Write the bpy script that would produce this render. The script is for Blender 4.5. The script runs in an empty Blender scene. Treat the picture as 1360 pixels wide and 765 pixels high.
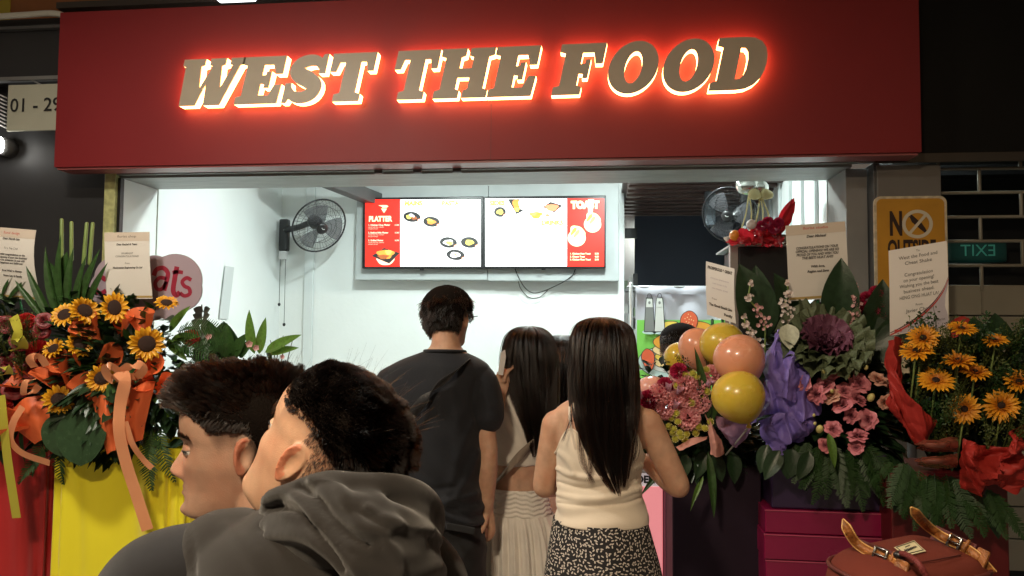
import bpy, bmesh, math, random
import numpy as np
from mathutils import Vector, Matrix, noise, geometry
random.seed(7); rng = np.random.default_rng(7)
SC = bpy.context.scene; COL = SC.collection
R = math.radians; PI = math.pi
# ---------------------------------------------------------------- camera, world, exposure
CAM = Vector((0, 0, 1.6)); F = 1000.0
cam = bpy.data.cameras.new('camera'); cam.sensor_width = 36; cam.lens = F / 1360 * 36
cam.clip_start = 0.05; cam.clip_end = 500
camo = bpy.data.objects.new('camera', cam); COL.objects.link(camo); SC.camera = camo
CM = Matrix.Rotation(R(6.7), 3, 'Z') @ Matrix.Rotation(R(93.0), 3, 'X') @ Matrix.Rotation(R(0.5), 3, 'Z')
camo.matrix_world = Matrix.Translation(CAM) @ CM.to_4x4()
W = bpy.data.worlds.new('World'); SC.world = W; W.use_nodes = True
bg = W.node_tree.nodes['Background']; bg.inputs[0].default_value = (1.0, 0.82, 0.66, 1); bg.inputs[1].default_value = 0.11
SC.view_settings.view_transform = 'Standard'; SC.view_settings.look = 'None'
SC.view_settings.exposure = 0.0; SC.view_settings.gamma = 1.0
SC.cycles.use_denoising = True
SC.cycles.max_bounces = 7; SC.cycles.diffuse_bounces = 4; SC.cycles.transparent_max_bounces = 12
SC.cycles.sample_clamp_indirect = 6.0
LAMP_IN = 270.0; LAMP_LEFT = 185.0; LAMP_WARM = 375.0; LAMP_RIGHT = 14.0; LETTER_GLOW = 10.0; MENU = 1.35

def P(px, py, Y):
    """The point seen at photo pixel (px, py), on the vertical plane Y metres in front of the viewer."""
    d = CM @ Vector(((px - 680) / F, -(py - 382.5) / F, -1.0))
    return CAM + d * (Y / d.y)
def PZ(px, py, z):
    """The point seen at a photo pixel on the level plane z."""
    d = CM @ Vector(((px - 680) / F, -(py - 382.5) / F, -1.0)); return CAM + d * ((z - CAM.z) / d.z)
def pix(v):
    a = (np.asarray(v) - np.array(CAM)) @ np.array(CM); return np.stack([680 - F * a[:, 0] / a[:, 2], 382.5 + F * a[:, 1] / a[:, 2]], 1)
def MP(Y):
    return Y / F          # metres per photo pixel at that distance
# ---------------------------------------------------------------- materials
MATS = {}
def mat(name, col, rough=0.6, metal=0.0, bump=0.0, bscale=60.0, var=0.0, vscale=8.0, sss=0.0, emit=None, estr=0.0, coat=0.0,
        trans=0.0, sheen=0.0, spec=0.5, stretch=None, alpha=1.0, detail=4.0, thin=0.0, sss_rad=(0.012, 0.004, 0.002)):
    if name in MATS: return MATS[name]
    m = bpy.data.materials.new(name); m.use_nodes = True; MATS[name] = m
    nt = m.node_tree; b = nt.nodes['Principled BSDF']; N = nt.nodes; L = nt.links
    b.inputs['Base Color'].default_value = (*col, 1); b.inputs['Roughness'].default_value = rough
    b.inputs['Metallic'].default_value = metal; b.inputs['Specular IOR Level'].default_value = spec
    if coat: b.inputs['Coat Weight'].default_value = coat
    if trans: b.inputs['Transmission Weight'].default_value = trans
    if alpha < 1: b.inputs['Alpha'].default_value = alpha
    if sheen: b.inputs['Sheen Weight'].default_value = sheen
    if sss:
        b.inputs['Subsurface Weight'].default_value = sss; b.inputs['Subsurface Radius'].default_value = sss_rad; b.inputs['Subsurface Scale'].default_value = 1.0
    if emit: b.inputs['Emission Color'].default_value = (*emit, 1); b.inputs['Emission Strength'].default_value = estr
    if bump or var:
        tc = N.new('ShaderNodeTexCoord'); src = tc.outputs['Object']
        if stretch:
            mp = N.new('ShaderNodeMapping'); mp.inputs['Scale'].default_value = stretch; L.new(src, mp.inputs[0]); src = mp.outputs[0]
    if var:
        n = N.new('ShaderNodeTexNoise'); n.inputs['Scale'].default_value = vscale; n.inputs['Detail'].default_value = detail; L.new(src, n.inputs['Vector'])
        h = N.new('ShaderNodeHueSaturation'); h.inputs['Color'].default_value = (*col, 1)
        mr = N.new('ShaderNodeMapRange'); mr.inputs[1].default_value = 0.25; mr.inputs[2].default_value = 0.75
        mr.inputs[3].default_value = 1 - var; mr.inputs[4].default_value = 1 + var
        L.new(n.outputs[0], mr.inputs[0]); L.new(mr.outputs[0], h.inputs['Value']); L.new(h.outputs[0], b.inputs['Base Color'])
        mr2 = N.new('ShaderNodeMapRange'); mr2.inputs[3].default_value = max(0.02, rough - 0.1); mr2.inputs[4].default_value = min(1, rough + 0.1)
        L.new(n.outputs[0], mr2.inputs[0]); L.new(mr2.outputs[0], b.inputs['Roughness'])
    if bump:
        n2 = N.new('ShaderNodeTexNoise'); n2.inputs['Scale'].default_value = bscale; n2.inputs['Detail'].default_value = 3; L.new(src, n2.inputs['Vector'])
        bp = N.new('ShaderNodeBump'); bp.inputs['Strength'].default_value = bump; bp.inputs['Distance'].default_value = 0.004
        L.new(n2.outputs[0], bp.inputs['Height']); L.new(bp.outputs[0], b.inputs['Normal'])
    if thin:   # thin leaf, petal, paper or cloth: some light comes through
        t = N.new('ShaderNodeBsdfTranslucent'); t.inputs[0].default_value = (*col, 1); mx = N.new('ShaderNodeMixShader'); mx.inputs[0].default_value = thin
        if var: L.new(h.outputs[0], t.inputs[0])
        o = N['Material Output']; L.new(b.outputs[0], mx.inputs[1]); L.new(t.outputs[0], mx.inputs[2]); L.new(mx.outputs[0], o.inputs['Surface'])
    return m
def radial(m, inner, r0, r1):
    """Petals whose own colour deepens towards the throat of the flower."""
    nt = m.node_tree; b = nt.nodes['Principled BSDF']; tc = nt.nodes.new('ShaderNodeTexCoord'); ln = nt.nodes.new('ShaderNodeVectorMath'); ln.operation = 'LENGTH'; mv = nt.nodes.new('ShaderNodeVectorMath'); mv.operation = 'MULTIPLY'; mv.inputs[1].default_value = (1, 1, 0); mr = nt.nodes.new('ShaderNodeMapRange'); mr.inputs[1].default_value = r0; mr.inputs[2].default_value = r1; mx = nt.nodes.new('ShaderNodeMix'); mx.data_type = 'RGBA'
    src = b.inputs['Base Color'].links[0].from_socket; nt.links.new(tc.outputs['Object'], mv.inputs[0]); nt.links.new(mv.outputs[0], ln.inputs[0]); nt.links.new(ln.outputs['Value'], mr.inputs[0]); nt.links.new(mr.outputs[0], mx.inputs['Factor']); mx.inputs['A'].default_value = (*inner, 1); nt.links.new(src, mx.inputs['B']); nt.links.new(mx.outputs['Result'], b.inputs['Base Color'])
def glow(name, col, strength):
    if name in MATS: return MATS[name]
    m = bpy.data.materials.new(name); m.use_nodes = True; MATS[name] = m
    b = m.node_tree.nodes['Principled BSDF']; b.inputs['Base Color'].default_value = (*[min(c, .8) for c in col], 1)
    b.inputs['Emission Color'].default_value = (*col, 1); b.inputs['Emission Strength'].default_value = strength; b.inputs['Roughness'].default_value = 0.4
    return m
def cloth(name, col, rough=0.85, weave=900.0, bump=0.35, var=0.12, sheen=0.25, thin=0.0):
    return mat(name, col, rough, bump=bump, bscale=weave, var=var, vscale=14, sheen=sheen, spec=0.25, thin=thin)
def skin(name, col):
    m = mat(name, col, 0.52, bump=0.16, bscale=520, var=0.16, vscale=34, sss=0.16, spec=0.4)
    nt = m.node_tree; b = nt.nodes['Principled BSDF']; l = b.inputs['Base Color'].links[0].from_socket
    n0 = nt.nodes.new('ShaderNodeTexNoise'); n0.inputs['Scale'].default_value = 16; n0.inputs['Detail'].default_value = 6; r0 = nt.nodes.new('ShaderNodeMapRange'); r0.inputs[1].default_value = .45; r0.inputs[2].default_value = .75; r0.inputs[4].default_value = .55; x0 = nt.nodes.new('ShaderNodeMix'); x0.data_type = 'RGBA'; x0.inputs['B'].default_value = (col[0] * .95, col[1] * .70, col[2] * .62, 1)
    t0 = nt.nodes.new('ShaderNodeTexCoord'); nt.links.new(t0.outputs['Object'], n0.inputs['Vector']); nt.links.new(n0.outputs[0], r0.inputs[0]); nt.links.new(r0.outputs[0], x0.inputs['Factor']); nt.links.new(l, x0.inputs['A']); l = x0.outputs['Result']
    fa = nt.nodes.new('ShaderNodeAttribute'); fa.attribute_name = 'flush'; fx = nt.nodes.new('ShaderNodeMix'); fx.data_type = 'RGBA'; fx.inputs['B'].default_value = (col[0] * 1.0, col[1] * .52, col[2] * .42, 1); nt.links.new(fa.outputs['Fac'], fx.inputs['Factor']); nt.links.new(l, fx.inputs['A']); l = fx.outputs['Result']   # cropped hair darkens the scalp where the mesh says it grows
    a = nt.nodes.new('ShaderNodeAttribute'); a.attribute_name = 'stubble'; n = nt.nodes.new('ShaderNodeTexNoise'); n.inputs['Scale'].default_value = 900; tc = nt.nodes.new('ShaderNodeTexCoord'); nt.links.new(tc.outputs['Object'], n.inputs['Vector'])
    mu = nt.nodes.new('ShaderNodeMath'); mu.operation = 'MULTIPLY_ADD'; mu.inputs[1].default_value = .7; mu.inputs[2].default_value = .6; nt.links.new(n.outputs[0], mu.inputs[0]); m2 = nt.nodes.new('ShaderNodeMath'); m2.operation = 'MULTIPLY'; m2.use_clamp = True; nt.links.new(mu.outputs[0], m2.inputs[0]); nt.links.new(a.outputs['Fac'], m2.inputs[1])
    mx = nt.nodes.new('ShaderNodeMix'); mx.data_type = 'RGBA'; nt.links.new(m2.outputs[0], mx.inputs['Factor']); nt.links.new(l, mx.inputs['A']); mx.inputs['B'].default_value = (.022, .016, .013, 1); nt.links.new(mx.outputs['Result'], b.inputs['Base Color'])
    return m
# ---------------------------------------------------------------- mesh pieces: (verts Nx3 array, list of faces)
def V(*a): return Vector(a)
def J(*ps):
    vs, fs, k = [], [], 0
    for p in ps:
        if p is None: continue
        v, f = p[0], p[1]; vs.append(np.asarray(v, float).reshape(-1, 3)); fs += [tuple(i + k for i in q) for q in f]; k += len(vs[-1])
    return (np.concatenate(vs) if vs else np.zeros((0, 3)), fs)
def xf(p, M):
    v = np.asarray(p[0], float); A = np.array(M.to_4x4()); return (v @ A[:3, :3].T + A[:3, 3], p[1])
def obj(name, p, m, parent=None, smooth=True, uv=None, mi=None, kind=None, bevel=0.0, sub=0, loc=None):
    me = bpy.data.meshes.new(name)
    me.from_pydata([tuple(x) for x in np.asarray(p[0], float)], [], [tuple(f) for f in p[1]])
    for q in (m if isinstance(m, (list, tuple)) else [m]): me.materials.append(q)
    if mi is not None: me.polygons.foreach_set('material_index', np.asarray(mi, np.int32))
    if smooth: me.polygons.foreach_set('use_smooth', np.ones(len(me.polygons), bool))
    if uv is not None:
        l = me.uv_layers.new(name='uv'); idx = np.zeros(len(me.loops), np.int32); me.loops.foreach_get('vertex_index', idx)
        l.data.foreach_set('uv', np.asarray(uv, np.float32)[idx].ravel())
    me.update(); me.validate()
    o = bpy.data.objects.new(name, me); COL.objects.link(o)
    if parent is not None: put(o, parent)
    if loc is not None: o.location = loc
    if kind: o['kind'] = kind
    if bevel:
        b = o.modifiers.new('bevel', 'BEVEL'); b.width = bevel; b.segments = 2; b.limit_method = 'ANGLE'; b.angle_limit = R(40)
    if sub: s = o.modifiers.new('sub', 'SUBSURF'); s.levels = sub; s.render_levels = sub
    return o
def world_loc(o):
    return o.location.copy() if o.parent is None else world_mat(o).translation
def world_mat(o):
    M = Matrix.LocRotScale(o.location, o.rotation_euler, o.scale) if o.rotation_mode != 'QUATERNION' else Matrix.LocRotScale(o.location, o.rotation_quaternion, o.scale)
    return M if o.parent is None else world_mat(o.parent) @ o.matrix_parent_inverse @ M
def put(o, parent):
    """Parent o so that it stays where its own coordinates (world) put it."""
    o.parent = parent; o.matrix_parent_inverse = world_mat(parent).inverted()
def thing(name, label, cat, loc=(0, 0, 0), group=None):
    o = bpy.data.objects.new(name, None); COL.objects.link(o); o.location = loc; o.empty_display_size = 0.1
    o['label'] = label; o['category'] = cat
    if group: o['group'] = group
    return o
def tag(o, label, cat, group=None):
    o['label'] = label; o['category'] = cat
    if group: o['group'] = group
    return o
def copy_of(o, parent=None, M=None, label=None):
    """A copy (shared mesh) of o, with its children, placed by matrix M."""
    c = o.copy(); COL.objects.link(c)
    if parent is not None: c.parent = parent; c.matrix_parent_inverse = Matrix()
    if M is not None: c.matrix_local = M
    if label: c['label'] = label
    for ch in o.children:
        d = ch.copy(); COL.objects.link(d); d.parent = c
    return c
def box(x0, x1, y0, y1, z0, z1):
    v = [(x, y, z) for x in (x0, x1) for y in (y0, y1) for z in (z0, z1)]
    return (np.array(v, float), [(0, 1, 3, 2), (4, 6, 7, 5), (0, 4, 5, 1), (2, 3, 7, 6), (0, 2, 6, 4), (1, 5, 7, 3)])
def cbox(c, sx, sy, sz): return box(c[0] - sx / 2, c[0] + sx / 2, c[1] - sy / 2, c[1] + sy / 2, c[2] - sz / 2, c[2] + sz / 2)
def grid(fn, nu, nv, closed_u=False):
    v = np.array([fn(i / (nu if closed_u else nu - 1), j / (nv - 1)) for j in range(nv) for i in range(nu)], float)
    f = []
    for j in range(nv - 1):
        for i in range(nu if closed_u else nu - 1):
            a, b = j * nu + i, j * nu + (i + 1) % nu; f.append((a, b, b + nu, a + nu))
    return (v, f)
def catmull(pts, n):
    pts = np.asarray(pts, float); m = len(pts); out = []
    if m < 3: return np.array([pts[0] + (pts[-1] - pts[0]) * t for t in np.linspace(0, 1, n)])
    for t in np.linspace(0, m - 1, n):
        i = min(int(t), m - 2); u = t - i; p1, p2 = pts[i], pts[i + 1]; p0 = pts[i - 1] if i else 2 * p1 - p2; p3 = pts[i + 2] if i + 2 < m else 2 * p2 - p1
        out.append(0.5 * (2 * p1 + (p2 - p0) * u + (2 * p0 - 5 * p1 + 4 * p2 - p3) * u * u + (3 * p1 - p0 - 3 * p2 + p3) * u ** 3))
    return np.array(out)
def frames(path):
    path = np.asarray(path, float); T = np.gradient(path, axis=0); T /= np.linalg.norm(T, axis=1)[:, None] + 1e-12
    up = np.array([0, 0, 1.0]) if abs(T[0][2]) < 0.9 else np.array([0, 1.0, 0]); n = np.cross(T[0], up); n /= np.linalg.norm(n); Ns = [n]
    for i in range(1, len(path)):
        n = Ns[-1] - T[i] * np.dot(Ns[-1], T[i]); Ns.append(n / (np.linalg.norm(n) + 1e-12))
    Ns = np.array(Ns); return T, Ns, np.cross(T, Ns)
def tube(path, rad, n=10, res=None, cap=True, flat=1.0):
    """A round (or flattened) tube along a path, tapering through rad, with domed ends."""
    path = np.asarray([tuple(p) for p in path], float); rad = np.atleast_1d(np.asarray(rad, float))
    k = res or max(len(path), 2); pts = catmull(path, k) if k != len(path) else path
    r = np.interp(np.linspace(0, 1, k), np.linspace(0, 1, len(rad)), rad) if len(rad) > 1 else np.full(k, rad[0])
    T, A, B = frames(pts); a = np.linspace(0, 2 * PI, n, endpoint=False); v = []
    if cap:
        c0 = [(pts[0] - T[0] * r[0] * s, r[0] * q, 0) for s, q in ((0.9, 0.3), (0.6, 0.75))]; c1 = [(pts[-1] + T[-1] * r[-1] * s, r[-1] * q, -1) for s, q in ((0.6, 0.75), (0.9, 0.3))]
    else: c0 = c1 = []
    rows = c0 + [(pts[i], r[i], i) for i in range(k)] + c1
    for c, rr, i in rows: v += [c + rr * (math.cos(t) * A[i] + flat * math.sin(t) * B[i]) for t in a]
    f = []; m = len(rows)
    for j in range(m - 1):
        for i in range(n): p, q = j * n + i, j * n + (i + 1) % n; f.append((p, q, q + n, p + n))
    if cap: f.append(tuple(range(n - 1, -1, -1))); f.append(tuple((m - 1) * n + i for i in range(n)))
    return (np.array(v), f)
def lathe(prof, n=24, c=(0, 0, 0), axis='Z'):
    v = []; f = []
    for r, z in prof:
        for t in np.linspace(0, 2 * PI, n, endpoint=False): v.append((r * math.cos(t), r * math.sin(t), z))
    for j in range(len(prof) - 1):
        for i in range(n): p, q = j * n + i, j * n + (i + 1) % n; f.append((p, q, q + n, p + n))
    v = np.array(v)
    if axis == 'Y': v = v[:, [0, 2, 1]] * [1, -1, 1]
    if axis == 'X': v = v[:, [2, 0, 1]]
    return (v + np.array(c, float), f)
def ellipsoid(c, rx, ry, rz, n=20, m=12):
    return xf(lathe([(max(1e-4, math.sin(t)), -math.cos(t)) for t in np.linspace(0, PI, m)], n), Matrix.Translation(c) @ Matrix.Diagonal((rx, ry, rz, 1)))
def loft(rings, n=48, sub=5, caps=True, p=2.0):
    """Horizontal elliptical rings (cx, cy, cz, rx, ry), smoothly interpolated; uv in metres comes third."""
    rr = catmull(np.array([r[:5] for r in rings], float), (len(rings) - 1) * sub + 1); a = np.linspace(0, 2 * PI, n, endpoint=False)
    cs, sn = np.cos(a), np.sin(a); cs = np.sign(cs) * abs(cs) ** (2 / p); sn = np.sign(sn) * abs(sn) ** (2 / p)
    v = np.concatenate([np.stack([r[0] + r[3] * cs, r[1] + r[4] * sn, np.full(n, r[2])], 1) for r in rr]); f = []; k = len(rr)
    rm = float(np.mean(rr[:, 3]))
    uv = np.concatenate([np.stack([a * rm, np.full(n, r[2])], 1) for r in rr])
    for j in range(k - 1):
        for i in range(n): q, s = j * n + i, j * n + (i + 1) % n; f.append((q, s, s + n, q + n))
    if caps: f.append(tuple(range(n - 1, -1, -1))); f.append(tuple((k - 1) * n + i for i in range(n)))
    return (v, f, uv)
def eval_mesh(o):
    dg = bpy.context.evaluated_depsgraph_get(); e = o.evaluated_get(dg); me = e.to_mesh()
    v = np.zeros(len(me.vertices) * 3); me.vertices.foreach_get('co', v); f = [tuple(q.vertices) for q in me.polygons]; e.to_mesh_clear()
    return (v.reshape(-1, 3), f)
def fuse(p, voxel=0.006, smooth=4):
    """One continuous skin round overlapping closed pieces."""
    o = obj('body_work', p, mat('plain', (.5, .5, .5)))
    r = o.modifiers.new('r', 'REMESH'); r.mode = 'VOXEL'; r.voxel_size = voxel
    if smooth: s = o.modifiers.new('s', 'SMOOTH'); s.factor = 0.5; s.iterations = smooth
    out = eval_mesh(o); me = o.data; bpy.data.objects.remove(o); bpy.data.meshes.remove(me); return out
def normals(p):
    v = np.asarray(p[0]); n = np.zeros_like(v)
    for q in p[1]:
        c = np.cross(v[q[1]] - v[q[0]], v[q[2]] - v[q[0]]); n[list(q)] += c
    return n / (np.linalg.norm(n, axis=1)[:, None] + 1e-12)
def fnoise(v, s, seed=0.0):
    return np.array([noise.noise(Vector((x * s + seed, y * s - seed, z * s + 2 * seed))) for x, y, z in v])
def crumple(p, amp, s, seed=0.0, ridged=False):
    n = normals(p); d = fnoise(p[0], s, seed)
    if ridged: d = 1 - 2.4 * abs(d)
    return (p[0] + n * (amp * d)[:, None],) + tuple(p[1:])
def sculpt(p, lines, near=None):
    """Raise (+) or sink (-) folds along lines given in photo pixels: (points, height m, width px)."""
    q = pix(p[0]); n = normals(p); v = np.asarray(p[0]); facing = ((np.array(CAM) - v) * n).sum(1) / np.linalg.norm(np.array(CAM) - v, axis=1); f = np.clip(facing * 3 + .3, 0, 1); d = np.zeros(len(v))
    for pts, h, w in lines:
        c = catmull(pts, 36); e = np.minimum.reduce([np.hypot(q[:, 0] - a, q[:, 1] - b) / (w * (.35 + .65 * math.sin(PI * min(1, max(0, (k + 2) / 40))) ** .5)) for k, (a, b) in enumerate(c)]); d += h * np.exp(-e ** 2)
    return (v + n * (d * f)[:, None],) + tuple(p[1:])
def prism(poly, holes=(), z0=0.0, z1=0.01, back=True, front=True, sides=True):
    """Outline in (x, z) standing in the XZ plane, from y=z0 (front) to y=z1 (back)."""
    loops = [list(poly)] + [list(h) for h in holes]; flat = [q for l in loops for q in l]
    tri = geometry.tessellate_polygon([[Vector((a, b, 0)) for a, b in l] for l in loops]); n = len(flat)
    v = [(a, z0, b) for a, b in flat] + [(a, z1, b) for a, b in flat]; f = []
    for t in tri:
        a, b, c = t
        ar = (flat[b][0] - flat[a][0]) * (flat[c][1] - flat[a][1]) - (flat[c][0] - flat[a][0]) * (flat[b][1] - flat[a][1])
        if ar < 0: b, c = c, b
        if front: f.append((a, b, c))
        if back: f.append((n + a, n + c, n + b))
    k = 0
    for l in loops if sides else ():
        m = len(l)
        for i in range(m): a, b = k + i, k + (i + 1) % m; f.append((a, b, n + b, n + a))
        k += m
    return (np.array(v, float), f)
def circle(cx, cy, rx, ry=None, n=28, a0=0.0): return [(cx + rx * math.cos(t + a0), cy + (ry or rx) * math.sin(t + a0)) for t in np.linspace(0, 2 * PI, n, endpoint=False)]
_txt = {}
def text(body, size, align='CENTER', bold=0.0, shear=0.0, space=1.0, line=1.0, width=None):
    """Flat lettering in the XZ plane as a mesh piece."""
    key = (body, size, align, bold, shear, space, line)
    if key not in _txt:
        c = bpy.data.curves.new('lettering', 'FONT'); c.body = body; c.size = size; c.align_x = align; c.align_y = 'CENTER'; c.offset = bold; c.shear = shear
        c.space_character = space; c.space_line = line; c.resolution_u = 3
        o = bpy.data.objects.new('lettering', c); COL.objects.link(o); bpy.context.view_layer.update()
        v, f = eval_mesh(o); bpy.data.objects.remove(o); bpy.data.curves.remove(c); _txt[key] = (v[:, [0, 2, 1]] * [1, 1, 1] if len(v) else v, f)
    v, f = _txt[key]; v = v.copy()
    if width and len(v):
        w = v[:, 0].max() - v[:, 0].min(); v[:, 0] *= width / w
    return (v, [tuple(reversed(q)) for q in f] if False else f)
def on_plane(p, o, right, up):
    """Carry an XZ-plane piece onto the plane through o spanned by right and up (its front faces the viewer)."""
    r, u = Vector(right).normalized(), Vector(up).normalized(); n = u.cross(r) * 1.0
    v = np.asarray(p[0]); o = np.array(o)
    n = -np.cross(np.array(r), np.array(u))
    return (o + np.outer(v[:, 0], np.array(r)) + np.outer(v[:, 2], np.array(u)) + np.outer(v[:, 1], n), p[1])
# ================================================================ the setting and the shop
M_wall = mat('white_painted_wall', (.80, .83, .82), .55, var=.06, vscale=1.6, detail=7, bump=.25, bscale=35)
M_black = mat('black_painted_wall', (.008, .008, .007), .6, var=.25, vscale=1.5, bump=.1, spec=.2)
M_char = mat('charcoal_board', (.030, .030, .032), .5, var=.2, vscale=2)
M_alu = mat('grey_aluminium', (.34, .35, .35), .38, metal=.6, var=.12, vscale=5)
M_grey = mat('grey_painted_steel', (.26, .25, .24), .5, var=.12, vscale=5)
M_dkgrey = mat('dark_grey_steel', (.09, .09, .09), .45, var=.15, vscale=4)
M_floor = mat('grey_floor_tile', (.28, .26, .24), .35, var=.15, vscale=3)
M_navy = mat('navy_board', (.022, .030, .052), .5, var=.1, vscale=2)
M_deck = mat('brown_metal_deck', (.10, .062, .052), .4, metal=.3, var=.15, vscale=3)
M_sign = mat('red_sign_panel', (.235, .010, .014), .6, var=.07, vscale=1.6, bump=.05, bscale=7, spec=.55)
M_blackp = mat('black_plastic', (.012, .012, .013), .35)
M_paper = mat('white_paper', (.80, .77, .72), .6, thin=.15)
M_ink = mat('black_ink', (.02, .02, .02), .7)

def plane(x0, x1, y0, y1, z): return (np.array([(x0, y0, z), (x1, y0, z), (x1, y1, z), (x0, y1, z)], float), [(0, 1, 2, 3)])
o = obj('floor', plane(-60, 60, -60, 60, 0), M_floor, smooth=False, kind='structure')
o = obj('walkway_ceiling', box(-6, 6, -3.5, 3.3, 3.45, 3.6), mat('walkway_ceiling_paint', (.55, .50, .44), .7, var=.05), smooth=False, kind='structure')

YF, YB = 3.75, 5.9      # shop front, back wall
pl = P(150, 237, YF); pr = P(1160, 219, YF)          # ends of the header edge
XL, XR = P(157, 300, YF).x, P(1128, 260, YF).x       # inner faces of the side walls
ZH = (pl.z + pr.z) / 2
XE = P(829, 300, YB).x
XLB = P(374, 300, YB).x                              # where left wall meets back wall
shop = thing('shop_unit', 'bright white takeaway shop interior behind its open counter front', 'shop', ((XL + XR) / 2, YF, 0))
t = .12
obj('back_wall', box(XLB, XE, YB, YB + .1, 0, 2.9), M_wall, shop, False)
obj('side_wall', (np.array([(XL, YF + .36, 0), (XLB, YB, 0), (XLB, YB, 2.9), (XL, YF + .36, 2.9), (XL - t, YF + .36, 0), (XLB - t, YB + .1, 0), (XLB - t, YB + .1, 2.9), (XL - t, YF + .36, 2.9)]),
    [(0, 1, 2, 3), (7, 6, 5, 4), (0, 3, 7, 4), (1, 5, 6, 2), (3, 2, 6, 7)]), M_wall, shop, False)
XRB = P(1000, 300, YB + .6).x
obj('side_wall', (np.array([(XR, YF + .36, 0), (XRB, YB + .6, 0), (XRB, YB + .6, 2.9), (XR, YF + .36, 2.9), (XR + t, YF + .36, 0), (XRB + t, YB + .6, 0), (XRB + t, YB + .6, 2.9), (XR + t, YF + .36, 2.9)]),
    [(3, 2, 1, 0), (4, 5, 6, 7), (4, 7, 3, 0), (2, 6, 5, 1), (7, 6, 2, 3)]), M_wall, shop, False)
# vertical battens on the right wall
for k in range(7):
    u = .08 + k * .14; a = V(XR + (XRB - XR) * u, YF + .36 + (YB + .24 - YF) * u, 0)
    obj('wall_batten', box(a.x - .02, a.x - .002, a.y - .014, a.y + .014, .02, 2.85), mat('pale_batten', (.62, .66, .66), .5), shop, False)
obj('ceiling', box(XL - .1, XR + .1, YF + .36, 5.15, 2.9, 2.95), M_wall, shop, False)
obj('ceiling', box(XLB - .1, XE + .02, 5.152, YB + .1, 2.9, 2.95), M_wall, shop, False)
# header beam over the opening: front trim, underside, track
M_beam = mat('dull_steel_header', (.33, .33, .32), .5, metal=.35, var=.22, vscale=7, stretch=(1, 4, 6), detail=8)
obj('header_beam', box(XL - .02, XR + .02, YF + .02, YF + .35, ZH, ZH + .5), M_beam, shop, False)
obj('front_rail', box(XL - .06, XR + .16, YF - .012, YF + .018, ZH + .012, ZH + .045), M_alu, shop, False, bevel=.003)
obj('shutter_slot', box(XL - .1, XR + .2, YF - .03, YF + .016, ZH + .047, ZH + .10), M_blackp, shop, False)
obj('jamb', box(XL - .075, XL - .012, YF - .02, YF + .34, 0, ZH + .04), mat('pale_lime_jamb', (.55, .56, .25), .5, var=.3, vscale=30), shop, False, bevel=.003)
obj('jamb', box(XL - .010, XL + .006, YF + .0, YF + .03, 0, ZH - .002), M_blackp, shop, False)
obj('jamb', box(XL - .010, XL + .004, YF + .031, YF + .34, 0, ZH - .002), M_wall, shop, False)
obj('jamb', box(XR, XR + .10, YF + .05, YF + .34, 0, ZH - .002), M_grey, shop, False, bevel=.003)
obj('shutter_channel', box(XR + .105, XR + .135, YF - .02, YF + .10, 0, ZH + .01), M_dkgrey, shop, False, bevel=.003)
# trunking up the back wall, panel box behind the screens
a = P(412, 350, YB); obj('cable_trunking', box(a.x - .038, a.x + .038, YB - .03, YB - .002, 0, 2.88), mat('pale_grey_trunking', (.66, .70, .70), .45), shop, False, bevel=.004)
a, b = P(474, 258, YB - .12), P(822, 372, YB - .12)
obj('screen_casing', box(a.x, P(648, 300, YB - .12).x, YB - .12, YB - .002, b.z, a.z + .06), mat('grey_laminate', (.46, .49, .49), .5, var=.05), shop, False, bevel=.004)
obj('screen_casing', box(P(648.6, 300, YB - .12).x, b.x, YB - .12, YB - .002, b.z - .006, a.z + .06), mat('grey_laminate', ()), shop, False, bevel=.004)
a, b = P(432, 256, 5.2), P(478, 272, 5.2)
obj('ceiling_conduit', xf(box(-.5, .5, -.05, .05, -.05, .05), Matrix.Translation(P(466, 252, YB - .35)) @ Matrix.Rotation(R(62), 4, 'Z') @ Matrix.Rotation(R(8), 4, 'Y')), M_dkgrey, shop, False, bevel=.004)
# kitchen behind on the right: deck ceiling, navy board, lit slot with shelves
YK = 6.75
zk = P(880, 286, YK).z
x0, x1 = P(829, 300, YK).x, P(948, 300, YK).x
deck = []
for k in range(9):
    y = 5.2 + k * .185
    obj('deck_rib', box(XE + .1 - .09, XR + .1, y, y + .10, zk + .0, zk + .05), M_deck, shop, False, bevel=.012)
obj('deck_ceiling', box(XE - .02, XR + .1, 5.16, YK + .1, zk + .052, zk + .09), M_deck, shop, False)
obj('navy_panel', box(P(843, 300, YK).x, P(1010, 300, YK).x, YK, YK + .05, 0, zk - .004), M_navy, shop, False)
obj('kitchen_wall', box(XE - .5, P(843, 300, YK).x + .5, YK + .4, YK + .45, 0, zk + .05), M_wall, shop, False)
obj('door_frame', box(P(829.5, 300, YB + .15).x, P(836, 300, YB + .15).x, YB + .105, YB + .2, 0, 1.72), M_alu, shop, False)
obj('door_rail', box(P(830, 300, 6.3).x, P(846, 300, 6.3).x, 6.3, 6.34, P(838, 316, 6.3).z, P(838, 303, 6.3).z), M_blackp, shop, False)
obj('fan_bracket', box(P(937, 300, 5.6).x, P(950, 300, 5.6).x, 5.58, 5.68, P(940, 300, 5.6).z, P(940, 252, 5.6).z), mat('slate_bracket', (.10, .12, .14), .5), shop, False, bevel=.01)
sh = thing('kitchen_shelf', 'narrow kitchen shelf of pale packets beside the navy board', 'shelf', (P(838, 380, 6.6).x, 6.6, 0))
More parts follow.
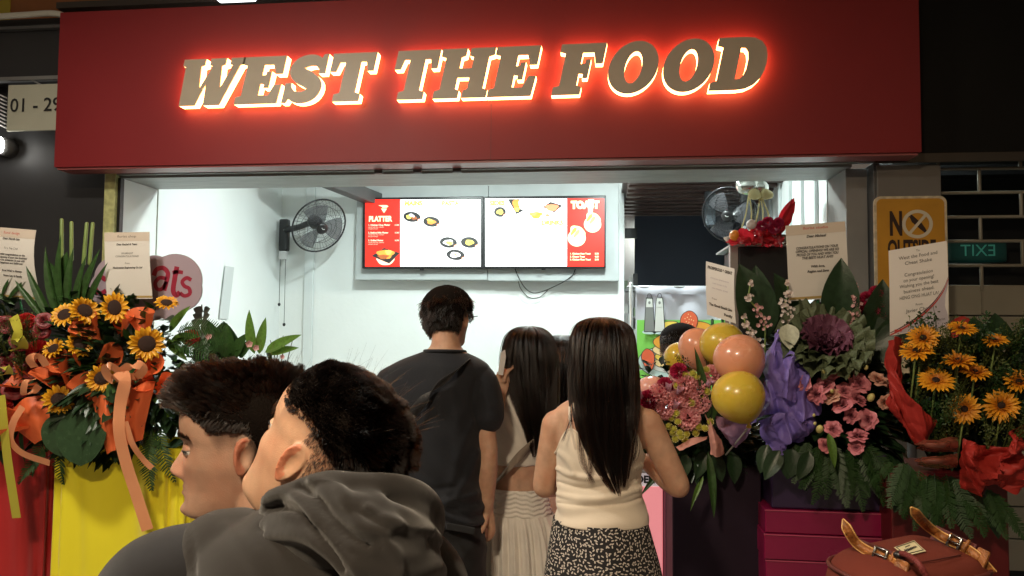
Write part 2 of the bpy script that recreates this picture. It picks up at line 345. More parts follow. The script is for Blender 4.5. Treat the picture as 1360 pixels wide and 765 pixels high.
for k, y in enumerate((384, 420, 452, 490)):
    z = P(838, y, 6.6).z; a, b = P(826, y, 6.6).x, P(848, y, 6.6).x
    obj('shelf_board', box(a, b, 6.5, 6.8, z - .02, z), M_alu, sh, False)
    for q in range(3):
        c = a + (b - a) * (.2 + .3 * q); obj('packet', box(c - .018, c + .018, 6.52, 6.6, z + .002, z + .07 + .03 * ((q + k) % 3)), mat(['packet_green', 'packet_white', 'packet_dark'][(q + k) % 3], [(.25, .33, .22), (.7, .7, .66), (.06, .06, .06)][(q + k) % 3], .4), sh, False, bevel=.004)
obj('upright', box(a - .012, a - .002, 6.5, 6.8, 0, 1.95), M_alu, sh, False)
# right-hand neighbour: black fascia, grey column, grille
nb = thing('neighbouring_unit', 'closed dark unit with black fascia and grey column to the right', 'shop unit', (3, 3.7, 0))
ZS = P(1290, 207, 3.7).z
obj('fascia', box(P(1200, 100, 3.7).x, 5.5, 3.7, 3.9, ZS, 3.45), M_black, nb, False)
obj('fascia_trim', box(P(1160, 100, 3.69).x, 5.5, 3.682, 3.698, ZS - .03, ZS + .012), mat('dark_bronze_trim', (.07, .06, .05), .4, metal=.5), nb, False)
xc0, xc1 = P(1165, 240, 3.72).x, P(1250, 240, 3.72).x
obj('column', box(xc0, xc1, 3.72, 3.95, 0, ZS - .032), mat('grey_column_paint', (.17, .155, .14), .5, var=.12, vscale=3), nb, False, bevel=.004)
obj('back_panel', box(xc1 + .002, 5.5, 4.6, 4.62, 0, 3), mat('dark_interior', (.010, .010, .010), .6), nb, False)
obj('top_panel', box(xc1 + .002, 5.5, 3.95, 4.6, ZS - .06, ZS - .04), M_black, nb, False)
gr = thing('shutter_grille', 'roller grille of pale bars in running bond over dark shop', 'grille', (xc1 + .6, 3.8, 0))
M_bar = mat('pale_grille_bar', (.26, .24, .19), .45, metal=.2, var=.1)
zs = [P(1300, y, 3.8).z for y in (224, 256, 287, 318, 350)]; dz = zs[0] - zs[1]
for k in range(7):
    z = zs[0] - k * dz + .0
    if k < 5: obj('bar', tube([(xc1 + .005, 3.8, z), (5.4, 3.8, z)], .008, 8), M_bar, gr)
xv = [P(1302, 300, 3.8).x, P(1357, 300, 3.8).x]; step = (xv[1] - xv[0])
for k in range(-1, 5):
    for q in range(12):
        x = xv[0] + (q * 2 - (0 if k % 2 == 0 else 1)) * step
        if x > xc1 + .02 and x < 5.3: obj('link', tube([(x, 3.8, zs[0] - k * dz), (x, 3.8, zs[0] - (k + 1) * dz)], .0085, 8), M_bar, gr)
M_slat = mat('pale_shutter_slat', (.30, .28, .22), .5, var=.1, vscale=4)
z = P(1300, 377, 3.8).z
for k in range(9):
    h = .148
    obj('slat', box(xc1 + .004, 5.4, 3.80, 3.83, z - h, z - .006), M_slat, gr, False, bevel=.004)
    x = xv[0] if k % 2 == 0 else xv[0] - step
    for q in range(8):
        if x + q * 2 * step > xc1 + .02: obj('link', box(x + q * 2 * step - .004, x + q * 2 * step + .004, 3.794, 3.799, z - h + .01, z - .012), M_bar, gr, False)
    z -= h
ex = P(1296, 334, 4.4); exs = thing('exit_reflection', 'mirrored green exit light reflection, added as a dim glow behind the roller grille', 'sign reflection', ex)
obj('reflection_box', cbox(ex, .30, .05, .12), mat('green_reflection_glow', (.004, .02, .015), .4, emit=(.03, .26, .19), estr=.07), exs, False, bevel=.01); nt_ = MATS['green_reflection_glow'].node_tree; tc_ = nt_.nodes.new('ShaderNodeTexCoord'); mp_ = nt_.nodes.new('ShaderNodeMapping'); mp_.vector_type = 'TEXTURE'; mp_.inputs['Location'].default_value = tuple(ex); mp_.inputs['Scale'].default_value = (.23, .23, .10); gd_ = nt_.nodes.new('ShaderNodeTexGradient'); gd_.gradient_type = 'SPHERICAL'; ml_ = nt_.nodes.new('ShaderNodeMath'); ml_.operation = 'MULTIPLY'; ml_.inputs[1].default_value = .07; nt_.links.new(tc_.outputs['Object'], mp_.inputs[0]); nt_.links.new(mp_.outputs[0], gd_.inputs[0]); nt_.links.new(gd_.outputs[0], ml_.inputs[0]); nt_.links.new(ml_.outputs[0], nt_.nodes['Principled BSDF'].inputs['Emission Strength'])  # exit sign reflection put in as a glowing box, fading outwards
obj('lettering', on_plane((text('EXIT', .09)[0] * [-1, 1, 1], text('EXIT', .09)[1]), ex + V(0, -.028, 0), (1, 0, 0), (0, 0, 1)), glow('pale_green_letters', (.1, .5, .4), .055), exs, False)
# left-hand neighbour
ln = thing('neighbouring_unit', 'black walled unit with dark fascia to the left of the red sign', 'shop unit', (-2.8, 3.8, 0))
obj('wall', box(-6, P(142, 400, 3.8).x, 3.8, 3.95, 0, P(40, 107, 3.8).z - .002), M_char, ln, False)
za = P(40, 107, 3.7).z; zb = P(40, 25, 3.7).z
obj('fascia', box(-6, P(80, 60, 3.7).x + .1, 3.7, 3.9, za, zb), M_char, ln, False)
obj('fascia_rail', box(-6, P(80, 60, 3.7).x + .1, 3.655, 3.69, za - .012, za + .008), M_alu, ln, False)
obj('fascia_rail', box(-6, P(80, 60, 3.7).x + .1, 3.66, 3.69, P(40, 42, 3.7).z, P(40, 42, 3.7).z + .016), M_dkgrey, ln, False)
obj('pipe', tube([P(-60, 26, 3.62), P(30, 20, 3.62), P(72, 18, 3.62), P(100, 26, 3.62)], .016, 10, 24), mat('white_pipe', (.6, .58, .5), .4), ln)
# fascia of the floor above, orange and yellow
uf = thing('upper_fascia', 'orange and yellow painted board above the sign', 'fascia', (-1, 3.9, 3))
zt = P(40, 14, 3.66).z
obj('board', box(P(14, 8, 3.91).x, 2.2, 3.91, 3.95, zb + .002, 4.2), mat('orange_board', (.42, .15, .04), .5, var=.15), uf, False)
obj('corner_panel', box(-6, P(14, 8, 3.905).x - .003, 3.905, 3.95, zb + .002, 4.2), mat('yellow_board', (.62, .48, .05), .5), uf, False)
obj('bracket', box(P(92, 8, 3.8).x, 2.0, 3.7, 3.8, P(200, 11, 3.75).z, P(200, 3, 3.75).z), mat('dark_brown_steel', (.06, .05, .04), .5), uf, False)
wn = thing('tube_lamp', 'white lit lamp on the ledge over the sign', 'lamp', P(312, -2, 3.72)); 
obj('diffuser', cbox(P(314, -5, 3.6), .20, .05, .05), glow('cool_white_lamp', (.9, .95, 1), 3.0), wn, False, bevel=.01)
# lamp on the left edge, with its louvre
lp = P(-4, 192, 3.7); lw = thing('wall_lamp', 'bright round lamp on the black wall at far left', 'lamp', lp)
obj('bulb', ellipsoid(lp, .032, .04, .05), glow('bright_bulb', (1, .97, .9), 30), lw)
obj('holder', lathe([(.02, 0), (.05, .0), (.05, .07), (.02, .09)], 20, lp + V(0, .10, .0), 'Y'), M_dkgrey, lw)
lv = thing('wall_vent', 'small louvred vent on the black wall over the bright lamp', 'vent', P(-6, 145, 3.7))
for k in range(9): obj('slat', xf(box(-.08, .06, -.01, .01, -.003, .003), Matrix.Translation(P(-4, 124 + 5 * k, 3.74)) @ Matrix.Rotation(R(25), 4, 'Y')), mat('white_steel', (.7, .7, .7), .4), lv, False)
# number plate
a, b = P(11, 113, 3.66), P(96, 172, 3.66)
npl = thing('number_plate', 'cream unit number plate reading 01 - 29 half behind red sign', 'number plate', (a.x, 3.66, b.z))
obj('plate', box(a.x, b.x, 3.66, 3.675, b.z, a.z), mat('cream_plate', (.50, .50, .40), .5, var=.04), npl, False, bevel=.002)
obj('lettering', on_plane(text('01 - 29', .104, bold=.001), P(47, 140, 3.655), (1, 0, 0), (0, 0, 1)), M_ink, npl, False)
obj('hook', tube([P(38, 104, 3.665), P(55, 113, 3.665)], .006, 6), M_alu, npl)
# ---------------------------------------------------------------- walkway and shop lamps (real fittings)
def lamp(name, label, c, r, strength, col, group):
    t = thing(name, label, 'lamp', c, group)
    obj('housing', lathe([(r * 1.25, .0), (r * 1.25, .05), (.01, .055)], 24, c), mat('white_steel', (.7, .7, .7), .4), t)
    obj('diffuser', lathe([(r * 1.12, .004), (r * 1.0, -.012), (.001, -.016)], 24, c), glow('lamp_glass_%s' % (name + label), col, strength), t)
    return t
for x, y, s, w_ in ((-1.25, 4.45, .9, 'by the left wall'), (.15, 4.75, 1.0, 'before the menu screens'), (1.35, 4.5, .75, 'by the right wall')):
    lamp('ceiling_lamp', 'round white lamp on the shop ceiling ' + w_, V(x, y, 2.84), .065, LAMP_IN * 2.9 * s, (.86, 1, .97), 'lamps on the shop ceiling')
lamp('kitchen_lamp', 'round kitchen lamp behind the menu wall', V(XE + .25, 6.95, zk - .05), .06, 60, (1, 1, .92), 'kitchen lamps')
lamp('walkway_lamp', 'round lamp under the walkway ceiling on the left', V(-1.9, 1.5, 3.38), .16, LAMP_LEFT, (1, .92, .78), 'lamps under the walkway ceiling')
lamp('walkway_lamp', 'round warm lamp under the walkway ceiling behind the viewer', V(-.75, -.75, 3.38), .16, LAMP_WARM, (1, .80, .56), 'lamps under the walkway ceiling')
lamp('walkway_lamp', 'round warm lamp under the walkway ceiling on the right', V(2.2, 1.0, 3.38), .16, LAMP_RIGHT, (1, .68, .38), 'lamps under the walkway ceiling')
# ================================================================ the red sign
YS = 3.56
def sgn(px, py, Y=YS): return P(px, py, Y)
a, b, c = P(80, 16, YS), P(72, 221, YS), P(1224, 203, YS)
zb = (b.z + c.z) / 2; xl = (a.x + b.x) / 2; xr = c.x; zt = zb + (P(75, 16, YS).z - P(72, 221, YS).z)
sign = thing('shop_sign', 'long dark red shop sign with backlit WEST THE FOOD lettering', 'shop sign', ((xl + xr) / 2, YS + .1, zb))
obj('sign_panel', box(xl, xr, YS, YS + .13, zb, zt), M_sign, sign, False)
obj('panel_joint', box(P(652, 190, YS).x - .0006, P(652, 190, YS).x + .0006, YS - .0006, YS + .001, zb + .002, zb + .42), M_blackp, sign, False)
obj('bottom_lip', box(xl + .01, xr - .01, YS + .012, YS + .125, zb - .012, zb - .001), mat('pale_red_lip', (.30, .08, .08), .35), sign, False)
for px in (500, 552, 605):
    q = P(px, 224, YS + .1); obj('clip', box(q.x - .02, q.x + .02, YS + .13, YS + .15, zb - .03, zb - .014), M_dkgrey, sign, False)
def rnd(poly): return poly
L_T = [(0, 100), (90, 100), (90, 62), (77, 62), (72, 81), (61, 81), (61, 18), (72, 15), (72, 0), (18, 0), (18, 15), (29, 18), (29, 81), (18, 81), (13, 62), (0, 62)]
L_E = [(0, 100), (82, 100), (82, 62), (68, 62), (61, 82), (43, 82), (43, 60), (50, 61), (50, 68), (60, 68), (60, 33), (50, 33), (50, 41), (43, 42), (43, 18), (62, 18), (70, 40), (84, 40), (82, 0), (0, 0), (0, 15), (10, 18), (10, 82), (0, 85)]
L_F = [(0, 100), (86, 100), (86, 60), (72, 60), (65, 82), (44, 82), (44, 60), (52, 61), (52, 69), (62, 69), (62, 32), (52, 32), (52, 40), (44, 41), (44, 18), (54, 15), (54, 0), (0, 0), (0, 15), (11, 18), (11, 82), (0, 85)]
L_H = [(0, 100), (48, 100), (48, 85), (40, 82), (40, 60), (63, 60), (63, 82), (55, 85), (55, 100), (103, 100), (103, 85), (93, 82), (93, 18), (103, 15), (103, 0), (55, 0), (55, 15), (63, 18), (63, 41), (40, 41), (40, 18), (48, 15), (48, 0), (0, 0), (0, 15), (10, 18), (10, 82), (0, 85)]
L_W = [(0, 100), (46, 100), (46, 86), (39, 84), (45, 36), (63, 84), (57, 86), (57, 100), (90, 100), (90, 86), (83, 84), (89, 36), (106, 84), (100, 86), (100, 100), (130, 100), (130, 86), (122, 84), (95, 0), (61, 0), (57, 46), (43, 0), (10, 0), (6, 84), (0, 86)]
def L_O(): return [circle(50, 50, 50, 51, 40), circle(50, 50, 17, 31, 26)]
L_D = [[(0, 100), (50, 100), (66, 98), (80, 91), (90, 79), (95, 64), (96, 50), (95, 36), (90, 21), (80, 9), (66, 2), (50, 0), (0, 0), (0, 15), (11, 18), (11, 82), (0, 85)], [(44, 80), (52, 79), (58, 72), (61, 60), (61, 40), (58, 28), (52, 21), (44, 20)]]
s_mid = catmull([(73, 72), (66, 84), (48, 88), (29, 82), (22, 69), (32, 57), (52, 47), (66, 34), (61, 18), (42, 11), (22, 16), (13, 30)], 44)
s_w = np.interp(np.linspace(0, 1, 44), [0, .12, .3, .5, .7, .88, 1], [6, 11, 15, 17, 15.5, 11, 6])
_t = np.gradient(s_mid, axis=0); _t /= np.linalg.norm(_t, axis=1)[:, None]; _n = np.stack([-_t[:, 1], _t[:, 0]], 1)
sl, sr = s_mid + _n * s_w[:, None], s_mid - _n * s_w[:, None]
L_S = [(x, min(102, max(-2, y))) for x, y in list(map(tuple, sl)) + list(map(tuple, sr[::-1]))]
SER = [[(70, 60), (84, 60), (84, 100), (74, 100), (68, 84)], [(3, 42), (16, 42), (20, 18), (12, 0), (3, 0)]]
top = lambda x: 79.6 + (x - 240) * (49.8 - 79.6) / 730; bot = lambda x: 140.5 + (x - 245) * (119.6 - 140.5) / 715
M_face = mat('grey_brown_letter_face', (.50, .43, .33), .45, var=.06); M_glow = glow('lit_acrylic_edge', (1, .50, .18), LETTER_GLOW)
letters = [('W', [L_W], 231, 81, 130), ('E', [L_E], 310, 58, 84), ('S', [L_S], 371, 52, 84), ('T', [L_T], 429, 58, 90), ('T', [L_T], 515, 57, 90), ('H', [L_H], 574, 71, 103), ('E', [L_E], 646, 60, 84),
           ('F', [L_F], 732, 60, 86), ('O', L_O(), 801, 66, 100), ('O', L_O(), 874, 67, 100), ('D', L_D, 941, 70, 96)]
for ch, loops, x0, w, uw in letters:
    def mp(q):
        v = q[1] / 100; px = x0 + q[0] / uw * w + v * 14.5; py = bot(px) + (top(px) - bot(px)) * v; k = sgn(px, py, YS - .058); return (k.x, k.z)
    L = [[mp(q) for q in l] for l in loops]
    face = prism(L[0], L[1:], YS - .058, YS - .051); edge = prism(L[0], L[1:], YS - .0505, YS - .004, front=False, back=False)
    if ch == 'S':
        for s in SER:
            k = [mp(q) for q in s]; face = J(face, prism(k, (), YS - .0575, YS - .0514)); edge = J(edge, prism(k, (), YS - .0504, YS - .0042, front=False, back=False))
    fo = obj('letter', face, M_face, sign, False); eo = obj('letter_glow', edge, M_glow, fo, False)
# ================================================================ screens, fans, cards, balloons, small fittings
def flat(pts, Y, holes=()):
    """Flat print through photo pixels, on the vertical plane Y."""
    c = lambda l: [(P(x, y, Y).x, P(x, y, Y).z) for x, y in l]
    return prism(c(pts), [c(h) for h in holes], Y, Y + .0004, back=False, sides=False)
def quad(x0, y0, x1, y1): return [(x0, y1), (x1, y1), (x1, y0), (x0, y0)]
def ell(cx, cy, rx, ry, n=24, a=0, w=0.0, seed=0):
    out = []
    for t in np.linspace(0, 2 * PI, n, endpoint=False):
        k = 1 + w * math.sin(3 * t + seed) + w * .6 * math.sin(5 * t + 2 * seed); x, y = rx * k * math.cos(t), -ry * k * math.sin(t)
        out.append((cx + x * math.cos(a) - y * math.sin(a), cy + x * math.sin(a) + y * math.cos(a)))
    return out
def ptext(body, px, py, Y, hpx, width=None, **k):
    c = P(px, py, Y); return on_plane(text(body, hpx * MP(Y) * 1.38, width=width * MP(Y) if width else None, **k), c, (1, 0, .0), (0, 0, 1))
G = lambda n, c, s=1.0: glow('screen_' + n, c, MENU * s)
g_white = G('white', (1, 1, 1), 1.0); g_red = G('red', (.95, .022, .012), .85); g_cream = G('cream', (1, .72, .42)); g_yel = G('yellow', (.62, .58, .08), .8); g_dark = G('dark', (.02, .02, .02))
g_org = G('orange', (.95, .30, .05), .8); g_egg = G('egg', (1, .75, .12), .9); g_rim = G('rim', (.9, .25, .12), .9); g_brown = G('brown', (.35, .10, .03), .8); g_pink = G('pink', (1, .55, .40)); g_grey = G('grey', (.7, .7, .68), .9)
YM = YB - .185
def dish(parent, cx, cy, rx, ry, food, Y, tail=True, a=0.1):
    o = obj('dish', flat(ell(cx, cy, rx * 1.05, ry * 1.08, a=a), Y - .0012), g_dark, parent, False)
    for k, (dx, dy, sx, sy, m) in enumerate(food): obj('food', flat(ell(cx + dx * rx, cy + dy * ry, sx * rx * .80, sy * ry * .78, w=.09, seed=k + cx, a=.2 * k), Y - .0016 - .0003 * k), m, o, False)
    if tail:
        q = ell(cx + rx * .95, cy + ry * .75, 3.2, 2.3); obj('tag', flat(q, Y - .0022), g_rim, o, False); obj('tag', flat(ell(cx + rx * .95, cy + ry * .75, 2.2, 1.3), Y - .0026), g_white, o, False)
def screen(x0, y0, x1, y1, label):
    a, b = P(x0, y0, YM), P(x1, y1, YM)
    t = thing('menu_screen', label, 'menu screen', ((a.x + b.x) / 2, YM, b.z), 'menu screens over the counter')
    obj('bezel', box(a.x, b.x, YM, YM + .05, b.z, a.z), M_blackp, t, False, bevel=.004)
    obj('sensor', cbox(V((a.x + b.x) / 2, YM + .01, b.z - .008), .03, .02, .012), M_blackp, t, False)
    return t
s1 = screen(482.5, 262.5, 641, 356.5, 'left menu screen headed PLATTER, MAINS and PASTA')
Y1 = YM - .002
obj('display', flat(quad(485, 265, 638.5, 354), Y1), g_white, s1, False); obj('red_panel', flat(quad(485, 264.8, 531.5, 354.2), Y1 - .0008), g_red, s1, False)
obj('lettering', ptext('PLATTER', 505, 291, Y1 - .002, 7.2, width=33, bold=.003), g_cream, s1, False)
obj('logo', flat(ell(510, 274, 6, 2.0, 7, w=.3), Y1 - .002), g_cream, s1, False); obj('logo', flat([(506, 277), (510, 283), (514, 277)][::-1], Y1 - .002), g_cream, s1, False)
for a_, x_, w_ in (('MAINS', 549, 25), ('PASTA', 598, 24)): obj('lettering', ptext(a_, x_, 270.3, Y1 - .002, 6.2, width=w_, bold=.003), g_yel, s1, False)
rows = [('1. Chicken Chop Platter', '14.90'), ('2. Seafood Mix Platter', '15.90'), ('3. Grilled Platter', '16.90')]
L = []
for k, (a, b) in enumerate(rows):
    y = 299 + k * 10.2
    c = P(489, y, Y1 - .002); L.append(on_plane(text(a, .018, align='LEFT', bold=.0008), c, (1, 0, 0), (0, 0, 1))); c = P(524, y, Y1 - .002); L.append(on_plane(text(b, .016, align='LEFT', bold=.0006), c, (1, 0, 0), (0, 0, 1)))
    for q, s in enumerate(('served with fries, coleslaw', 'and garlic bread')): c = P(489, y + 2.7 + 2.2 * q, Y1 - .002); L.append(on_plane(text(s, .012, align='LEFT'), c, (1, 0, 0), (0, 0, 1)))
for l_ in L: obj('lettering', l_, g_pink, s1, False)
o = obj('dish', flat([(493, 340), (517, 350), (531, 336), (510, 329)], Y1 - .0014), g_dark, s1, False)
obj('food', flat(ell(512, 345, 12, 7, w=.05), Y1 - .0010), g_pink, o, False)
obj('food', flat(ell(512, 337.5, 11, 6, w=.14), Y1 - .0022), g_org, o, False); obj('food', flat(ell(509, 341, 7, 3, w=.14), Y1 - .0026), g_brown, o, False); obj('food', flat(ell(516, 335, 4, 3, w=.14), Y1 - .0026), g_egg, o, False)
fd = [(-.35, .0, .4, .55, g_egg), (.25, .2, .45, .55, g_brown), (.0, -.3, .45, .35, g_white)]
dish(s1, 547, 288, 11, 6.3, fd, Y1); dish(s1, 573, 294.5, 10.5, 6.3, [(0, .05, .7, .6, g_org), (-.2, -.35, .5, .3, g_egg)], Y1)
dish(s1, 595.5, 322, 11, 6.6, [(0, 0, .75, .7, g_white), (.1, .1, .55, .5, g_egg)], Y1); dish(s1, 623.5, 322, 11, 6.8, [(0, 0, .65, .65, g_egg), (.2, .0, .3, .3, g_yel)], Y1); dish(s1, 605, 338.5, 11.5, 6.5, [(-.05, 0, .75, .72, g_white), (.0, .0, .25, .25, g_yel)], Y1)
s2 = screen(641.8, 261.2, 804.5, 356.2, 'right menu screen headed SIDES, DRINKS and TOAST')
obj('display', flat(quad(644.5, 263.5, 802, 353.8), Y1), g_white, s2, False); obj('red_panel', flat(quad(753, 263.3, 802.2, 354), Y1 - .0008), g_red, s2, False)
for a_, x_, y_, w_ in (('SIDES', 660.5, 270, 21), ('DRINKS', 733.5, 296, 29)): obj('lettering', ptext(a_, x_, y_, Y1 - .002, 6.0, width=w_, bold=.003), g_yel, s2, False)
obj('lettering', ptext('TOAST', 777, 272.5, Y1 - .002, 9.5, width=38, bold=.006), g_cream, s2, False)
dish(s2, 664, 281.5, 7.5, 6.2, [(0, 0, .75, .7, g_egg), (.1, .1, .4, .3, g_yel)], Y1)
o = obj('dish', flat([(674.5, 264.5), (686, 284.5), (699, 278), (698, 264.5)], Y1 - .0012), g_dark, s2, False)
obj('food', flat(ell(685.5, 272, 4.5, 8, w=.15), Y1 - .0018), g_org, o, False); obj('food', flat(ell(687, 278, 3, 3, w=.15), Y1 - .0022), g_egg, o, False); obj('food', flat(ell(695.5, 271, 7, 8, w=.05), Y1 - .0018), g_white, o, False)
o = obj('dish', flat([(721, 275), (731, 268), (747, 273), (736, 282)], Y1 - .0012), g_dark, s2, False); obj('food', flat(ell(733, 275.5, 8.5, 4.6, w=.12), Y1 - .0018), g_rim, o, False); obj('tag', flat(ell(747, 279, 2.5, 2), Y1 - .002), g_grey, o, False)
o = obj('dish', flat([(702, 284), (710, 291.5), (724, 284), (716, 279)], Y1 - .0012), g_grey, s2, False); obj('food', flat(ell(712, 285.5, 8, 4.4, w=.15), Y1 - .0018), g_org, o, False); obj('food', flat(ell(709, 284, 3.5, 2.2, w=.15), Y1 - .0022), g_egg, o, False); obj('tag', flat(ell(727, 286, 3, 2), Y1 - .002), g_rim, o, False)
for (cx, cy, r) in ((787, 298, 11.5), (766, 316, 12)):
    o = obj('dish', flat(ell(cx, cy, r, r * .95), Y1 - .0012), g_pink, s2, False)
    obj('food', flat(ell(cx + .5, cy - 7, r * .85, r * .75, w=.08, a=.5), Y1 - .0018), g_cream, o, False)
    for k in range(3): obj('food', flat(ell(cx - 4 + 4 * k, cy - 9 + 3 * k, 2.1, 6.2, w=.08, a=.65), Y1 - .0022), [g_org, g_egg, g_cream][k], o, False)
obj('food', flat([(781, 264.5), (781, 283), (787, 283), (789, 264.5)], Y1 - .0016), g_pink, s2, False)
L = []
for k, (a, b) in enumerate((('1. Chicken Ham Toast', '5.50'), ('2. Cheese Toast', '4.50'), ('3. Chicken Floss Toast', '5.90'))):
    for s, x in ((a, 757), (b, 790)): L.append(on_plane(text(s, .017, align='LEFT', bold=.0008), P(x, 337 + 3.9 * k, Y1 - .002), (1, 0, 0), (0, 0, 1)))
for l_ in L: obj('lettering', l_, g_cream, s2, False)
for sc_, xs_, ys_ in ((s1, (536, 566, 596, 618), (306, 312, 318, 324, 330, 336, 342, 348)), (s2, (648, 676, 708, 733), (300, 306, 312, 318, 324, 330, 336, 342, 348))):
    for a_ in xs_:
        for k, b_ in enumerate(ys_):
            if (sc_ is s1 and a_ > 580 and b_ > 312) or (int(a_ * 7 + b_ * 3) % 4 == 0): continue
            obj('lettering', on_plane(text(('Baked Rice  8.90', 'Fried Wings  6.50', 'Iced Tea  2.50', 'Mushroom Soup  4.50', 'Garlic Fries  5.90')[(k + a_) % 5], .013, align='LEFT'), P(a_, b_, Y1 - .002), (1, 0, 0), (0, 0, 1)), G('faint', (.80, .80, .77), .92), sc_, False)
cb = thing('cable', 'thin black power cable looping under the menu screens', 'cable', P(727, 380, YB - .1))
obj('strand', tube([P(x, y, YB - .13 + .08 * (i in (2, 3, 4, 5))) for i, (x, y) in enumerate(((684, 357), (690, 371), (698, 383), (708, 389), (721, 387), (735, 381), (749, 374), (760, 366), (764, 358)))], .004, 6, 40), M_blackp, cb)
obj('strand', tube([P(x, y, YB - .05) for x, y in ((688, 372), (692, 384), (703, 395), (716, 395), (727, 386))], .003, 6, 30), M_blackp, cb)
# paper strip hanging on the left wall
def wallpt(px, py, off=.01):
    """Where a pixel meets the left side wall, pushed off it by off."""
    a, b = V(XL, YF + .36, 0), V(XLB, YB, 0); n = V(-(b - a).y, (b - a).x, 0).normalized() * -1
    d = CM @ Vector(((px - 680) / F, -(py - 382.5) / F, -1.0)); t = ((a + n * off) - CAM).dot(n) / d.dot(n); return CAM + d * t
q = [wallpt(299, 353), wallpt(311, 355), wallpt(303, 424), wallpt(291, 423)]
st = tag(obj('paper_strip', (np.array([tuple(a) for a in q]), [(3, 2, 1, 0)]), mat('greyish_paper', (.55, .58, .58), .5), None, False), 'long narrow paper strip hanging on the white left wall', 'paper strip')
# ---------------------------------------------------------------- wall fans
def fan(c, axis, r, wallp, label, cap_col):
    t = thing('wall_fan', label, 'fan', wallp, 'wall fans'); ax = Vector(axis).normalized(); rot = ax.to_track_quat('Z', 'Y').to_matrix().to_4x4(); M = Matrix.Translation(c) @ rot
    w = []
    M_cage = mat('black_fan_wire', (.02, .02, .022), .35, metal=.3)
    for k in range(44):
        a = 2 * PI * k / 44; ca, sa = math.cos(a), math.sin(a)
        tw = lambda q, s: (q * r * math.cos(a + s), q * r * math.sin(a + s))
        w.append(tube([(*tw(q, .5 * q), z * r) for q, z in ((.2, .26), (.55, .24), (.85, .14), (1, 0))], .0011, 3, 7, cap=False))
        if k % 2 == 0: w.append(tube([(*tw(q, -.4 * q), z * r) for q, z in ((.25, -.30), (.7, -.24), (1, 0))], .0011, 3, 5, cap=False))
    for q, z, rr in ((1, 0, .007), (.80, .165, .0016), (.55, .24, .0016), (.35, .255, .0016), (.75, -.22, .0016)): w.append(tube([(q * r * math.cos(a), q * r * math.sin(a), z * r) for a in np.linspace(0, 2 * PI, 41)], rr, 6, cap=False))
    g = obj('guard', xf(J(*w), M), M_cage, t)
    obj('hub_cap', xf(lathe([(.001, .30 * r), (.12 * r, .295 * r), (.20 * r, .27 * r), (.215 * r, .24 * r), (.001, .235 * r)], 24), M), mat('fan_cap_' + label[:5], cap_col, .35), t)
    obj('emblem', xf(tube([(-.05 * r, .04 * r, .305 * r), (.0, -.01 * r, .306 * r), (.06 * r, .0, .305 * r)], .006 * r * 2, 6), M), mat('white_steel', ()), t)
    M_bl = mat('smoke_grey_blade', (.10, .10, .11), .25, alpha=.75)
    for k in range(3):
        def bf(u, v, k=k):
            rr = r * (.14 + .72 * v); a = 2 * PI * k / 3 + (u - .5) * (1.5 - .5 * v) ; return (rr * math.cos(a), rr * math.sin(a), r * (.10 - .22 * (u - .5)) )
        obj('blade', xf(grid(bf, 8, 6), M), M_bl, t)
    obj('motor', xf(lathe([(.001, -.62 * r), (.16 * r, -.60 * r), (.24 * r, -.5 * r), (.25 * r, -.25 * r), (.16 * r, -.10 * r), (.06 * r, .02 * r)], 24), M), M_blackp, t)
    m = c - ax * r * .45
    obj('arm', tube([m, (m + wallp) / 2 - V(0, 0, .01), wallp], .024, 10, 8), M_blackp, t)
    b = obj('wall_mount', cbox(wallp + V(0, .0, -.04), .075, .06, .26), M_blackp, t, False, bevel=.012)
    obj('switch_box', cbox(wallp + V(0, -.01, -.205), .06, .055, .07), mat('pale_switch', (.6, .6, .6), .4), t, False, bevel=.008)
    for dx, l in ((-.015, .36), (.03, .52)):
        p = wallp + V(dx, -.035, -.24); obj('pull_cord', J(tube([p, p - V(0, 0, l)], .0022, 5), ellipsoid(p - V(0, 0, l), .012, .012, .014, 10, 7)), M_blackp, t)
    return t
fan(P(424, 300, 5.50), (.66, -.56, -.47), .215, P(378, 306, 5.80), 'black wall fan on the left wall with pull cords', (.012, .012, .013))
fan(P(969, 285, 5.1), (-.45, -.78, -.34), .185, P(991, 268, 5.32), 'black wall fan with grey hub at right beside navy board', (.18, .19, .20))
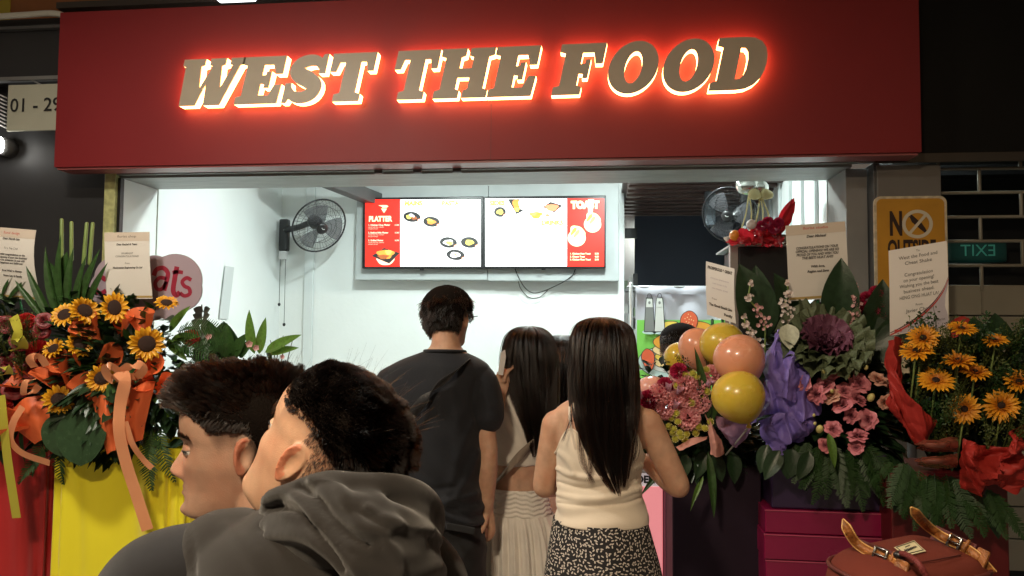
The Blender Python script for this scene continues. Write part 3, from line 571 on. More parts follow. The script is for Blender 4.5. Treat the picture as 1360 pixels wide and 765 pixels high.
# ---------------------------------------------------------------- printed cards
M_card = mat('laminated_card', (.68, .64, .58), .32, coat=.35, bump=.03, bscale=30)
M_tan = mat('card_tan_band', (.58, .49, .40), .4, coat=.3); M_gold = mat('card_gold_foot', (.55, .38, .14), .35, metal=.3); M_redink = mat('red_ink', (.5, .05, .04), .6); M_greyink = mat('grey_ink', (.12, .11, .10), .7); M_dim = mat('card_lilac_corner', (.52, .47, .52), .4)
def card(TL, TR, BL, Y, lines, label, name='gift_card', bend=.012, bands=(), extra=None, dY=(0, 0, 0), stick=True, m=None, back=.0):
    tl, tr, bl = P(*TL, Y + dY[0]), P(*TR, Y + dY[1]), P(*BL, Y + dY[2]); U, D = tr - tl, bl - tl; w, h = U.length, D.length; n = D.cross(U).normalized() * -1
    if n.y > 0: n = -n
    def at(u, v, d=0): return tl + U * u + D * v + n * (bend * math.sin(v * 3.0 + .3) * (.6 + .4 * u) + bend * 1.4 * max(0, v - .8) ** 1 * 2 * 0 + d)
    t = thing(name, label, 'card', tuple(at(.5, 1)), 'message cards on the flower stands')
    def sheet(u0, u1, v0, v1, d): return grid(lambda i, j: tuple(at(u0 + (u1 - u0) * i, v1 + (v0 - v1) * j, d)), 7, 9)
    fr = sheet(0, 1, 0, 1, 0); bk = sheet(0, 1, 0, 1, -.0012)
    obj('sheet', J(fr, (bk[0], [tuple(reversed(f)) for f in bk[1]])), m or M_card, t)
    for (u0, u1, v0, v1, mm) in bands: obj('printed_band', sheet(u0, u1, v0, v1, .0006), mm, t)
    per = {}
    for ln in lines:
        s, v, size = ln[:3]; o = ln[3] if len(ln) > 3 else {}
        p = text(s, size * w, align=o.get('align', 'CENTER'), bold=o.get('bold', .0), shear=o.get('shear', 0.0)); vv = p[0]
        if not len(vv): continue
        if 'fit' in o: vv[:, 0] *= o['fit'] * w / (vv[:, 0].max() - vv[:, 0].min())
        nv = np.array([tuple(at(o.get('u', .5) + x / w, v - z / h, .0012)) for x, _, z in vv]); per.setdefault(o.get('m', M_greyink), []).append((nv, p[1]))
    for mm, ps in per.items(): obj('lettering', J(*ps), mm, t, False)
    if extra: extra(t, at, w, h)
    if stick:
        a, b = at(.5, .55, -.012), at(.5, 1.0, -.012); obj('stick', tube([a, b, b + (b - a).normalized() * .32], .005, 8), mat('green_stick', (.02, .12, .05), .4), t)
    return t
bands = ((.0, 1, 0, .135, M_tan), (0, 1, .955, .985, M_gold))
card((-13, 301), (50, 306), (-9, 394), 2.95, [('floral design', .07, .075, {'fit': .34, 'm': M_redink}), ('Dear North Lim', .155, .055, {'bold': .0006, 'shear': .2}), ('To a Top Chef', .29, .05, {'shear': .2}),
    ('Heartfelt congratulations on the', .38, .05, {'shear': .25, 'bold': .0005, 'fit': .62}), ('grand opening of your new business!', .42, .05, {'shear': .25, 'bold': .0005, 'fit': .72}), ('May this endeavour be met with', .46, .05, {'shear': .25, 'bold': .0005, 'fit': .6}), ('happiness and fulfilment', .50, .05, {'shear': .25, 'bold': .0005, 'fit': .5}),
    ('Best Wishes Always', .61, .052, {'bold': .0006}), ('From Lim & Family', .68, .052, {'bold': .0006})], 'message card with tan heading over the red draped stand at left edge', bands=bands, bend=.03)
card((139, 309), (199, 308), (142, 397), 2.95, [('florist shop', .065, .07, {'fit': .42, 'm': M_greyink}), ('Dear Rachel & Team', .185, .055, {'bold': .0005, 'shear': .2, 'fit': .46}), ('ON BRIGHT', .32, .05, {'shear': .25}), ('CONGRATULATIONS!', .365, .05, {'shear': .25, 'fit': .52}), ('From', .47, .05, {'shear': .2}), ('Mechmaster Engineering Co Ltd', .535, .05, {'fit': .66, 'shear': .2, 'bold': .0005})],
    'message card with tan heading standing over the sunflowers', bands=bands, bend=.008)
card((1043, 300), (1122, 294), (1048, 400), 2.62, [('florist studio', .055, .07, {'fit': .42, 'm': M_redink}), ('Dear Michael', .165, .06, {'shear': .25, 'bold': .0006}), ('CONGRATULATIONS ON YOUR', .315, .06, {'shear': .25, 'fit': .70, 'bold': .0005}), ('OFFICIAL OPENING! WE ARE SO', .36, .06, {'shear': .25, 'fit': .72, 'bold': .0005}), ('PROUD OF YOU AND WISH YOU', .405, .06, {'shear': .25, 'fit': .70, 'bold': .0005}), ('THE BEST! HUAT AH!!!', .45, .06, {'shear': .25, 'fit': .52, 'bold': .0005}),
    ('With love,', .565, .055, {'shear': .25, 'bold': .0005}), ('Regina and Sean', .63, .055, {'shear': .25, 'fit': .36, 'bold': .0006})], 'message card in capitals over the ornamental cabbage', bands=bands, bend=.008)
card((938, 347), (976, 357), (939, 418), 2.75, [('PROSPEROUS & GREAT', .10, .13, {'bold': .0008, 'fit': .86}), ('wishing you good business', .28, .08, {'fit': .66, 'm': M_dim}), ('every success in the', .37, .08, {'fit': .5, 'm': M_dim}), ('new chapter ahead', .46, .08, {'fit': .55, 'm': M_dim}), ('From', .66, .08, {'u': .3}), ('The Good Snack Lim', .78, .11, {'bold': .0008, 'fit': .8}), ('Family', .90, .11, {'bold': .0008, 'u': .75})],
    'narrow white card curling over the yellow balloons', bend=.012, dY=(0, -.05, 0), m=mat('plain_card', (.80, .77, .74), .4))
def swoosh(t, at, w, h):
    path = [(0.0, .985), (.22, .93), (.48, .84), (.72, .72), (.90, .58), (1.0, .44)]; c = catmull(path, 30)
    obj('printed_corner', ((np.array([tuple(at(u, v, .0006)) for u, v in c] + [tuple(at(1, .998, .0006))])), [tuple(range(31))]), M_dim, t, False)
    for off, mm, wd in ((0, M_redink, .016), (-.022, mat('plum_ink', (.12, .03, .06), .5), .008)):
        a = [tuple(at(u, v + off, .0010)) for u, v in c]; b = [tuple(at(u, min(1, v + off + wd + .01 * math.sin(PI * k / 29)), .0010)) for k, (u, v) in enumerate(c)]
        obj('printed_swoosh', (np.array(a + b), [(k, k + 1, 31 + k, 30 + k) for k in range(29)]), mm, t, False)
card((1180, 333), (1257, 320), (1182, 446), 2.50, [('To', .055, .055), ('West the Food and', .115, .085, {'fit': .66}), ('Cheat Shake', .185, .085, {'fit': .46}), ('Congratulation', .32, .085, {'fit': .48}), ('on your opening!', .385, .085, {'fit': .52}), ('Wishing you the best', .45, .085, {'fit': .66}), ('business ahead.', .515, .085, {'fit': .52}), ('HENG ONG HUAT LA!', .585, .085, {'fit': .66}), ('From', .685, .055), ('Javier Chow', .745, .085, {'fit': .45}), ('BloC', .955, .06, {'u': .14, 'm': M_redink, 'bold': .001}), ('X Florist', .90, .06, {'u': .84})],
    'tilted white card addressed to West the Food before the gerberas', bend=.006, extra=swoosh, m=mat('white_card', (.80, .75, .70), .3, coat=.3))
# ---------------------------------------------------------------- yellow NO OUTSIDE sign
YN = 3.5
a, b = P(1160.5, 261, YN), P(1262.5, 505, YN)
sg = thing('notice_board', 'worn yellow notice with crossed fork and NO OUTSIDE lettering', 'sign', ((a.x + b.x) / 2, YN, b.z))
def rrect(x0, x1, z0, z1, r, n=6):
    out = []
    for cx, cz, s in ((x1 - r, z0 + r, -PI / 2), (x1 - r, z1 - r, 0), (x0 + r, z1 - r, PI / 2), (x0 + r, z0 + r, PI)): out += [(cx + r * math.cos(s + k * PI / 2 / n), cz + r * math.sin(s + k * PI / 2 / n)) for k in range(n + 1)]
    return out
M_nedge = mat('worn_cream_edge', (.55, .47, .33), .5, var=.35, vscale=40, detail=8); M_nyel = mat('worn_yellow_board', (.52, .25, .02), .42, var=.14, vscale=9, bump=.05, detail=8)
obj('board', prism(rrect(a.x, b.x, b.z, a.z, .03), (), YN, YN + .012), M_nedge, sg, False)
zm = P(1200, 400, YN).z
obj('yellow_field', prism(rrect(a.x + .011, b.x - .011, zm, a.z - .011, .024), (), YN - .0012, YN - .0002), M_nyel, sg, False)
M_brn = mat('dark_brown_paint', (.03, .012, .008), .5); M_crm = mat('cream_paint', (.62, .56, .44), .5)
obj('lettering', ptext('N', 1190, 298.5, YN - .002, 30, width=15, bold=.006), M_brn, sg, False); obj('lettering', ptext('OUTSIDE', 1211, 331, YN - .002, 21, width=58, bold=.004), M_brn, sg, False)
r0, r1 = 20.5, 15.8
obj('ring', flat(ell(1218.5, 297.5, r0, r0 * .93, 40), YN - .002, [ell(1218.5, 297.5, r1, r1 * .93, 40)]), M_crm, sg, False)
tine = [(1208, 288), (1211, 285), (1221, 294), (1224, 296), (1229, 303), (1231, 307), (1228, 309), (1223, 305), (1217, 300), (1211, 295)]
obj('fork', J(flat(tine[::-1], YN - .0016), *[flat([(1207 + k * 2.2, 289 - k * 2.2), (1205 + k * 2.2, 286 - k * 2.2), (1206.2 + k * 2.2, 285 - k * 2.2), (1208.6 + k * 2.2, 287.6 - k * 2.2)][::-1], YN - .0016) for k in range(3)]), M_brn, sg, False)
obj('slash', flat([(1206, 309.5), (1209, 312), (1231.5, 286), (1228.5, 283.5)], YN - .0026), M_crm, sg, False)
obj('post', tube([V((a.x + b.x) / 2, YN + .03, 0), V((a.x + b.x) / 2, YN + .03, a.z - .1)], .02, 10), M_dkgrey, sg)
# ---------------------------------------------------------------- balloons
def balloon(px, py, rx, ry, Y, col, label, tip=(0, 1)):
    c = P(px, py, Y); r = rx * MP(Y); rz = ry * MP(Y)
    t = thing('balloon', label, 'balloon', c, 'balloons over the pink bouquet'); m = mat('balloon_' + col, {'yellow': (.62, .45, .05), 'peach': (.74, .33, .20), 'pink': (.74, .38, .32)}[col], .28, sss=.3, sss_rad=(.02, .01, .005), coat=.25, var=.03)
    prof = [(max(.0008, r * math.sin(t_) * (1 - .07 * math.cos(t_))), -rz * math.cos(t_) - (.12 * rz * max(0, math.cos(t_)) ** 6)) for t_ in np.linspace(0, PI, 26)]
    tilt = Matrix.Rotation(R(24), 4, V(.5, -1, 0)) if px > 950 else Matrix.Rotation(R(-14), 4, V(0, 1, 0))
    obj('skin', xf(lathe(prof, 40), Matrix.Translation(c) @ tilt), m, t); e = (tilt @ V(0, 0, -rz * 1.16, 1) if False else tilt.to_3x3() @ V(0, 0, -rz * 1.15))
    obj('knot', xf(lathe([(.004, .01), (.003, 0), (.009, -.012), (.007, -.015)], 10), Matrix.Translation(c + e)), m, t)
    obj('stem', tube([c + e, c + e + V(.0, .05, -.03), V(c.x, Y + .25, c.z - .22)], .003, 6, 10), mat('clear_stick', (.5, .5, .45), .3), t)
balloon(981, 527, 33.8, 32.5, 2.42, 'yellow', 'yellow balloon lowest and nearest in front of purple paper')
balloon(982, 478, 32.4, 32.5, 2.52, 'peach', 'peach balloon just above the lowest yellow balloon')
balloon(960, 459, 29, 29.5, 2.66, 'yellow', 'yellow balloon tucked behind the green stick and two peach balloons')
balloon(927, 464, 24.5, 28, 2.74, 'peach', 'peach balloon left of the green stick')
balloon(903, 477, 20, 22, 2.84, 'yellow', 'small yellow balloon in front of the printed curtain')
balloon(864, 516, 19.5, 16, 2.74, 'pink', 'pink balloon low at left behind the woman in cream top')
# ---------------------------------------------------------------- printed curtain
YC = 5.0
a, b = P(844, 381, YC), P(1010, 560, YC)
cu = thing('printed_curtain', 'white hanging curtain printed with pancakes, fruit and two shakers', 'curtain', ((a.x + b.x) / 2, YC, b.z))
M_lin = mat('white_curtain_cloth', (.66, .66, .74), .8, bump=.2, bscale=200, thin=.15)
obj('cloth', grid(lambda u, v: (a.x + (b.x - a.x) * u, YC + .012 * math.sin(u * 22) + .006, b.z + (a.z - b.z) * v), 60, 8), M_lin, cu)
obj('hem', grid(lambda u, v: (a.x + (b.x - a.x) * u, YC - .012 + .010 * math.sin(u * 22) - .004 * math.sin(v * PI), P(860, 391, YC).z + (a.z - P(860, 391, YC).z + .005) * v), 60, 5), mat('hem_cloth', (.60, .60, .68), .8), cu)
obj('curtain_rod', tube([V(a.x - .05, YC, a.z), V(b.x, YC, a.z)], .008, 8), M_alu, cu)
obj('curtain_post', tube([V(a.x - .03, YC, 0), V(a.x - .03, YC, a.z + .02)], .014, 8), mat('steel_post', (.5, .5, .5), .3, metal=.8), cu)
YD = YC - .016
mp_ = {n: mat('print_' + n, c, .7) for n, c in dict(green=(.22, .62, .10), plate=(.55, .72, .70), orange=(.80, .36, .04), yellow=(.85, .62, .10), cream=(.88, .66, .32), red=(.75, .13, .05), black=(.03, .03, .03), grey=(.22, .23, .22), pale=(.68, .70, .66)).items()}
obj('print', flat(quad(846, 425, 1008, 556), YD), mp_['green'], cu, False)
lv_ = 1
def pr_(cx, cy, rx, ry, c, a=0.0, w=.0, ol=.9):
    global lv_
    obj('print', flat(ell(cx, cy, rx + ol, ry + ol, 30, a, w), YD - .0005 * lv_), mp_['black'], cu, False); obj('print', flat(ell(cx, cy, rx, ry, 30, a, w), YD - .0005 * (lv_ + 1)), mp_[c], cu, False); lv_ += 2
pr_(888, 482, 40, 21, 'plate', .08); pr_(888, 480, 32, 15, 'pale', .08, ol=.3)
for cx, cy, rx, ry, c in ((893, 480, 24, 8, 'cream'), (895, 472, 25, 8, 'yellow'), (893, 463, 26, 9, 'cream'), (896, 453, 28, 12, 'orange'), (920, 440, 26, 13, 'orange')): pr_(cx, cy, rx, ry, c, -.1, .02)
pr_(887, 437, 14, 10, 'yellow', -.3, .08); pr_(915, 428, 11, 15, 'red', .1, .03); pr_(861, 477, 8, 14, 'red', -.15, .06)
for k in range(16): x, y = 915 + 7 * math.cos(k * 2.4) * (k / 16) ** .5, 428 + 11 * math.sin(k * 2.4) * (k / 16) ** .5; obj('print', flat(ell(x, y, .7, .9, 6), YD - .0005 * (lv_ + 2)), mp_['cream'], cu, False)
for cx, c in ((862.5, 'grey'), (876, 'pale')):
    obj('print', flat(ell(cx, 441, 9.5, 3), YD - .0005 * lv_), mp_['plate'], cu, False)
    for g, cc, e in ((.9, 'black', 0), (0, c, 1)): obj('print', flat([(cx - 6.5 - g, 440 + g), (cx + 6.5 + g, 440 + g), (cx + 4.6 + g, 404), (cx + 3.6 + g, 396 - g), (cx - 3.6 - g, 396 - g), (cx - 4.6 - g, 404)], YD - .0005 * (lv_ + 1 + e)), mp_[cc], cu, False)
    obj('print', flat([(cx - 4.5, 408), (cx + 4.5, 408), (cx + 3.6, 397), (cx - 3.6, 397)], YD - .0005 * (lv_ + 4)), mp_['pale'], cu, False); obj('print', flat(ell(cx, 402, 1.6, 2), YD - .0005 * (lv_ + 5)), mp_['grey'], cu, False)
    obj('print', flat(ell(cx, 393.5, 3, 4), YD - .0005 * lv_, [ell(cx, 393.5, 2.3, 3.2)]), mp_['black'], cu, False)
# ---------------------------------------------------------------- black cabinet with red wrapped basket, pendant, foil balloons
YK2 = 3.95
a, b = P(981, 328, YK2), P(1060, 560, YK2)
ca = thing('display_cabinet', 'tall black cabinet with bright metal edge inside the shop', 'cabinet', ((a.x + b.x) / 2, YK2, 0))
obj('body', box(a.x, b.x, YK2, YK2 + .45, .0, a.z), M_blackp, ca, False, bevel=.004)
obj('edge_trim', box(a.x - .045, a.x - .002, YK2 - .004, YK2 + .03, .0, a.z), mat('brushed_edge', (.45, .42, .40), .35, metal=.7), ca, False, bevel=.004)
obj('top_plate', box(a.x - .046, b.x, YK2 - .006, YK2 + .45, a.z + .002, a.z + .012), M_alu, ca, False)
pd = P(1085, 262, 4.5); pe = thing('pendant_lamp', 'small square glass pendant lamp by the right wall', 'lamp', pd + V(0, 0, .12))
obj('glass_shade', cbox(pd + V(0, 0, .02), .075, .075, .20), mat('pale_glass', (.75, .76, .66), .15, trans=.35), pe, False, bevel=.008); obj('filament', ellipsoid(pd, .02, .02, .05), glow('warm_bulb', (1, .95, .7), 2.5), pe)
obj('finial', lathe([(.02, -.08), (.016, -.095), (.001, -.105)], 12, pd), mat('aged_brass', (.35, .28, .14), .4, metal=.8), pe)
obj('cord', tube([pd + V(0, 0, .12), V(pd.x, pd.y, 2.9)], .005, 6), M_blackp, pe)
for k, (px, py, r) in enumerate(((993, 247, 15), (1008, 250, 12))):
    c = P(px, py, 4.3); fb = thing('foil_balloon', ['silver balloon floating under the header beside the fan', 'smaller silver balloon next to it trailing pale ribbons'][k], 'balloon', c, 'silver balloons under the header')
    obj('skin', crumple(ellipsoid(c, r * .0043, r * .0043, r * .0038, 28, 18), .006, 18, k), mat('silver_foil', (.55, .56, .52), .18, metal=.9), fb)
    for q in range(2 + k): obj('ribbon', tube([c - V(0, .03, r * .003), c + V(.03 * q - .02, -.05, -.16), c + V(.05 * q - .05, -.04, -.27)], .004, 5, 12, flat=.3), mat('pale_yellow_ribbon', (.66, .58, .30), .3, thin=.3), fb)
    obj('bow', xf(crumple(ellipsoid((0, 0, 0), .035, .02, .03, 16, 10), .012, 40, k), Matrix.Translation(c - V(-.03, .05, r * .0038))), mat('pale_yellow_ribbon', ()), fb)
# pink counter front with the end of a word
YP = 3.0
a, b = P(846, 628, YP), P(880, 765, YP)
ct = thing('pink_counter', 'pink counter front with added glow and white top band ending in letter R', 'counter', ((a.x + b.x) / 2, YP, 0))
M_pink = mat('glow_pink_panel', (.8, .30, .32), .35, emit=(1, .33, .35), estr=.62)  # emission added in place of shop light on the panel and band
zw = P(860, 646, YP).z; xl_ = P(785, 700, YP).x
obj('front_panel', box(xl_, b.x, YP, YP + .04, 0, zw - .001), M_pink, ct, False); obj('white_band', box(xl_, b.x, YP + .001, YP + .04, zw, a.z), mat('glow_white_band', (.78, .74, .74), .4, emit=(1, .85, .85), estr=.35), ct, False)
obj('side_panel', box(b.x + .001, P(893, 765, YP).x, YP + .004, YP + .6, 0, a.z), mat('mauve_laminate', (.50, .17, .26), .45), ct, False)
obj('counter_top', box(xl_, P(893, 765, YP).x, YP - .01, YP + .6, a.z + .001, a.z + .03), mat('white_laminate', (.6, .56, .56), .4), ct, False, bevel=.004)
obj('red_stripe', box(P(846, 700, YP).x, P(851, 700, YP).x, YP - .003, YP - .0006, P(850, 692, YP).z, P(850, 646, YP).z), mat('red_vinyl', (.6, .02, .02), .4), ct, False)
obj('lettering', ptext('ORDER', 869, 637.5, YP - .002, 9, bold=.002, align='RIGHT'), M_ink, ct, False)
# ================================================================ flower stands
M_sunp = mat('sunflower_petal', (.80, .42, .012), .5, var=.14, vscale=30, thin=.2); M_sund = mat('sunflower_disc', (.035, .014, .008), .85, bump=1.0, bscale=260, var=.3, vscale=90)
M_gerp = mat('gerbera_petal', (.80, .36, .015), .5, var=.12, vscale=30, thin=.2); M_leaf = mat('leaf_green', (.032, .080, .018), .38, var=.3, vscale=18, bump=.15, bscale=60, thin=.15)
M_leafd = mat('leaf_dark', (.016, .040, .015), .35, var=.3, vscale=14, bump=.15, bscale=50, thin=.08); M_leafl = mat('leaf_light', (.11, .22, .035), .4, var=.25, vscale=16, thin=.25)
M_fern = mat('fern_green', (.022, .066, .013), .5, var=.3, vscale=20, thin=.2); M_fill = mat('filler_green', (.075, .10, .018), .6, var=.4, vscale=40, thin=.2)
M_stalk = mat('pale_stalk', (.20, .28, .08), .45, var=.2); M_org = mat('orange_wrap', (.86, .17, .05), .55, var=.05, vscale=9, thin=.22, bump=.1, bscale=90)
M_peach = mat('peach_satin_ribbon', (.80, .34, .17), .28, thin=.2, coat=.2); M_redw = mat('red_wrap', (.42, .025, .018), .6, var=.08, vscale=9, thin=.15, bump=.12, bscale=120)
M_purw = mat('purple_wrap', (.23, .17, .55), .5, var=.10, vscale=8, thin=.15, bump=.08, bscale=90); M_lilw = mat('lilac_wrap', (.36, .20, .32), .5, thin=.2); M_pinkw = mat('pink_wrap', (.70, .34, .28), .5, thin=.25)
M_carn = mat('pink_carnation', (.88, .44, .46), .6, var=.12, vscale=60, thin=.2); M_magen = mat('magenta_bloom', (.45, .02, .08), .55, var=.2, vscale=40, thin=.1); M_lilac = mat('lilac_bloom', (.68, .42, .55), .55, thin=.25)
M_rosep = mat('rose_pink_petal', (.66, .21, .25), .5, var=.2, vscale=60, thin=.06); M_rosec = mat('peach_petal', (.75, .42, .32), .5, var=.15, vscale=60, thin=.06); M_bud = mat('cream_bud', (.62, .55, .20), .5, var=.1); M_mum = mat('yellow_button', (.55, .50, .05), .6, bump=1, bscale=200, var=.25, vscale=90)
M_wht = mat('white_floret', (.75, .66, .62), .55, thin=.25); M_pnkf = mat('pink_floret', (.70, .40, .40), .55, thin=.25); M_cabg = mat('cabbage_leaf', (.12, .15, .08), .5, var=.35, vscale=22, bump=.5, bscale=35, thin=.1); M_cabp = mat('cabbage_heart', (.20, .07, .12), .5, var=.35, vscale=22, bump=.5, bscale=40, thin=.1)
M_redr = mat('dark_red_rose', (.22, .012, .018), .5, var=.2, vscale=30, thin=.1); M_redf = mat('red_bloom', (.55, .03, .03), .5, var=.15, thin=.15)
radial(M_rosep, (.16, .03, .05), .05, .62); radial(M_rosec, (.42, .12, .06), .05, .55); radial(M_redr, (.05, .004, .006), .05, .6); radial(M_sunp, (.55, .18, .005), .35, .75); radial(M_gerp, (.55, .15, .01), .15, .65)
def petal(L, w, curl=.15, cup=.1, n=5, m=3, tip=.55, base=.3, twist=0):
    def fn(u, v):
        s = (base + (1 - base) * math.sin(min(1, v / tip) * PI / 2)) if v < tip else math.cos((v - tip) / (1 - tip) * PI / 2) ** .6
        x = (u - .5) * w * max(s, .04); return (x, L * v, curl * L * v * v + cup * w * (2 * (u - .5)) ** 2 * s + twist * (u - .5) * v * w)
    return grid(fn, m, n)
def ringp(n, r0, L, w, lift, r=0.06, **k):
    out = []
    for i in range(n):
        a = 2 * PI * (i + random.uniform(-.25, .25)) / n; s = random.uniform(1 - r * 1.6, 1 + r)
        out.append(xf(petal(L * s, w * random.uniform(.9, 1.1), **k), Matrix.Rotation(a, 4, 'Z') @ Matrix.Translation((0, r0, 0)) @ Matrix.Rotation(lift + random.uniform(-.12, .12), 4, 'X')))
    return J(*out)
def msh(p, m, smooth=True):
    o = obj('proto', p, m, None, smooth); me = o.data; bpy.data.objects.remove(o); return me
def place(name, me, M, parent, sub=None):
    o = bpy.data.objects.new(name, me); COL.objects.link(o); o.parent = parent; o.matrix_parent_inverse = Matrix(); o.matrix_local = Matrix.Translation(-parent.location) @ M
    for n2, m2 in (sub or ()):
        c = bpy.data.objects.new(n2, m2); COL.objects.link(c); c.parent = o
    return o
def face(pos, n, s=1.0, roll=None):
    q = Vector(n).normalized().to_track_quat('Z', 'Y').to_matrix().to_4x4()
    return Matrix.Translation(pos) @ q @ Matrix.Rotation(random.uniform(0, 6.28) if roll is None else roll, 4, 'Z') @ Matrix.Scale(s, 4)
def along(pos, d, up=(0, -1, .3), s=1.0):
    """Local +Y along d, local +Z towards up."""
    y = Vector(d).normalized(); z = Vector(up); z = (z - y * z.dot(y)).normalized(); x = y.cross(z)
    return Matrix.Translation(pos) @ Matrix((x, y, z)).transposed().to_4x4() @ Matrix.Scale(s, 4)
TOCAM = lambda p: (CAM - p).normalized()
SUN = [(msh(J(ringp(16, .36, .62, .26, .16, curl=-.12, cup=.25), ringp(15, .34, .56, .24, .42, curl=-.1, cup=.25)), M_sunp), msh(J(ellipsoid((0, 0, .05), .46, .46, .13, 22, 12)), M_sund)) for _ in range(3)]
GER = [(msh(J(ringp(22, .18, .80, .19, .10, curl=-.06, cup=.2, tip=.7), ringp(18, .16, .62, .16, .28, curl=-.02, cup=.2, tip=.7), ringp(16, .14, .30, .09, .7, curl=0, cup=.1)), M_gerp), msh(J(ellipsoid((0, 0, .05), .20, .20, .08, 16, 9)), M_sund)) for _ in range(3)]
def rose(layers=((2, .10, .38), (3, .25, .46), (4, .44, .50), (5, .68, .46), (5, .86, .34)), ruff=.11):
    out = []
    for n, r, h in layers:
        for i in range(n):
            a0 = 2 * PI * i / n + r * 5; sp = 2 * PI / n * (.60 + .12 * math.sin(i * 2.1 + r * 9)); hz_ = random.uniform(.8, 1.2); h = h * hz_
            def fn(u, v, r=r, h=h, a0=a0, sp=sp):
                a = a0 + (u - .5) * 2 * sp * (.55 + .45 * math.sin(min(1, v * 1.3) * PI / 2)); rr = r * (.35 + .65 * v ** .7) + .14 * v ** 4 + ruff * math.sin(u * 9 + a0 * 3) * v ** 2
                return (rr * math.cos(a), rr * math.sin(a), h * v - .22 * v ** 5 * r + ruff * math.sin(u * 7 + a0) * v ** 2 - .25 - .35 * (1 - abs(2 * u - 1) ** 3) * 0)
            out.append(grid(fn, 7, 6))
    return J(*out)
ROSE = [msh(rose(), M_rosep), msh(rose(ruff=.16), M_rosep), msh(rose(), M_rosec), msh(rose(ruff=.03), M_redr)]
def carn():
    out = []
    for i in range(46):
        t = math.acos(1 - (i + .5) / 46 * 1.1); a = i * 2.4
        M = Matrix.Rotation(a, 4, 'Z') @ Matrix.Rotation(-t + PI / 2, 4, 'X') @ Matrix.Translation((0, .35, 0)) @ Matrix.Rotation(random.uniform(-1, 1), 4, 'Y')
        def fn(u, v): return ((u - .5) * (.2 + .5 * v), .65 * v, .09 * math.sin(u * 14 + i) * v)
        out.append(xf(grid(fn, 9, 3), M))
    return J(*out)
CARN = msh(carn(), M_carn); CARNM = msh(carn(), M_magen); CARNR = msh(carn(), M_redf)
MUM = (msh(ringp(16, .55, .42, .24, .5, curl=.1, cup=.3), M_bud), msh(ellipsoid((0, 0, .15), .62, .62, .35, 16, 10), M_mum))
BUD = msh(ellipsoid((0, 0, .2), .55, .55, .8, 12, 9), M_bud)
LILYB = msh(J(*[xf(petal(1.2, .5, curl=.1, cup=.5), Matrix.Rotation(a, 4, 'Z') @ Matrix.Rotation(1.15, 4, 'X')) for a in (0, 2.1, 4.2)]), M_lilac)
def leafp(L, w, fold=.18, droop=.3, n=9, tip=.35, wave=0.0):
    def fn(u, v):
        s = math.sin(PI * v ** (.75 if tip < .5 else 1.2)) ** .8 if 0 < v < 1 else .02
        x = (u - .5) * w * s; return (x, L * v * (1 - .12 * droop * v), -droop * L * v * v * .5 + fold * abs(x) * 1.2 + wave * math.sin(v * 18 + (u > .5) * 2) * abs(u - .5) * w)
    return grid(fn, 7, n)
LEAF = {k: msh(leafp(*a), m) for k, a, m in (('leaf', (1, .42, .3, .25), M_leaf), ('dark', (1, .5, .25, .3), M_leafd), ('light', (1, .26, .3, .2), M_leafl), ('blade', (1, .13, .5, .25), M_leaf), ('bladel', (1, .12, .5, .15), M_leafl), ('wide', (1, .78, .15, .25, 9, .35, .03), M_leafd))}
def heart(n=40):
    out = []
    def fn(u, v):
        x = (u - .5) * 2; w = .62 * (math.sin(PI * min(1, (v * .93 + .07))) ** .55) * (1.0 if v > .25 else .8 + .8 * v); notch = -.14 * math.exp(-(x / .3) ** 2) * max(0, 1 - v * 3)
        return (x * w, 1.1 * v - notch * -1 - .12 * abs(x) * (1 - v) , .13 * abs(x) ** 1.3 * w - .16 * v * v)
    return grid(fn, 15, 14)
HEART = msh(heart(), mat('broad_leaf', (.030, .062, .026), .25, var=.2, vscale=10, bump=.2, bscale=24, thin=.05))
def fern(n=22, w=.26, dr=.35):
    out = [tube([(0, t, -dr * t * t) for t in np.linspace(0, 1, 8)], [.008, .003], 4, cap=False)]
    for i in range(1, n):
        t = i / n; l = w * (math.sin(PI * (t * .82 + .16)) ** .8) * random.uniform(.75, 1.1)
        for s in (-1, 1):
            a = s * (1.15 - .35 * t) + random.uniform(-.12, .12); d = V(math.sin(a), math.cos(a), -.12); b = V(0, t, -dr * t * t); q = d.cross(V(0, 0, 1)).normalized() * .5 / n * .92
            out.append((np.array([tuple(b - q * .6), tuple(b + q * .6), tuple(b + d * l * .6 + q * .8), tuple(b + d * l), tuple(b + d * l * .6 - q * .8)]), [(0, 1, 2, 3, 4)]))
    return J(*out)
FERN = [msh(fern(), M_fern, False), msh(fern(20, .24, .6), M_fern, False)]
def sprig(n=150, seed=0, size=.05, spread=.32):
    """A branching spray of tiny leaves about 1 unit tall."""
    r = random.Random(seed); out = []
    for b in range(8):
        a = r.uniform(0, 6.28); l = r.uniform(.6, 1.0); sp = r.uniform(.05, spread); e = V(sp * math.cos(a), sp * math.sin(a), l)
        out.append(tube([(0, 0, 0), tuple(e * .5 + V(0, 0, .06)), tuple(e)], [.008, .004], 3, 5, cap=False))
        for i in range(n // 8):
            t = r.uniform(.35, 1); p = e * t + V(r.gauss(0, .045), r.gauss(0, .045), r.gauss(0, .03)); d = V(r.gauss(0, 1), r.gauss(0, 1), r.gauss(.4, .8)).normalized(); x = d.orthogonal().normalized() * size * .35
            out.append((np.array([tuple(p - x), tuple(p), tuple(p + x * .8 + d * size * .6), tuple(p + d * size), tuple(p - x * .6 + d * size * .5)]), [(0, 1, 2, 3, 4)]))
    return J(*out)
SPR = [msh(sprig(150, s), M_fill, False) for s in (1, 2)] + [msh(sprig(190, 3, .07), M_fern, False)]
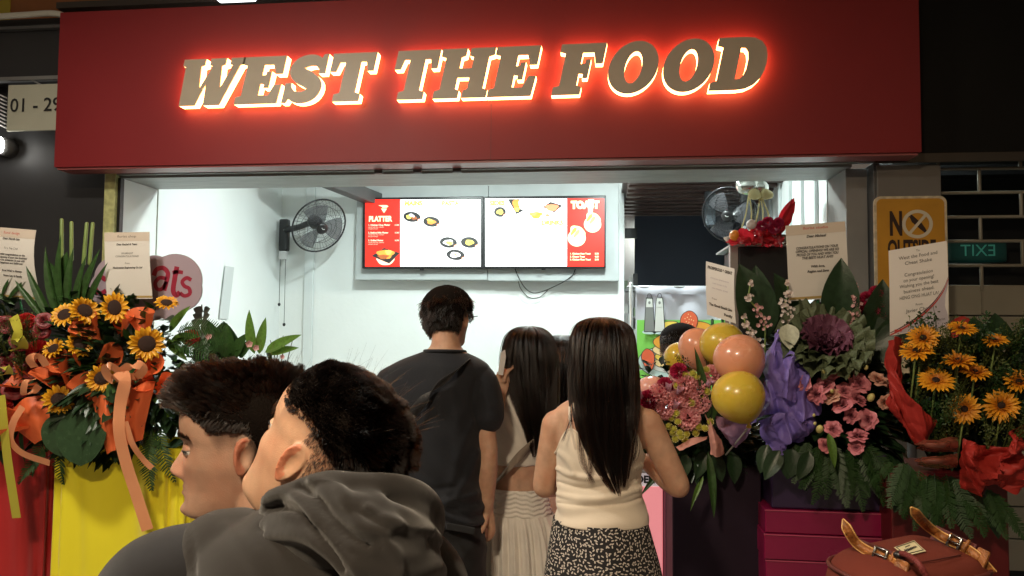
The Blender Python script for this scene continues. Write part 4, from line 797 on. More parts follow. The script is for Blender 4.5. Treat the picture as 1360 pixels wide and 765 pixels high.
def floret():
    return J(*[xf(petal(.5, .42, curl=.2, cup=.25, tip=.6), Matrix.Rotation(2 * PI * i / 5, 4, 'Z') @ Matrix.Rotation(.35, 4, 'X')) for i in range(5)], ellipsoid((0, 0, .05), .1, .1, .08, 8, 5))
FLO = [msh(floret(), M_wht), msh(floret(), M_pnkf)]
def patch(ctrl, nu=28, nv=22):
    """A smooth sheet through a grid of points."""
    rows = [catmull([tuple(p) for p in r], nu) for r in ctrl]; cols = [catmull([tuple(r[i]) for r in rows], nv) for i in range(nu)]
    v = np.array([cols[i][j] for j in range(nv) for i in range(nu)]); return (v, [(j * nu + i, j * nu + i + 1, (j + 1) * nu + i + 1, (j + 1) * nu + i) for j in range(nv - 1) for i in range(nu - 1)])
def PP(Y, *rows): return [[P(x, y, Y + d) for x, y, d in r] for r in rows]
def wrap(name, Y, rows, m, parent, amp=.012, s=9, seed=0, nu=34, nv=28): return obj(name, crumple(crumple(patch(PP(Y, *rows), nu, nv), amp, s, seed, True), amp * .35, s * 2.7, seed + 5, True), m, parent)
def pleats(o, gx, gy, amp, freq, far, seed=0):
    """Sharp folds that run out from the point where the paper is gathered."""
    v = np.zeros(len(o.data.vertices) * 3); o.data.vertices.foreach_get('co', v); v = v.reshape(-1, 3); q = pix(v); dx, dy = q[:, 0] - gx, q[:, 1] - gy; a = np.arctan2(dy, dx); d = np.hypot(dx, dy); ph = a * freq + 2.4 * fnoise(v, 6, seed) + seed; t = abs(((ph / 2) % 1) * 2 - 1); t2 = abs(((ph * 1.7 + 1) / 2 % 1) * 2 - 1)
    v[:, 1] += -amp * (t ** 1.3 + .5 * t2 - .7) * np.clip(d / far, .12, 1.3); o.data.vertices.foreach_set('co', v.ravel()); o.data.update(); return o
def ribbon(path, w, wd=(1, 0, .15), n=30):
    c = catmull([tuple(p) for p in path], n); T, _, _ = frames(c); k = Vector(wd); out = []
    for i, p in enumerate(c):
        t = Vector(T[i]); a = (k - t * k.dot(t)).normalized() * w / 2; out += [tuple(Vector(p) - a), tuple(Vector(p) + a)]
    return (np.array(out), [(2 * i, 2 * i + 1, 2 * i + 3, 2 * i + 2) for i in range(n - 1)])
def cone_wrap(px, py, Y, d, L, w, parent, m=None, seed=0):
    """A paper leaf rolled into a flared cone, opening along d."""
    def fn(u, v):
        a = (u - .5) * 4.4; r = w * (.22 + .78 * v ** 1.2); return (r * math.sin(a), L * v + .10 * L * math.cos(a * 1.5 + seed) * v, -r * math.cos(a))
    return obj('wrap_cone', xf(crumple(grid(fn, 22, 9), .004, 30, seed), along(P(px, py, Y), d)), m or M_org, parent)
def leaves(parent, kind, spec, Y, name='leaf'):
    for px, py, dx, dy, L, *r in spec:
        p = P(px, py, Y + (r[0] if r else 0)); d = V(dx, -.25 if len(r) < 2 else r[1], -dy); place(name, LEAF[kind], along(p, d, (random.uniform(-.3, .3), -1, .5), L), parent)
def fill_mass(parent, cx, cy, rx, ry, Y, n, name='foliage', dep=.12, kinds=('leaf', 'dark'), Lr=(.07, .13), m=None, sprigs=0, seed=3):
    """Many leaves through a rounded volume, joined as ground foliage of the stand."""
    r = random.Random(seed); out = []
    for i in range(n):
        a, q = r.uniform(0, 6.28), r.uniform(.0, 1) ** .55; px, py = cx + rx * q * math.cos(a), cy + ry * q * math.sin(a); dd = dep * math.sqrt(max(0, 1 - q * q))
        p = P(px, py, Y + .10 - dd + r.uniform(0, .05)); d = V(math.cos(a) * .8 + r.uniform(-.5, .5), -.5 - r.random(), -math.sin(a) * .6 + r.uniform(-.3, .4)); L = r.uniform(*Lr)
        out.append(xf(leafp(1, r.uniform(.25, .5), .25, r.uniform(.1, .7), 5), along(p, d, (r.uniform(-.5, .5), -.5, 1), L)))
    return obj(name, J(*out), m or M_leafd, parent, kind='stuff')
def sprays(parent, spec, Y, which=0, name='filler_spray'):
    for px, py, s, lean in spec: p = P(px, py, Y); place(name, SPR[which], Matrix.Translation(p) @ Matrix.Rotation(lean, 4, 'Y') @ Matrix.Rotation(R(30), 4, 'X') @ Matrix.Rotation(random.uniform(0, 6), 4, 'Z') @ Matrix.Scale(s, 4), parent)
def drape(px0, px1, py, Y, m, parent, fold=.012, nf=11, dep=.34, flare=0.0, name='drape', seed=0):
    a, b = P(px0, py, Y), P(px1, py, Y); cx, w = (a.x + b.x) / 2, (b.x - a.x) / 2; cy = Y + dep / 2
    def fn(u, v):
        t = 2 * PI * u; c, s = math.cos(t), math.sin(t); k = 5; e = lambda q: math.copysign(abs(q) ** (2 / k), q)
        f = fold * (math.sin(t * nf + 2 * math.sin(v * 2 + seed) + seed) + .6 * math.sin(t * nf * 2.3 + seed + 3 * v)) * (1 - .35 * v) * (1 + .5 * math.sin(3 * t + seed))
        q = 1 + flare * (1 - v); return (cx + (w * q + f) * e(c), cy + (dep / 2 * q + f) * e(s), a.z * v)
    return obj(name, grid(fn, 220, 14, True), m, parent)
M_foam = mat('dark_foam_and_moss', (.010, .018, .008), .9, bump=1, bscale=60, var=.4, vscale=20)
def foam(parent, cx, cy, rx, ry, Y, dep=.08): obj('flower_foam', crumple(ellipsoid(P(cx, cy, Y), rx * MP(Y), dep, ry * MP(Y), 28, 18), .02, 14, cx), M_foam, parent)
SAT = lambda n, c, r=.38: mat(n, c, r, var=.06, vscale=5, sheen=.3, bump=.06, bscale=200, stretch=(1, 1, .15))
# ---------------------------------------------------------------- sunflower stand
YA = 2.95
A = thing('flower_stand', 'sunflower arrangement with orange wraps on yellow draped stand', 'flower stand', (P(150, 600, YA).x, YA + .15, 0), 'congratulatory flower stands')
fill_mass(A, 150, 480, 100, 90, YA - .03, 200, dep=.16, seed=44, m=M_leaf, Lr=(.06, .11)); drape(64, 246, 592, YA, SAT('yellow_satin', (.86, .76, .02)), A, .019, 10)
foam(A, 140, 500, 82, 88, YA + .14); fill_mass(A, 140, 500, 110, 105, YA, 520, dep=.20)
for k, (x, y, r, tx, ty) in enumerate(((86, 418, 18, -.5, .5), (112, 413, 20, .7, .5), (152, 409, 21, .1, .25), (72, 464, 19, -.7, .6), (106, 457, 19, .5, .5), (195, 457, 22, 0, .15), (136, 502, 21, 0, .1), (78, 531, 20, .3, .1), (221, 403, 18, .2, 1.6))):
    p = P(x, y, YA - .12); s = r * MP(2.95); place('sunflower', SUN[k % 3][0], face(p, TOCAM(p) + V(tx, 0, ty), s * random.uniform(.95, 1.12)) @ Matrix.Diagonal((random.uniform(.86, 1.08), random.uniform(.9, 1.08), random.uniform(.8, 1.8), 1)), A, [('flower_disc', SUN[k % 3][1])])
for k, (x, y, dx, dz, L, w, dy) in enumerate(((133, 458, -.35, .75, .125, .062, -.45), (193, 452, -.1, 1, .12, .055, -.25), (128, 486, .8, .35, .14, .05, -.5), (90, 525, -.25, .9, .14, .075, -.5), (62, 560, -.7, .1, .16, .062, -.6), (168, 508, .9, .15, .12, .05, -.5), (88, 500, -.1, .8, .10, .05, -.6), (190, 500, .5, .5, .1, .05, -.4), (112, 500, -.4, .6, .11, .06, -.6), (160, 445, .3, .9, .10, .05, -.5), (52, 515, -.7, .5, .12, .055, -.6), (205, 520, .9, .3, .11, .055, -.5), (118, 530, .2, .7, .10, .06, -.7))):
    cone_wrap(x, y, YA - .08, (dx, dy, dz), L, w, A, seed=k)
wrap('wrap_flap', YA - .12, [[(120, 528, 0), (137, 525, -.03), (152, 538, 0)], [(128, 560, 0), (140, 556, -.03), (152, 562, 0)], [(141, 604, 0), (147, 600, -.01), (154, 598, 0)]], M_org, A, .004)
wrap('wrap_flap', YA - .11, [[(168, 520, 0), (190, 508, -.03), (207, 506, 0)], [(162, 556, 0), (178, 548, -.04), (196, 552, 0)], [(166, 592, 0), (178, 588, -.02), (190, 584, 0)]], M_org, A, .005, seed=4)
wrap('wrap_flap', YA - .10, [[(6, 556, 0), (30, 530, -.03), (62, 524, 0)], [(14, 566, 0), (40, 552, -.05), (66, 552, 0)], [(46, 590, 0), (56, 584, -.02), (66, 580, 0)]], M_org, A, .004, seed=7)
for pts, w in (([(158, 492, -.20), (166, 505, -.22), (160, 535, -.2), (158, 570, -.2), (166, 610, -.18), (182, 660, -.16), (196, 704, -.15)], 17), ([(160, 494, -.2), (146, 486, -.22), (140, 494, -.2), (150, 504, -.19), (160, 496, -.2)], 12), ([(160, 494, -.2), (176, 484, -.22), (190, 488, -.22), (182, 500, -.19), (164, 498, -.2)], 12),
                ([(48, 503, -.2), (34, 508, -.22), (32, 524, -.2), (44, 520, -.17), (52, 512, -.18)], 9), ([(46, 488, -.18), (40, 478, -.2), (52, 474, -.2), (62, 486, -.18)], 12), ([(30, 540, -.2), (18, 560, -.2), (14, 584, -.18), (30, 602, -.16), (66, 615, -.14)], 10), ([(166, 560, -.2), (176, 590, -.18), (190, 610, -.15), (202, 622, -.14)], 9)):
    obj('ribbon', ribbon([P(x, y, YA + d) for x, y, d in pts], w * MP(2.95)), M_peach, A)
place('broad_leaf', HEART, along(P(116, 548, YA - .10), (.0, -.3, -1), (-.1, -1, .25), .19), A); place('broad_leaf', HEART, along(P(96, 552, YA - .08), (-.1, -.3, -1), (.4, -1, .25), .15), A)
for x, y0, y1 in ((82, 345, 292), (95, 345, 296), (111, 350, 297), (119, 350, 297)): obj('cut_stalk', tube([P(x, y0, YA + .15), P(x + (y0 - y1) * .08 * (x > 100), y1, YA + .15)], [.009, .008], 8), M_stalk, A)
leaves(A, 'blade', [(82, 430, -.2, -1, .34), (92, 430, .1, -1, .33), (104, 425, .35, -1, .33), (72, 430, -.45, -1, .28), (112, 420, .5, -1, .26), (88, 428, -.05, -1, .38), (60, 425, -.7, -1, .22), (100, 430, .2, -1, .30)], YA, 'palm_leaf')
leaves(A, 'leaf', [(86, 395, .1, -1, .2), (84, 400, -.3, -1, .18)], YA); 
leaves(A, 'light', [(225, 440, .5, -.5, .16), (228, 450, .8, -.1, .15), (222, 452, .7, .5, .14), (195, 560, .3, .6, .16), (206, 570, -.2, 1, .14), (200, 545, .8, .1, .13)], YA)
for x, y, dx, dy, s, k in ((200, 575, .1, 1, .22, 0), (212, 570, .3, 1, .20, 1), (70, 570, -.5, 1, .2, 0), (85, 580, -.1, 1, .18, 1), (235, 440, 1, -.2, .22, 0), (232, 455, 1, .2, .2, 1), (60, 600, -.4, .5, .15, 0)): place('fern_frond', FERN[k], along(P(x, y, YA - .05), (dx, -.4, -dy), (0, -1, .4), s), A)
sprays(A, [(60, 455, .16, -.3), (215, 480, .15, .3), (170, 440, .14, 0), (120, 440, .14, 0)], YA - .02)
# ---------------------------------------------------------------- red stand at the left edge
B_ = thing('flower_stand', 'dark red rose arrangement on red draped stand at left edge', 'flower stand', (P(10, 600, YA).x, YA + .1, 0), 'congratulatory flower stands')
drape(-120, 63, 585, YA + .06, SAT('red_satin', (.42, .012, .012)), B_, .014, 9, seed=2)
foam(B_, 0, 490, 52, 85, YA + .12); fill_mass(B_, 0, 490, 60, 95, YA, 300, dep=.16, seed=5)
for x, y, r, k in ((52, 467, 16, 1), (28, 452, 15, 0), (40, 488, 16, 0), (12, 480, 17, 0), (20, 515, 17, 0), (2, 540, 14, 1), (35, 428, 13, 1), (55, 440, 12, 0), (58, 425, 12, 0), (8, 430, 14, 0)):
    p = P(x, y, YA - .10); place('red_flower', [ROSE[3], CARNR][k], face(p, TOCAM(p) + V(random.uniform(-.4, .4), 0, random.uniform(0, .6)), r * MP(2.95)), B_)
sprays(B_, [(10, 470, .19, -.2), (30, 500, .17, .2), (5, 505, .16, -.2), (45, 470, .15, .3), (25, 465, .2, 0), (0, 450, .18, 0), (38, 455, .16, .3)], YA - .12)
leaves(B_, 'blade', [(10, 400, .9, -.9, .16), (2, 395, .6, -1, .14), (20, 405, -.9, -.6, .14), (8, 540, -.6, .8, .2), (30, 560, .2, 1, .18)], YA, 'palm_leaf')
M_gold_r = mat('yellow_green_ribbon', (.52, .48, .06), .3, thin=.2, coat=.2)
for pts, w in (([(1, 525, -.2), (4, 555, -.2), (10, 610, -.18), (22, 688, -.15)], 13), ([(18, 420, -.2), (24, 440, -.22), (20, 458, -.2)], 13), ([(14, 452, -.2), (28, 450, -.24), (30, 462, -.2), (16, 464, -.18)], 12), ([(0, 488, -.2), (10, 488, -.22), (12, 496, -.2), (0, 498, -.18)], 9)): obj('ribbon', ribbon([P(x, y, YA + d) for x, y, d in pts], w * MP(2.95)), M_gold_r, B_)
# ---------------------------------------------------------------- leafy arrangement behind the two men
YL = 3.2
Cc = thing('flower_stand', 'leafy arrangement with bright green lily shoots behind the two men', 'flower stand', (P(310, 600, YL).x, YL + .1, 0), 'congratulatory flower stands')
drape(262, 395, 600, YL, SAT('cream_satin', (.6, .5, .3)), Cc, .010, 8, seed=4, dep=.25)
foam(Cc, 320, 540, 55, 60, YL + .10); fill_mass(Cc, 310, 540, 80, 85, YL, 260, dep=.1, seed=9, kinds=('leaf',), m=M_leaf)
leaves(Cc, 'light', [(338, 470, -.1, -1, .20), (344, 470, .25, -1, .17), (352, 468, .9, -.45, .2), (358, 470, 1, -.25, .15)], YL - .03)
leaves(Cc, 'leaf', [(296, 480, -.3, -1, .20), (302, 478, .05, -1, .17), (308, 478, .5, -.8, .15), (285, 480, -.4, -.9, .12), (318, 475, .5, -.6, .12)], YL); leaves(Cc, 'wide', [(300, 484, .0, -1, .20), (290, 486, -.6, -.8, .16)], YL + .03)
M_euc = mat('eucalyptus_leaf', (.16, .19, .16), .55, var=.2)
eu = []
for k in range(9):
    y = 478 - k * 8
    for s in (-1, 1): eu.append(xf(leafp(.045, .04, .1, .1, 5), along(P(268 + 2 * math.sin(k), y, YL - .04), (s, -.4, .35), (0, -1, .3))))
obj('eucalyptus_sprig', J(tube([P(266, 490, YL - .03), P(268, 405, YL - .03)], .003, 5), *eu), M_euc, Cc)
for x, y, r in ((277, 447, 8), (331, 457, 9), (340, 462, 8), (253, 449, 9), (375, 474, 6)): p = P(x, y, YL - .08); place('pink_flower', FLO[1] if x > 270 else CARNR, face(p, TOCAM(p), r * MP(3.2) * 1.3), Cc)
for x, y, dx in ((366, 470, .12), (372, 472, .02), (380, 474, .1), (362, 476, -.1)): obj('twig', tube([P(x, y + 20, YL), P(x + 3, y, YL), P(x + 3 + 60 * dx, y - 24, YL)], [.003, .0015], 5, 10), mat('brown_twig', (.10, .07, .05), .6), Cc)
for x, y, dx, dy, s in ((245, 470, .9, -.4, .2), (250, 480, 1, .1, .2)): place('fern_frond', FERN[0], along(P(x, y, YL - .1), (dx, -.3, -dy), (0, -1, .4), s), Cc)
# congratulations board
YG = 3.05
cg = thing('congrats_board', 'pale pink cloud shaped board with red Congrats lettering behind sunflowers', 'board', P(200, 420, YG))
out = []
for cx, cy, r, a0, a1 in ((233, 372, 35, -75, 60), (222, 388, 36, 10, 20), (205, 366, 27, -130, -40), (178, 362, 28, -150, -50), (155, 370, 30, -170, -80), (140, 384, 22, 120, 230)): out.append((cx, cy, r))
uni = []
for t in np.linspace(0, 2 * PI, 90, endpoint=False):
    best = 0; d = (math.cos(t), math.sin(t)); o0 = (200, 388)
    for cx, cy, r in out + [(200, 392, 34), (240, 385, 28), (232, 362, 22)]:
        ex, ey = cx - o0[0], cy - o0[1]; bq = ex * d[0] + ey * d[1]; disc = bq * bq - (ex * ex + ey * ey - r * r)
        if disc > 0: best = max(best, bq + math.sqrt(disc))
    uni.append((o0[0] + d[0] * best, o0[1] + d[1] * best))
obj('board', prism([(P(x, y, YG).x, P(x, y, YG).z) for x, y in uni][::-1], (), YG, YG + .008), mat('pale_pink_board', (.36, .28, .32), .45), cg, False)
def stroke(pts, w, n=26): 
    c = catmull(pts, n); d = np.gradient(c, axis=0); d /= np.linalg.norm(d, axis=1)[:, None] + 1e-9; k = np.stack([-d[:, 1], d[:, 0]], 1) * w / 2; a, b = c + k, c - k; v = [tuple(P(x, y, YG - .001)) for x, y in np.concatenate([a, b])]
    return (np.array(v), [(i, i + 1, n + i + 1, n + i) for i in range(n - 1)])
M_crl = mat('crimson_lettering', (.28, .012, .035), .5)
for l_ in (stroke([(204, 366), (208, 358), (217, 356), (223, 363), (221, 374), (218, 386)], 6), stroke([(221, 370), (212, 369), (206, 376), (209, 384), (216, 383), (221, 374)], 5)): obj('lettering', l_, M_crl, cg)
for l_ in (stroke([(235, 354), (232, 370), (230, 386), (234, 392), (239, 388)], 6.5), stroke([(229, 362), (236, 361), (243, 362)], 5)): obj('lettering', l_, M_crl, cg)
obj('lettering', stroke([(254, 372), (248, 369), (242, 374), (245, 380), (251, 383), (252, 390), (245, 393), (239, 389)], 5), M_crl, cg)
for l_ in (stroke([(141, 372), (134, 368), (128, 374), (127, 384), (133, 390), (141, 386)], 6), stroke([(192, 352), (186, 360), (187, 376), (188, 386)], 5)): obj('lettering', l_, M_crl, cg)
obj('post', tube([P(200, 420, YG + .02), V(P(200, 420, YG).x, YG + .02, 0)], .01, 8), M_alu, cg)
# ---------------------------------------------------------------- pink bouquet on the dark purple box
YB1 = 2.72
D_ = thing('flower_stand', 'pink carnation and button flower bouquet on dark purple box', 'flower stand', (P(950, 620, YB1).x, YB1 + .1, 0), 'congratulatory flower stands')
a, b = P(893, 615, YB1), P(1012, 700, YB1)
obj('box', box(a.x, b.x, YB1, YB1 + .36, 0, a.z), mat('dark_purple_board', (.014, .006, .015), .6, var=.1, spec=.25), D_, False, bevel=.006)
foam(D_, 935, 575, 66, 55, YB1 + .12); fill_mass(D_, 930, 592, 82, 38, YB1, 420, dep=.13, seed=12, Lr=(.035, .075)); fill_mass(D_, 890, 530, 60, 50, YB1 + .08, 200, dep=.1, seed=13, m=M_leafd, Lr=(.04, .08))
for x, y, r, k in ((909, 510, 15, 0), (927, 517, 15, 0), (878, 524, 15, 0), (884, 540, 16, 0), (914, 555, 15, 0), (945, 499, 13, 0), (915, 530, 14, 0), (897, 530, 13, 0), (930, 535, 13, 0), (894, 503, 13, 2), (884, 513, 11, 1), (862, 532, 13, 1), (902, 494, 11, 1), (870, 545, 10, 0)):
    p = P(x, y, YB1 - .12); place('carnation' if k == 0 else 'pink_flower', [CARN, CARNM, FLO[1]][k], face(p, TOCAM(p) + V(random.uniform(-.5, .5), 0, random.uniform(0, .7)), r * MP(2.7) * 1.05), D_)
for k in range(30):
    x, y = [(919, 528), (932, 527), (919, 535), (932, 536), (892, 555), (900, 560), (908, 565), (895, 570), (903, 575), (912, 577), (897, 583), (905, 580), (920, 565), (928, 567), (936, 569), (924, 575), (893, 575), (898, 549), (926, 556), (910, 498), (920, 496), (930, 495), (938, 491), (925, 500), (915, 501), (899, 512), (939, 520), (910, 585), (888, 566), (943, 560)][k]
    p = P(x, y, YB1 - .13 - .01 * (k % 3)); place('button_flower', MUM[0], face(p, TOCAM(p) + V(random.uniform(-.4, .4), 0, random.uniform(-.2, .5)), 5.6 * MP(2.7)), D_, [('flower_disc', MUM[1])])
for x, y, dx, dz in ((895, 545, .2, 1), (890, 522, -.3, 1), (854, 530, -.6, .8), (937, 515, .5, 1), (898, 525, .4, .8)): place('lily_bud', LILYB, face(P(x, y, YB1 - .14), (dx, -.8, dz), .036), D_)
leaves(D_, 'blade', [(940, 560, -.15, -1, .26, -.12), (946, 560, .1, -1, .22, -.1), (900, 600, -.5, .5, .2, -.1), (940, 600, .1, 1, .22, -.1)], YB1); leaves(D_, 'dark', [(935, 600, -.3, 1, .10), (950, 602, .2, 1, .10), (912, 604, -.2, 1, .09), (972, 600, .1, 1, .11)], YB1 - .05)
leaves(D_, 'bladel', [(934, 632, -.25, .55, .11, -.1), (928, 640, -.3, .9, .1, -.1)], YB1 - .04)
sprays(D_, [(908, 510, .12, -.2), (938, 490, .1, .1)], YB1 - .05, 2)
wrap('pink_wrap', YB1 - .15, [[(936, 548, .02), (944, 560, -.02), (952, 570, 0)], [(940, 575, 0), (950, 585, -.04), (962, 590, 0)], [(942, 604, 0), (953, 608, -.02), (964, 604, .02)]], M_pinkw, D_, .006, 14)
wrap('pink_wrap', YB1 - .14, [[(898, 594, .02), (918, 582, 0), (940, 578, .02)], [(902, 598, -.01), (920, 590, -.03), (938, 582, 0)]], M_pinkw, D_, .004, 14, nv=8)
wrap('lilac_wrap', YB1 - .12, [[(950, 552, .04), (975, 556, .02), (1000, 560, .03)], [(954, 572, .0), (972, 580, -.04), (996, 576, 0)], [(968, 592, .02), (978, 596, -.01), (988, 588, .02)]], M_lilw, D_, .008, 12)
obj('green_stick', tube([P(946, 425, YB1 + .02), P(948, 560, YB1 + .02)], .0055, 8), mat('green_stick', ()), D_)
# ---------------------------------------------------------------- purple wrapped arrangement with cabbage and roses
YE = 2.62
E_ = thing('flower_stand', 'ornamental cabbage and pink rose arrangement in purple wrap on magenta stand', 'flower stand', (P(1095, 640, YE).x, YE + .12, 0), 'congratulatory flower stands')
a, b = P(1024, 600, YE), P(1180, 700, YE); zc = (a.x + b.x) / 2
M_mag = mat('magenta_satin_board', (.22, .006, .050), .30, var=.12, vscale=4, coat=.25, bump=.5, bscale=7); M_ind = mat('indigo_foil_board', (.030, .016, .050), .30, coat=.3)
zr = [P(1100, y, YE).z for y in (678, 710, 745, 785, 830, 880)]
obj('upper_box', box(a.x, b.x, YE, YE + .34, zr[0] + .001, a.z), M_ind, E_, False, bevel=.006)
for k in range(5):
    q = .004 * (k % 2) + .003
    obj('ribbon_band', box(a.x - .02 - q, b.x + .004 + q * .3, YE - .008 - q, YE + .35, zr[k + 1] + .0015, zr[k] - .001), M_mag, E_, False, bevel=.003)
    obj('band_edge', box(a.x - .022 - q, b.x + .004, YE - .0105 - q, YE - .0085 - q, zr[k] - .005, zr[k] - .0015), mat('pink_foil_edge', (.55, .10, .18), .25, metal=.3), E_, False)
obj('base', box(a.x, b.x, YE, YE + .33, 0, zr[5]), M_mag, E_, False)
foam(E_, 1100, 530, 72, 100, YE + .16); fill_mass(E_, 1100, 560, 85, 90, YE + .06, 420, dep=.14, seed=21, Lr=(.07, .13)); fill_mass(E_, 1090, 470, 80, 45, YE + .16, 160, dep=.1, seed=22)
P1 = [[(1012, 470, .05), (1022, 442, .02), (1042, 438, -.02), (1064, 452, .03), (1074, 468, .06)], [(1008, 500, .03), (1024, 482, -.04), (1040, 478, -.01), (1066, 492, -.05), (1082, 498, .03)], [(1000, 530, .04), (1018, 520, -.03), (1036, 520, -.07), (1066, 526, -.02), (1090, 524, .03)], [(990, 560, .04), (1012, 552, -.05), (1032, 552, -.02), (1066, 556, -.07), (1094, 550, .02)]]
pleats(wrap('purple_wrap', YE - .06, P1, M_purw, E_, .020, 7, 1, 100, 80), 1050, 590, .030, 4.2, 90, 1)
P2 = [[(1000, 560, .05), (1024, 548, -.04), (1046, 552, -.05), (1070, 544, -.02), (1090, 560, .03)], [(1006, 574, .03), (1024, 566, -.06), (1046, 572, -.02), (1068, 566, -.06), (1084, 574, .02)], [(1012, 590, .02), (1028, 584, -.03), (1046, 590, -.04), (1062, 584, 0), (1072, 588, .03)], [(1018, 605, .03), (1028, 608, 0), (1040, 604, -.02), (1050, 596, .02), (1056, 592, .03)]]
pleats(wrap('purple_wrap', YE - .08, P2, M_purw, E_, .016, 9, 3, 90, 70), 1050, 535, .028, 3.2, 50, 3); wrap('purple_wrap', YE - .10, [[(1042, 462, .03), (1056, 470, -.03), (1068, 490, .03)], [(1034, 490, 0), (1048, 500, -.05), (1062, 510, 0)], [(1030, 525, .02), (1044, 530, -.04), (1060, 536, 0)]], M_purw, E_, .008, 14, 5, 40, 40)
for k, (x, y, r, c) in enumerate(((1067, 508, 11, 0), (1095, 511, 12, 0), (1083, 524, 11, 1), (1103, 525, 10.5, 2), (1121, 518, 10, 0), (1119, 536, 13, 0), (1141, 509, 12, 1), (1139, 529, 11, 0), (1130, 552, 10.5, 1), (1152, 557, 12.5, 0), (1139, 577, 11, 1), (1107, 569, 11.5, 0), (1137, 594, 9.5, 0), (1097, 591, 10, 0), (1167, 503, 13, 2), (1107, 493, 9, 1), (1175, 535, 8, 2), (1184, 528, 8, 2))):
    p = P(x, y, YE - .10); place('rose', ROSE[c], face(p, TOCAM(p) + V(random.uniform(-.9, .9), 0, random.uniform(-.1, 1.3)), r * MP(2.6) * random.uniform(.9, 1.1)), E_)
for x, y, r in ((1156, 529, 7), (1088, 571, 7), (1126, 500, 4), (1094, 494, 5), (1105, 520, 3.5), (1081, 552, 3), (1116, 488, 3.5), (1150, 489, 4), (1082, 563, 3)): p = P(x, y, YE - .12); place('rose_bud', BUD, face(p, V(random.uniform(-.4, .4), -.7, .8), r * MP(2.6) * 1.1), E_)
c0 = P(1092, 458, YE - .03)
for lay, (n, L, tilt, m, w) in enumerate(((9, .155, .22, M_cabg, .95), (8, .13, .42, M_cabg, .9), (8, .10, .65, M_cabp, .9), (7, .07, .95, M_cabp, .9), (5, .045, 1.25, M_cabp, .9))):
    me = msh(grid(lambda u, v: ((u - .5) * w * (.35 + .75 * v ** .6) * (1 if v < .85 else .9), v * (1 - .10 * (2 * u - 1) ** 2), .10 * math.sin(u * 17) * v ** 3 + .28 * (2 * (u - .5)) ** 2 * v + .10 * v * v * math.sin(u * 29 + 1)), 15, 8), m)
    for i in range(n):
        q = face(c0 + V(0, -.006 * lay, 0), V(.0, -1, .75), 1, 0) @ Matrix.Rotation(2 * PI * (i + .5 * lay) / n, 4, 'Z') @ Matrix.Rotation(tilt, 4, 'X') @ Matrix.Scale(L, 4); place('cabbage_leaf', me, q, E_)
for spec in (((997, 376), (995, 396), (1007, 412), (1016, 428)), ((988, 420), (991, 432), (998, 444), (1004, 456)), ((1046, 376), (1047, 392), (1042, 405), (1049, 415), (1045, 438)), ((1137, 380), (1136, 396), (1139, 408), (1132, 424), (1128, 436))):
    obj('stem', tube([P(spec[-1][0], spec[-1][1] + 40, YE + .03)] + [P(x, y, YE) for x, y in reversed(spec)], .003, 6, 14), M_stalk, E_)
    for j, (x, y) in enumerate(spec):
        for q in range(4 + j * 2):
            a_ = q * 2.4; rr = (3 + 1.5 * j) * math.sqrt(q / 5); p = P(x + rr * math.cos(a_), y + rr * 1.2 * math.sin(a_), YE - .03 - .01 * random.random()); pk = 1 if (spec[0][0] > 1100 or (j >= 2 and spec[0][0] < 1010 and spec[0][1] < 400)) else 0
            place('floret', FLO[pk], face(p, TOCAM(p) + V(random.uniform(-1, 1), 0, random.uniform(-.5, .9)), random.uniform(3.6, 5.2) * MP(2.6) * 1.5), E_)
leaves(E_, 'dark', [(1018, 450, -.35, -1, .28, .05), (1010, 450, -.1, -1, .26, .06), (1060, 440, -.35, -1, .22, .05), (1112, 436, .02, -1, .24, .0), (1030, 440, .3, -1, .22, .08), (1160, 470, .1, -1, .26, .06), (1165, 480, .5, -.8, .24, .05), (1075, 600, -.4, .9, .10, -.1), (1036, 598, -.5, .8, .11, -.1), (1020, 590, -.3, .8, .10, -.08)], YE, 'broad_leaf')
leaves(E_, 'wide', [(1052, 596, -.2, 1, .10, -.09), (1150, 470, .6, -.5, .2, .05), (1084, 606, .1, 1, .09, -.06)], YE, 'broad_leaf'); leaves(E_, 'light', [(1100, 575, .15, 1, .11, -.14), (1045, 445, .05, .6, .075, -.07)], YE)
place('cream_leaf', msh(leafp(1, .75, .2, .2), mat('cream_leaf', (.50, .52, .40), .5, var=.2)), along(P(1046, 430, YE - .10), (.05, -.2, -1), (0, -1, .1), .085), E_)
for x, y, dx, dy, s, k in [(x + jx, y + jy, dx + jx * .02, dy, s * .68, (k + q) % 2) for q, (jx, jy) in enumerate(((0, 0), (9, 14), (-10, -8))) for x, y, dx, dy, s, k in ((1085, 595, -.35, 1, .20, 0), (1100, 600, -.05, 1, .2, 1), (1120, 600, .1, 1, .21, 0), (1140, 600, .35, 1, .2, 1), (1150, 590, .7, 1, .2, 0), (1072, 600, -.7, .9, .13, 1), (1130, 612, .25, 1, .12, 1))]: place('fern_frond', FERN[k], along(P(x, y, YE - .08), (dx, -.45, -dy * .9), (random.uniform(-.5, .5), -1, .5), s), E_)
for x, y in ((1152, 398), (1165, 390), (1150, 410), (1170, 405), (1180, 395), (1160, 412), (1145, 420), (1172, 418)): p = P(x, y, YE + .06); place('red_flower', CARNM, face(p, TOCAM(p), 11 * MP(2.6)), E_)
for x, y in ((1068, 408), (1080, 412), (1092, 408), (1100, 414), (1060, 415)): p = P(x, y, YE + .05); place('purple_flower', msh(carn(), mat('violet_bloom', (.10, .03, .22), .55)) if x == 1068 else bpy.data.objects['purple_flower'].data, face(p, TOCAM(p), 7 * MP(2.6)), E_)
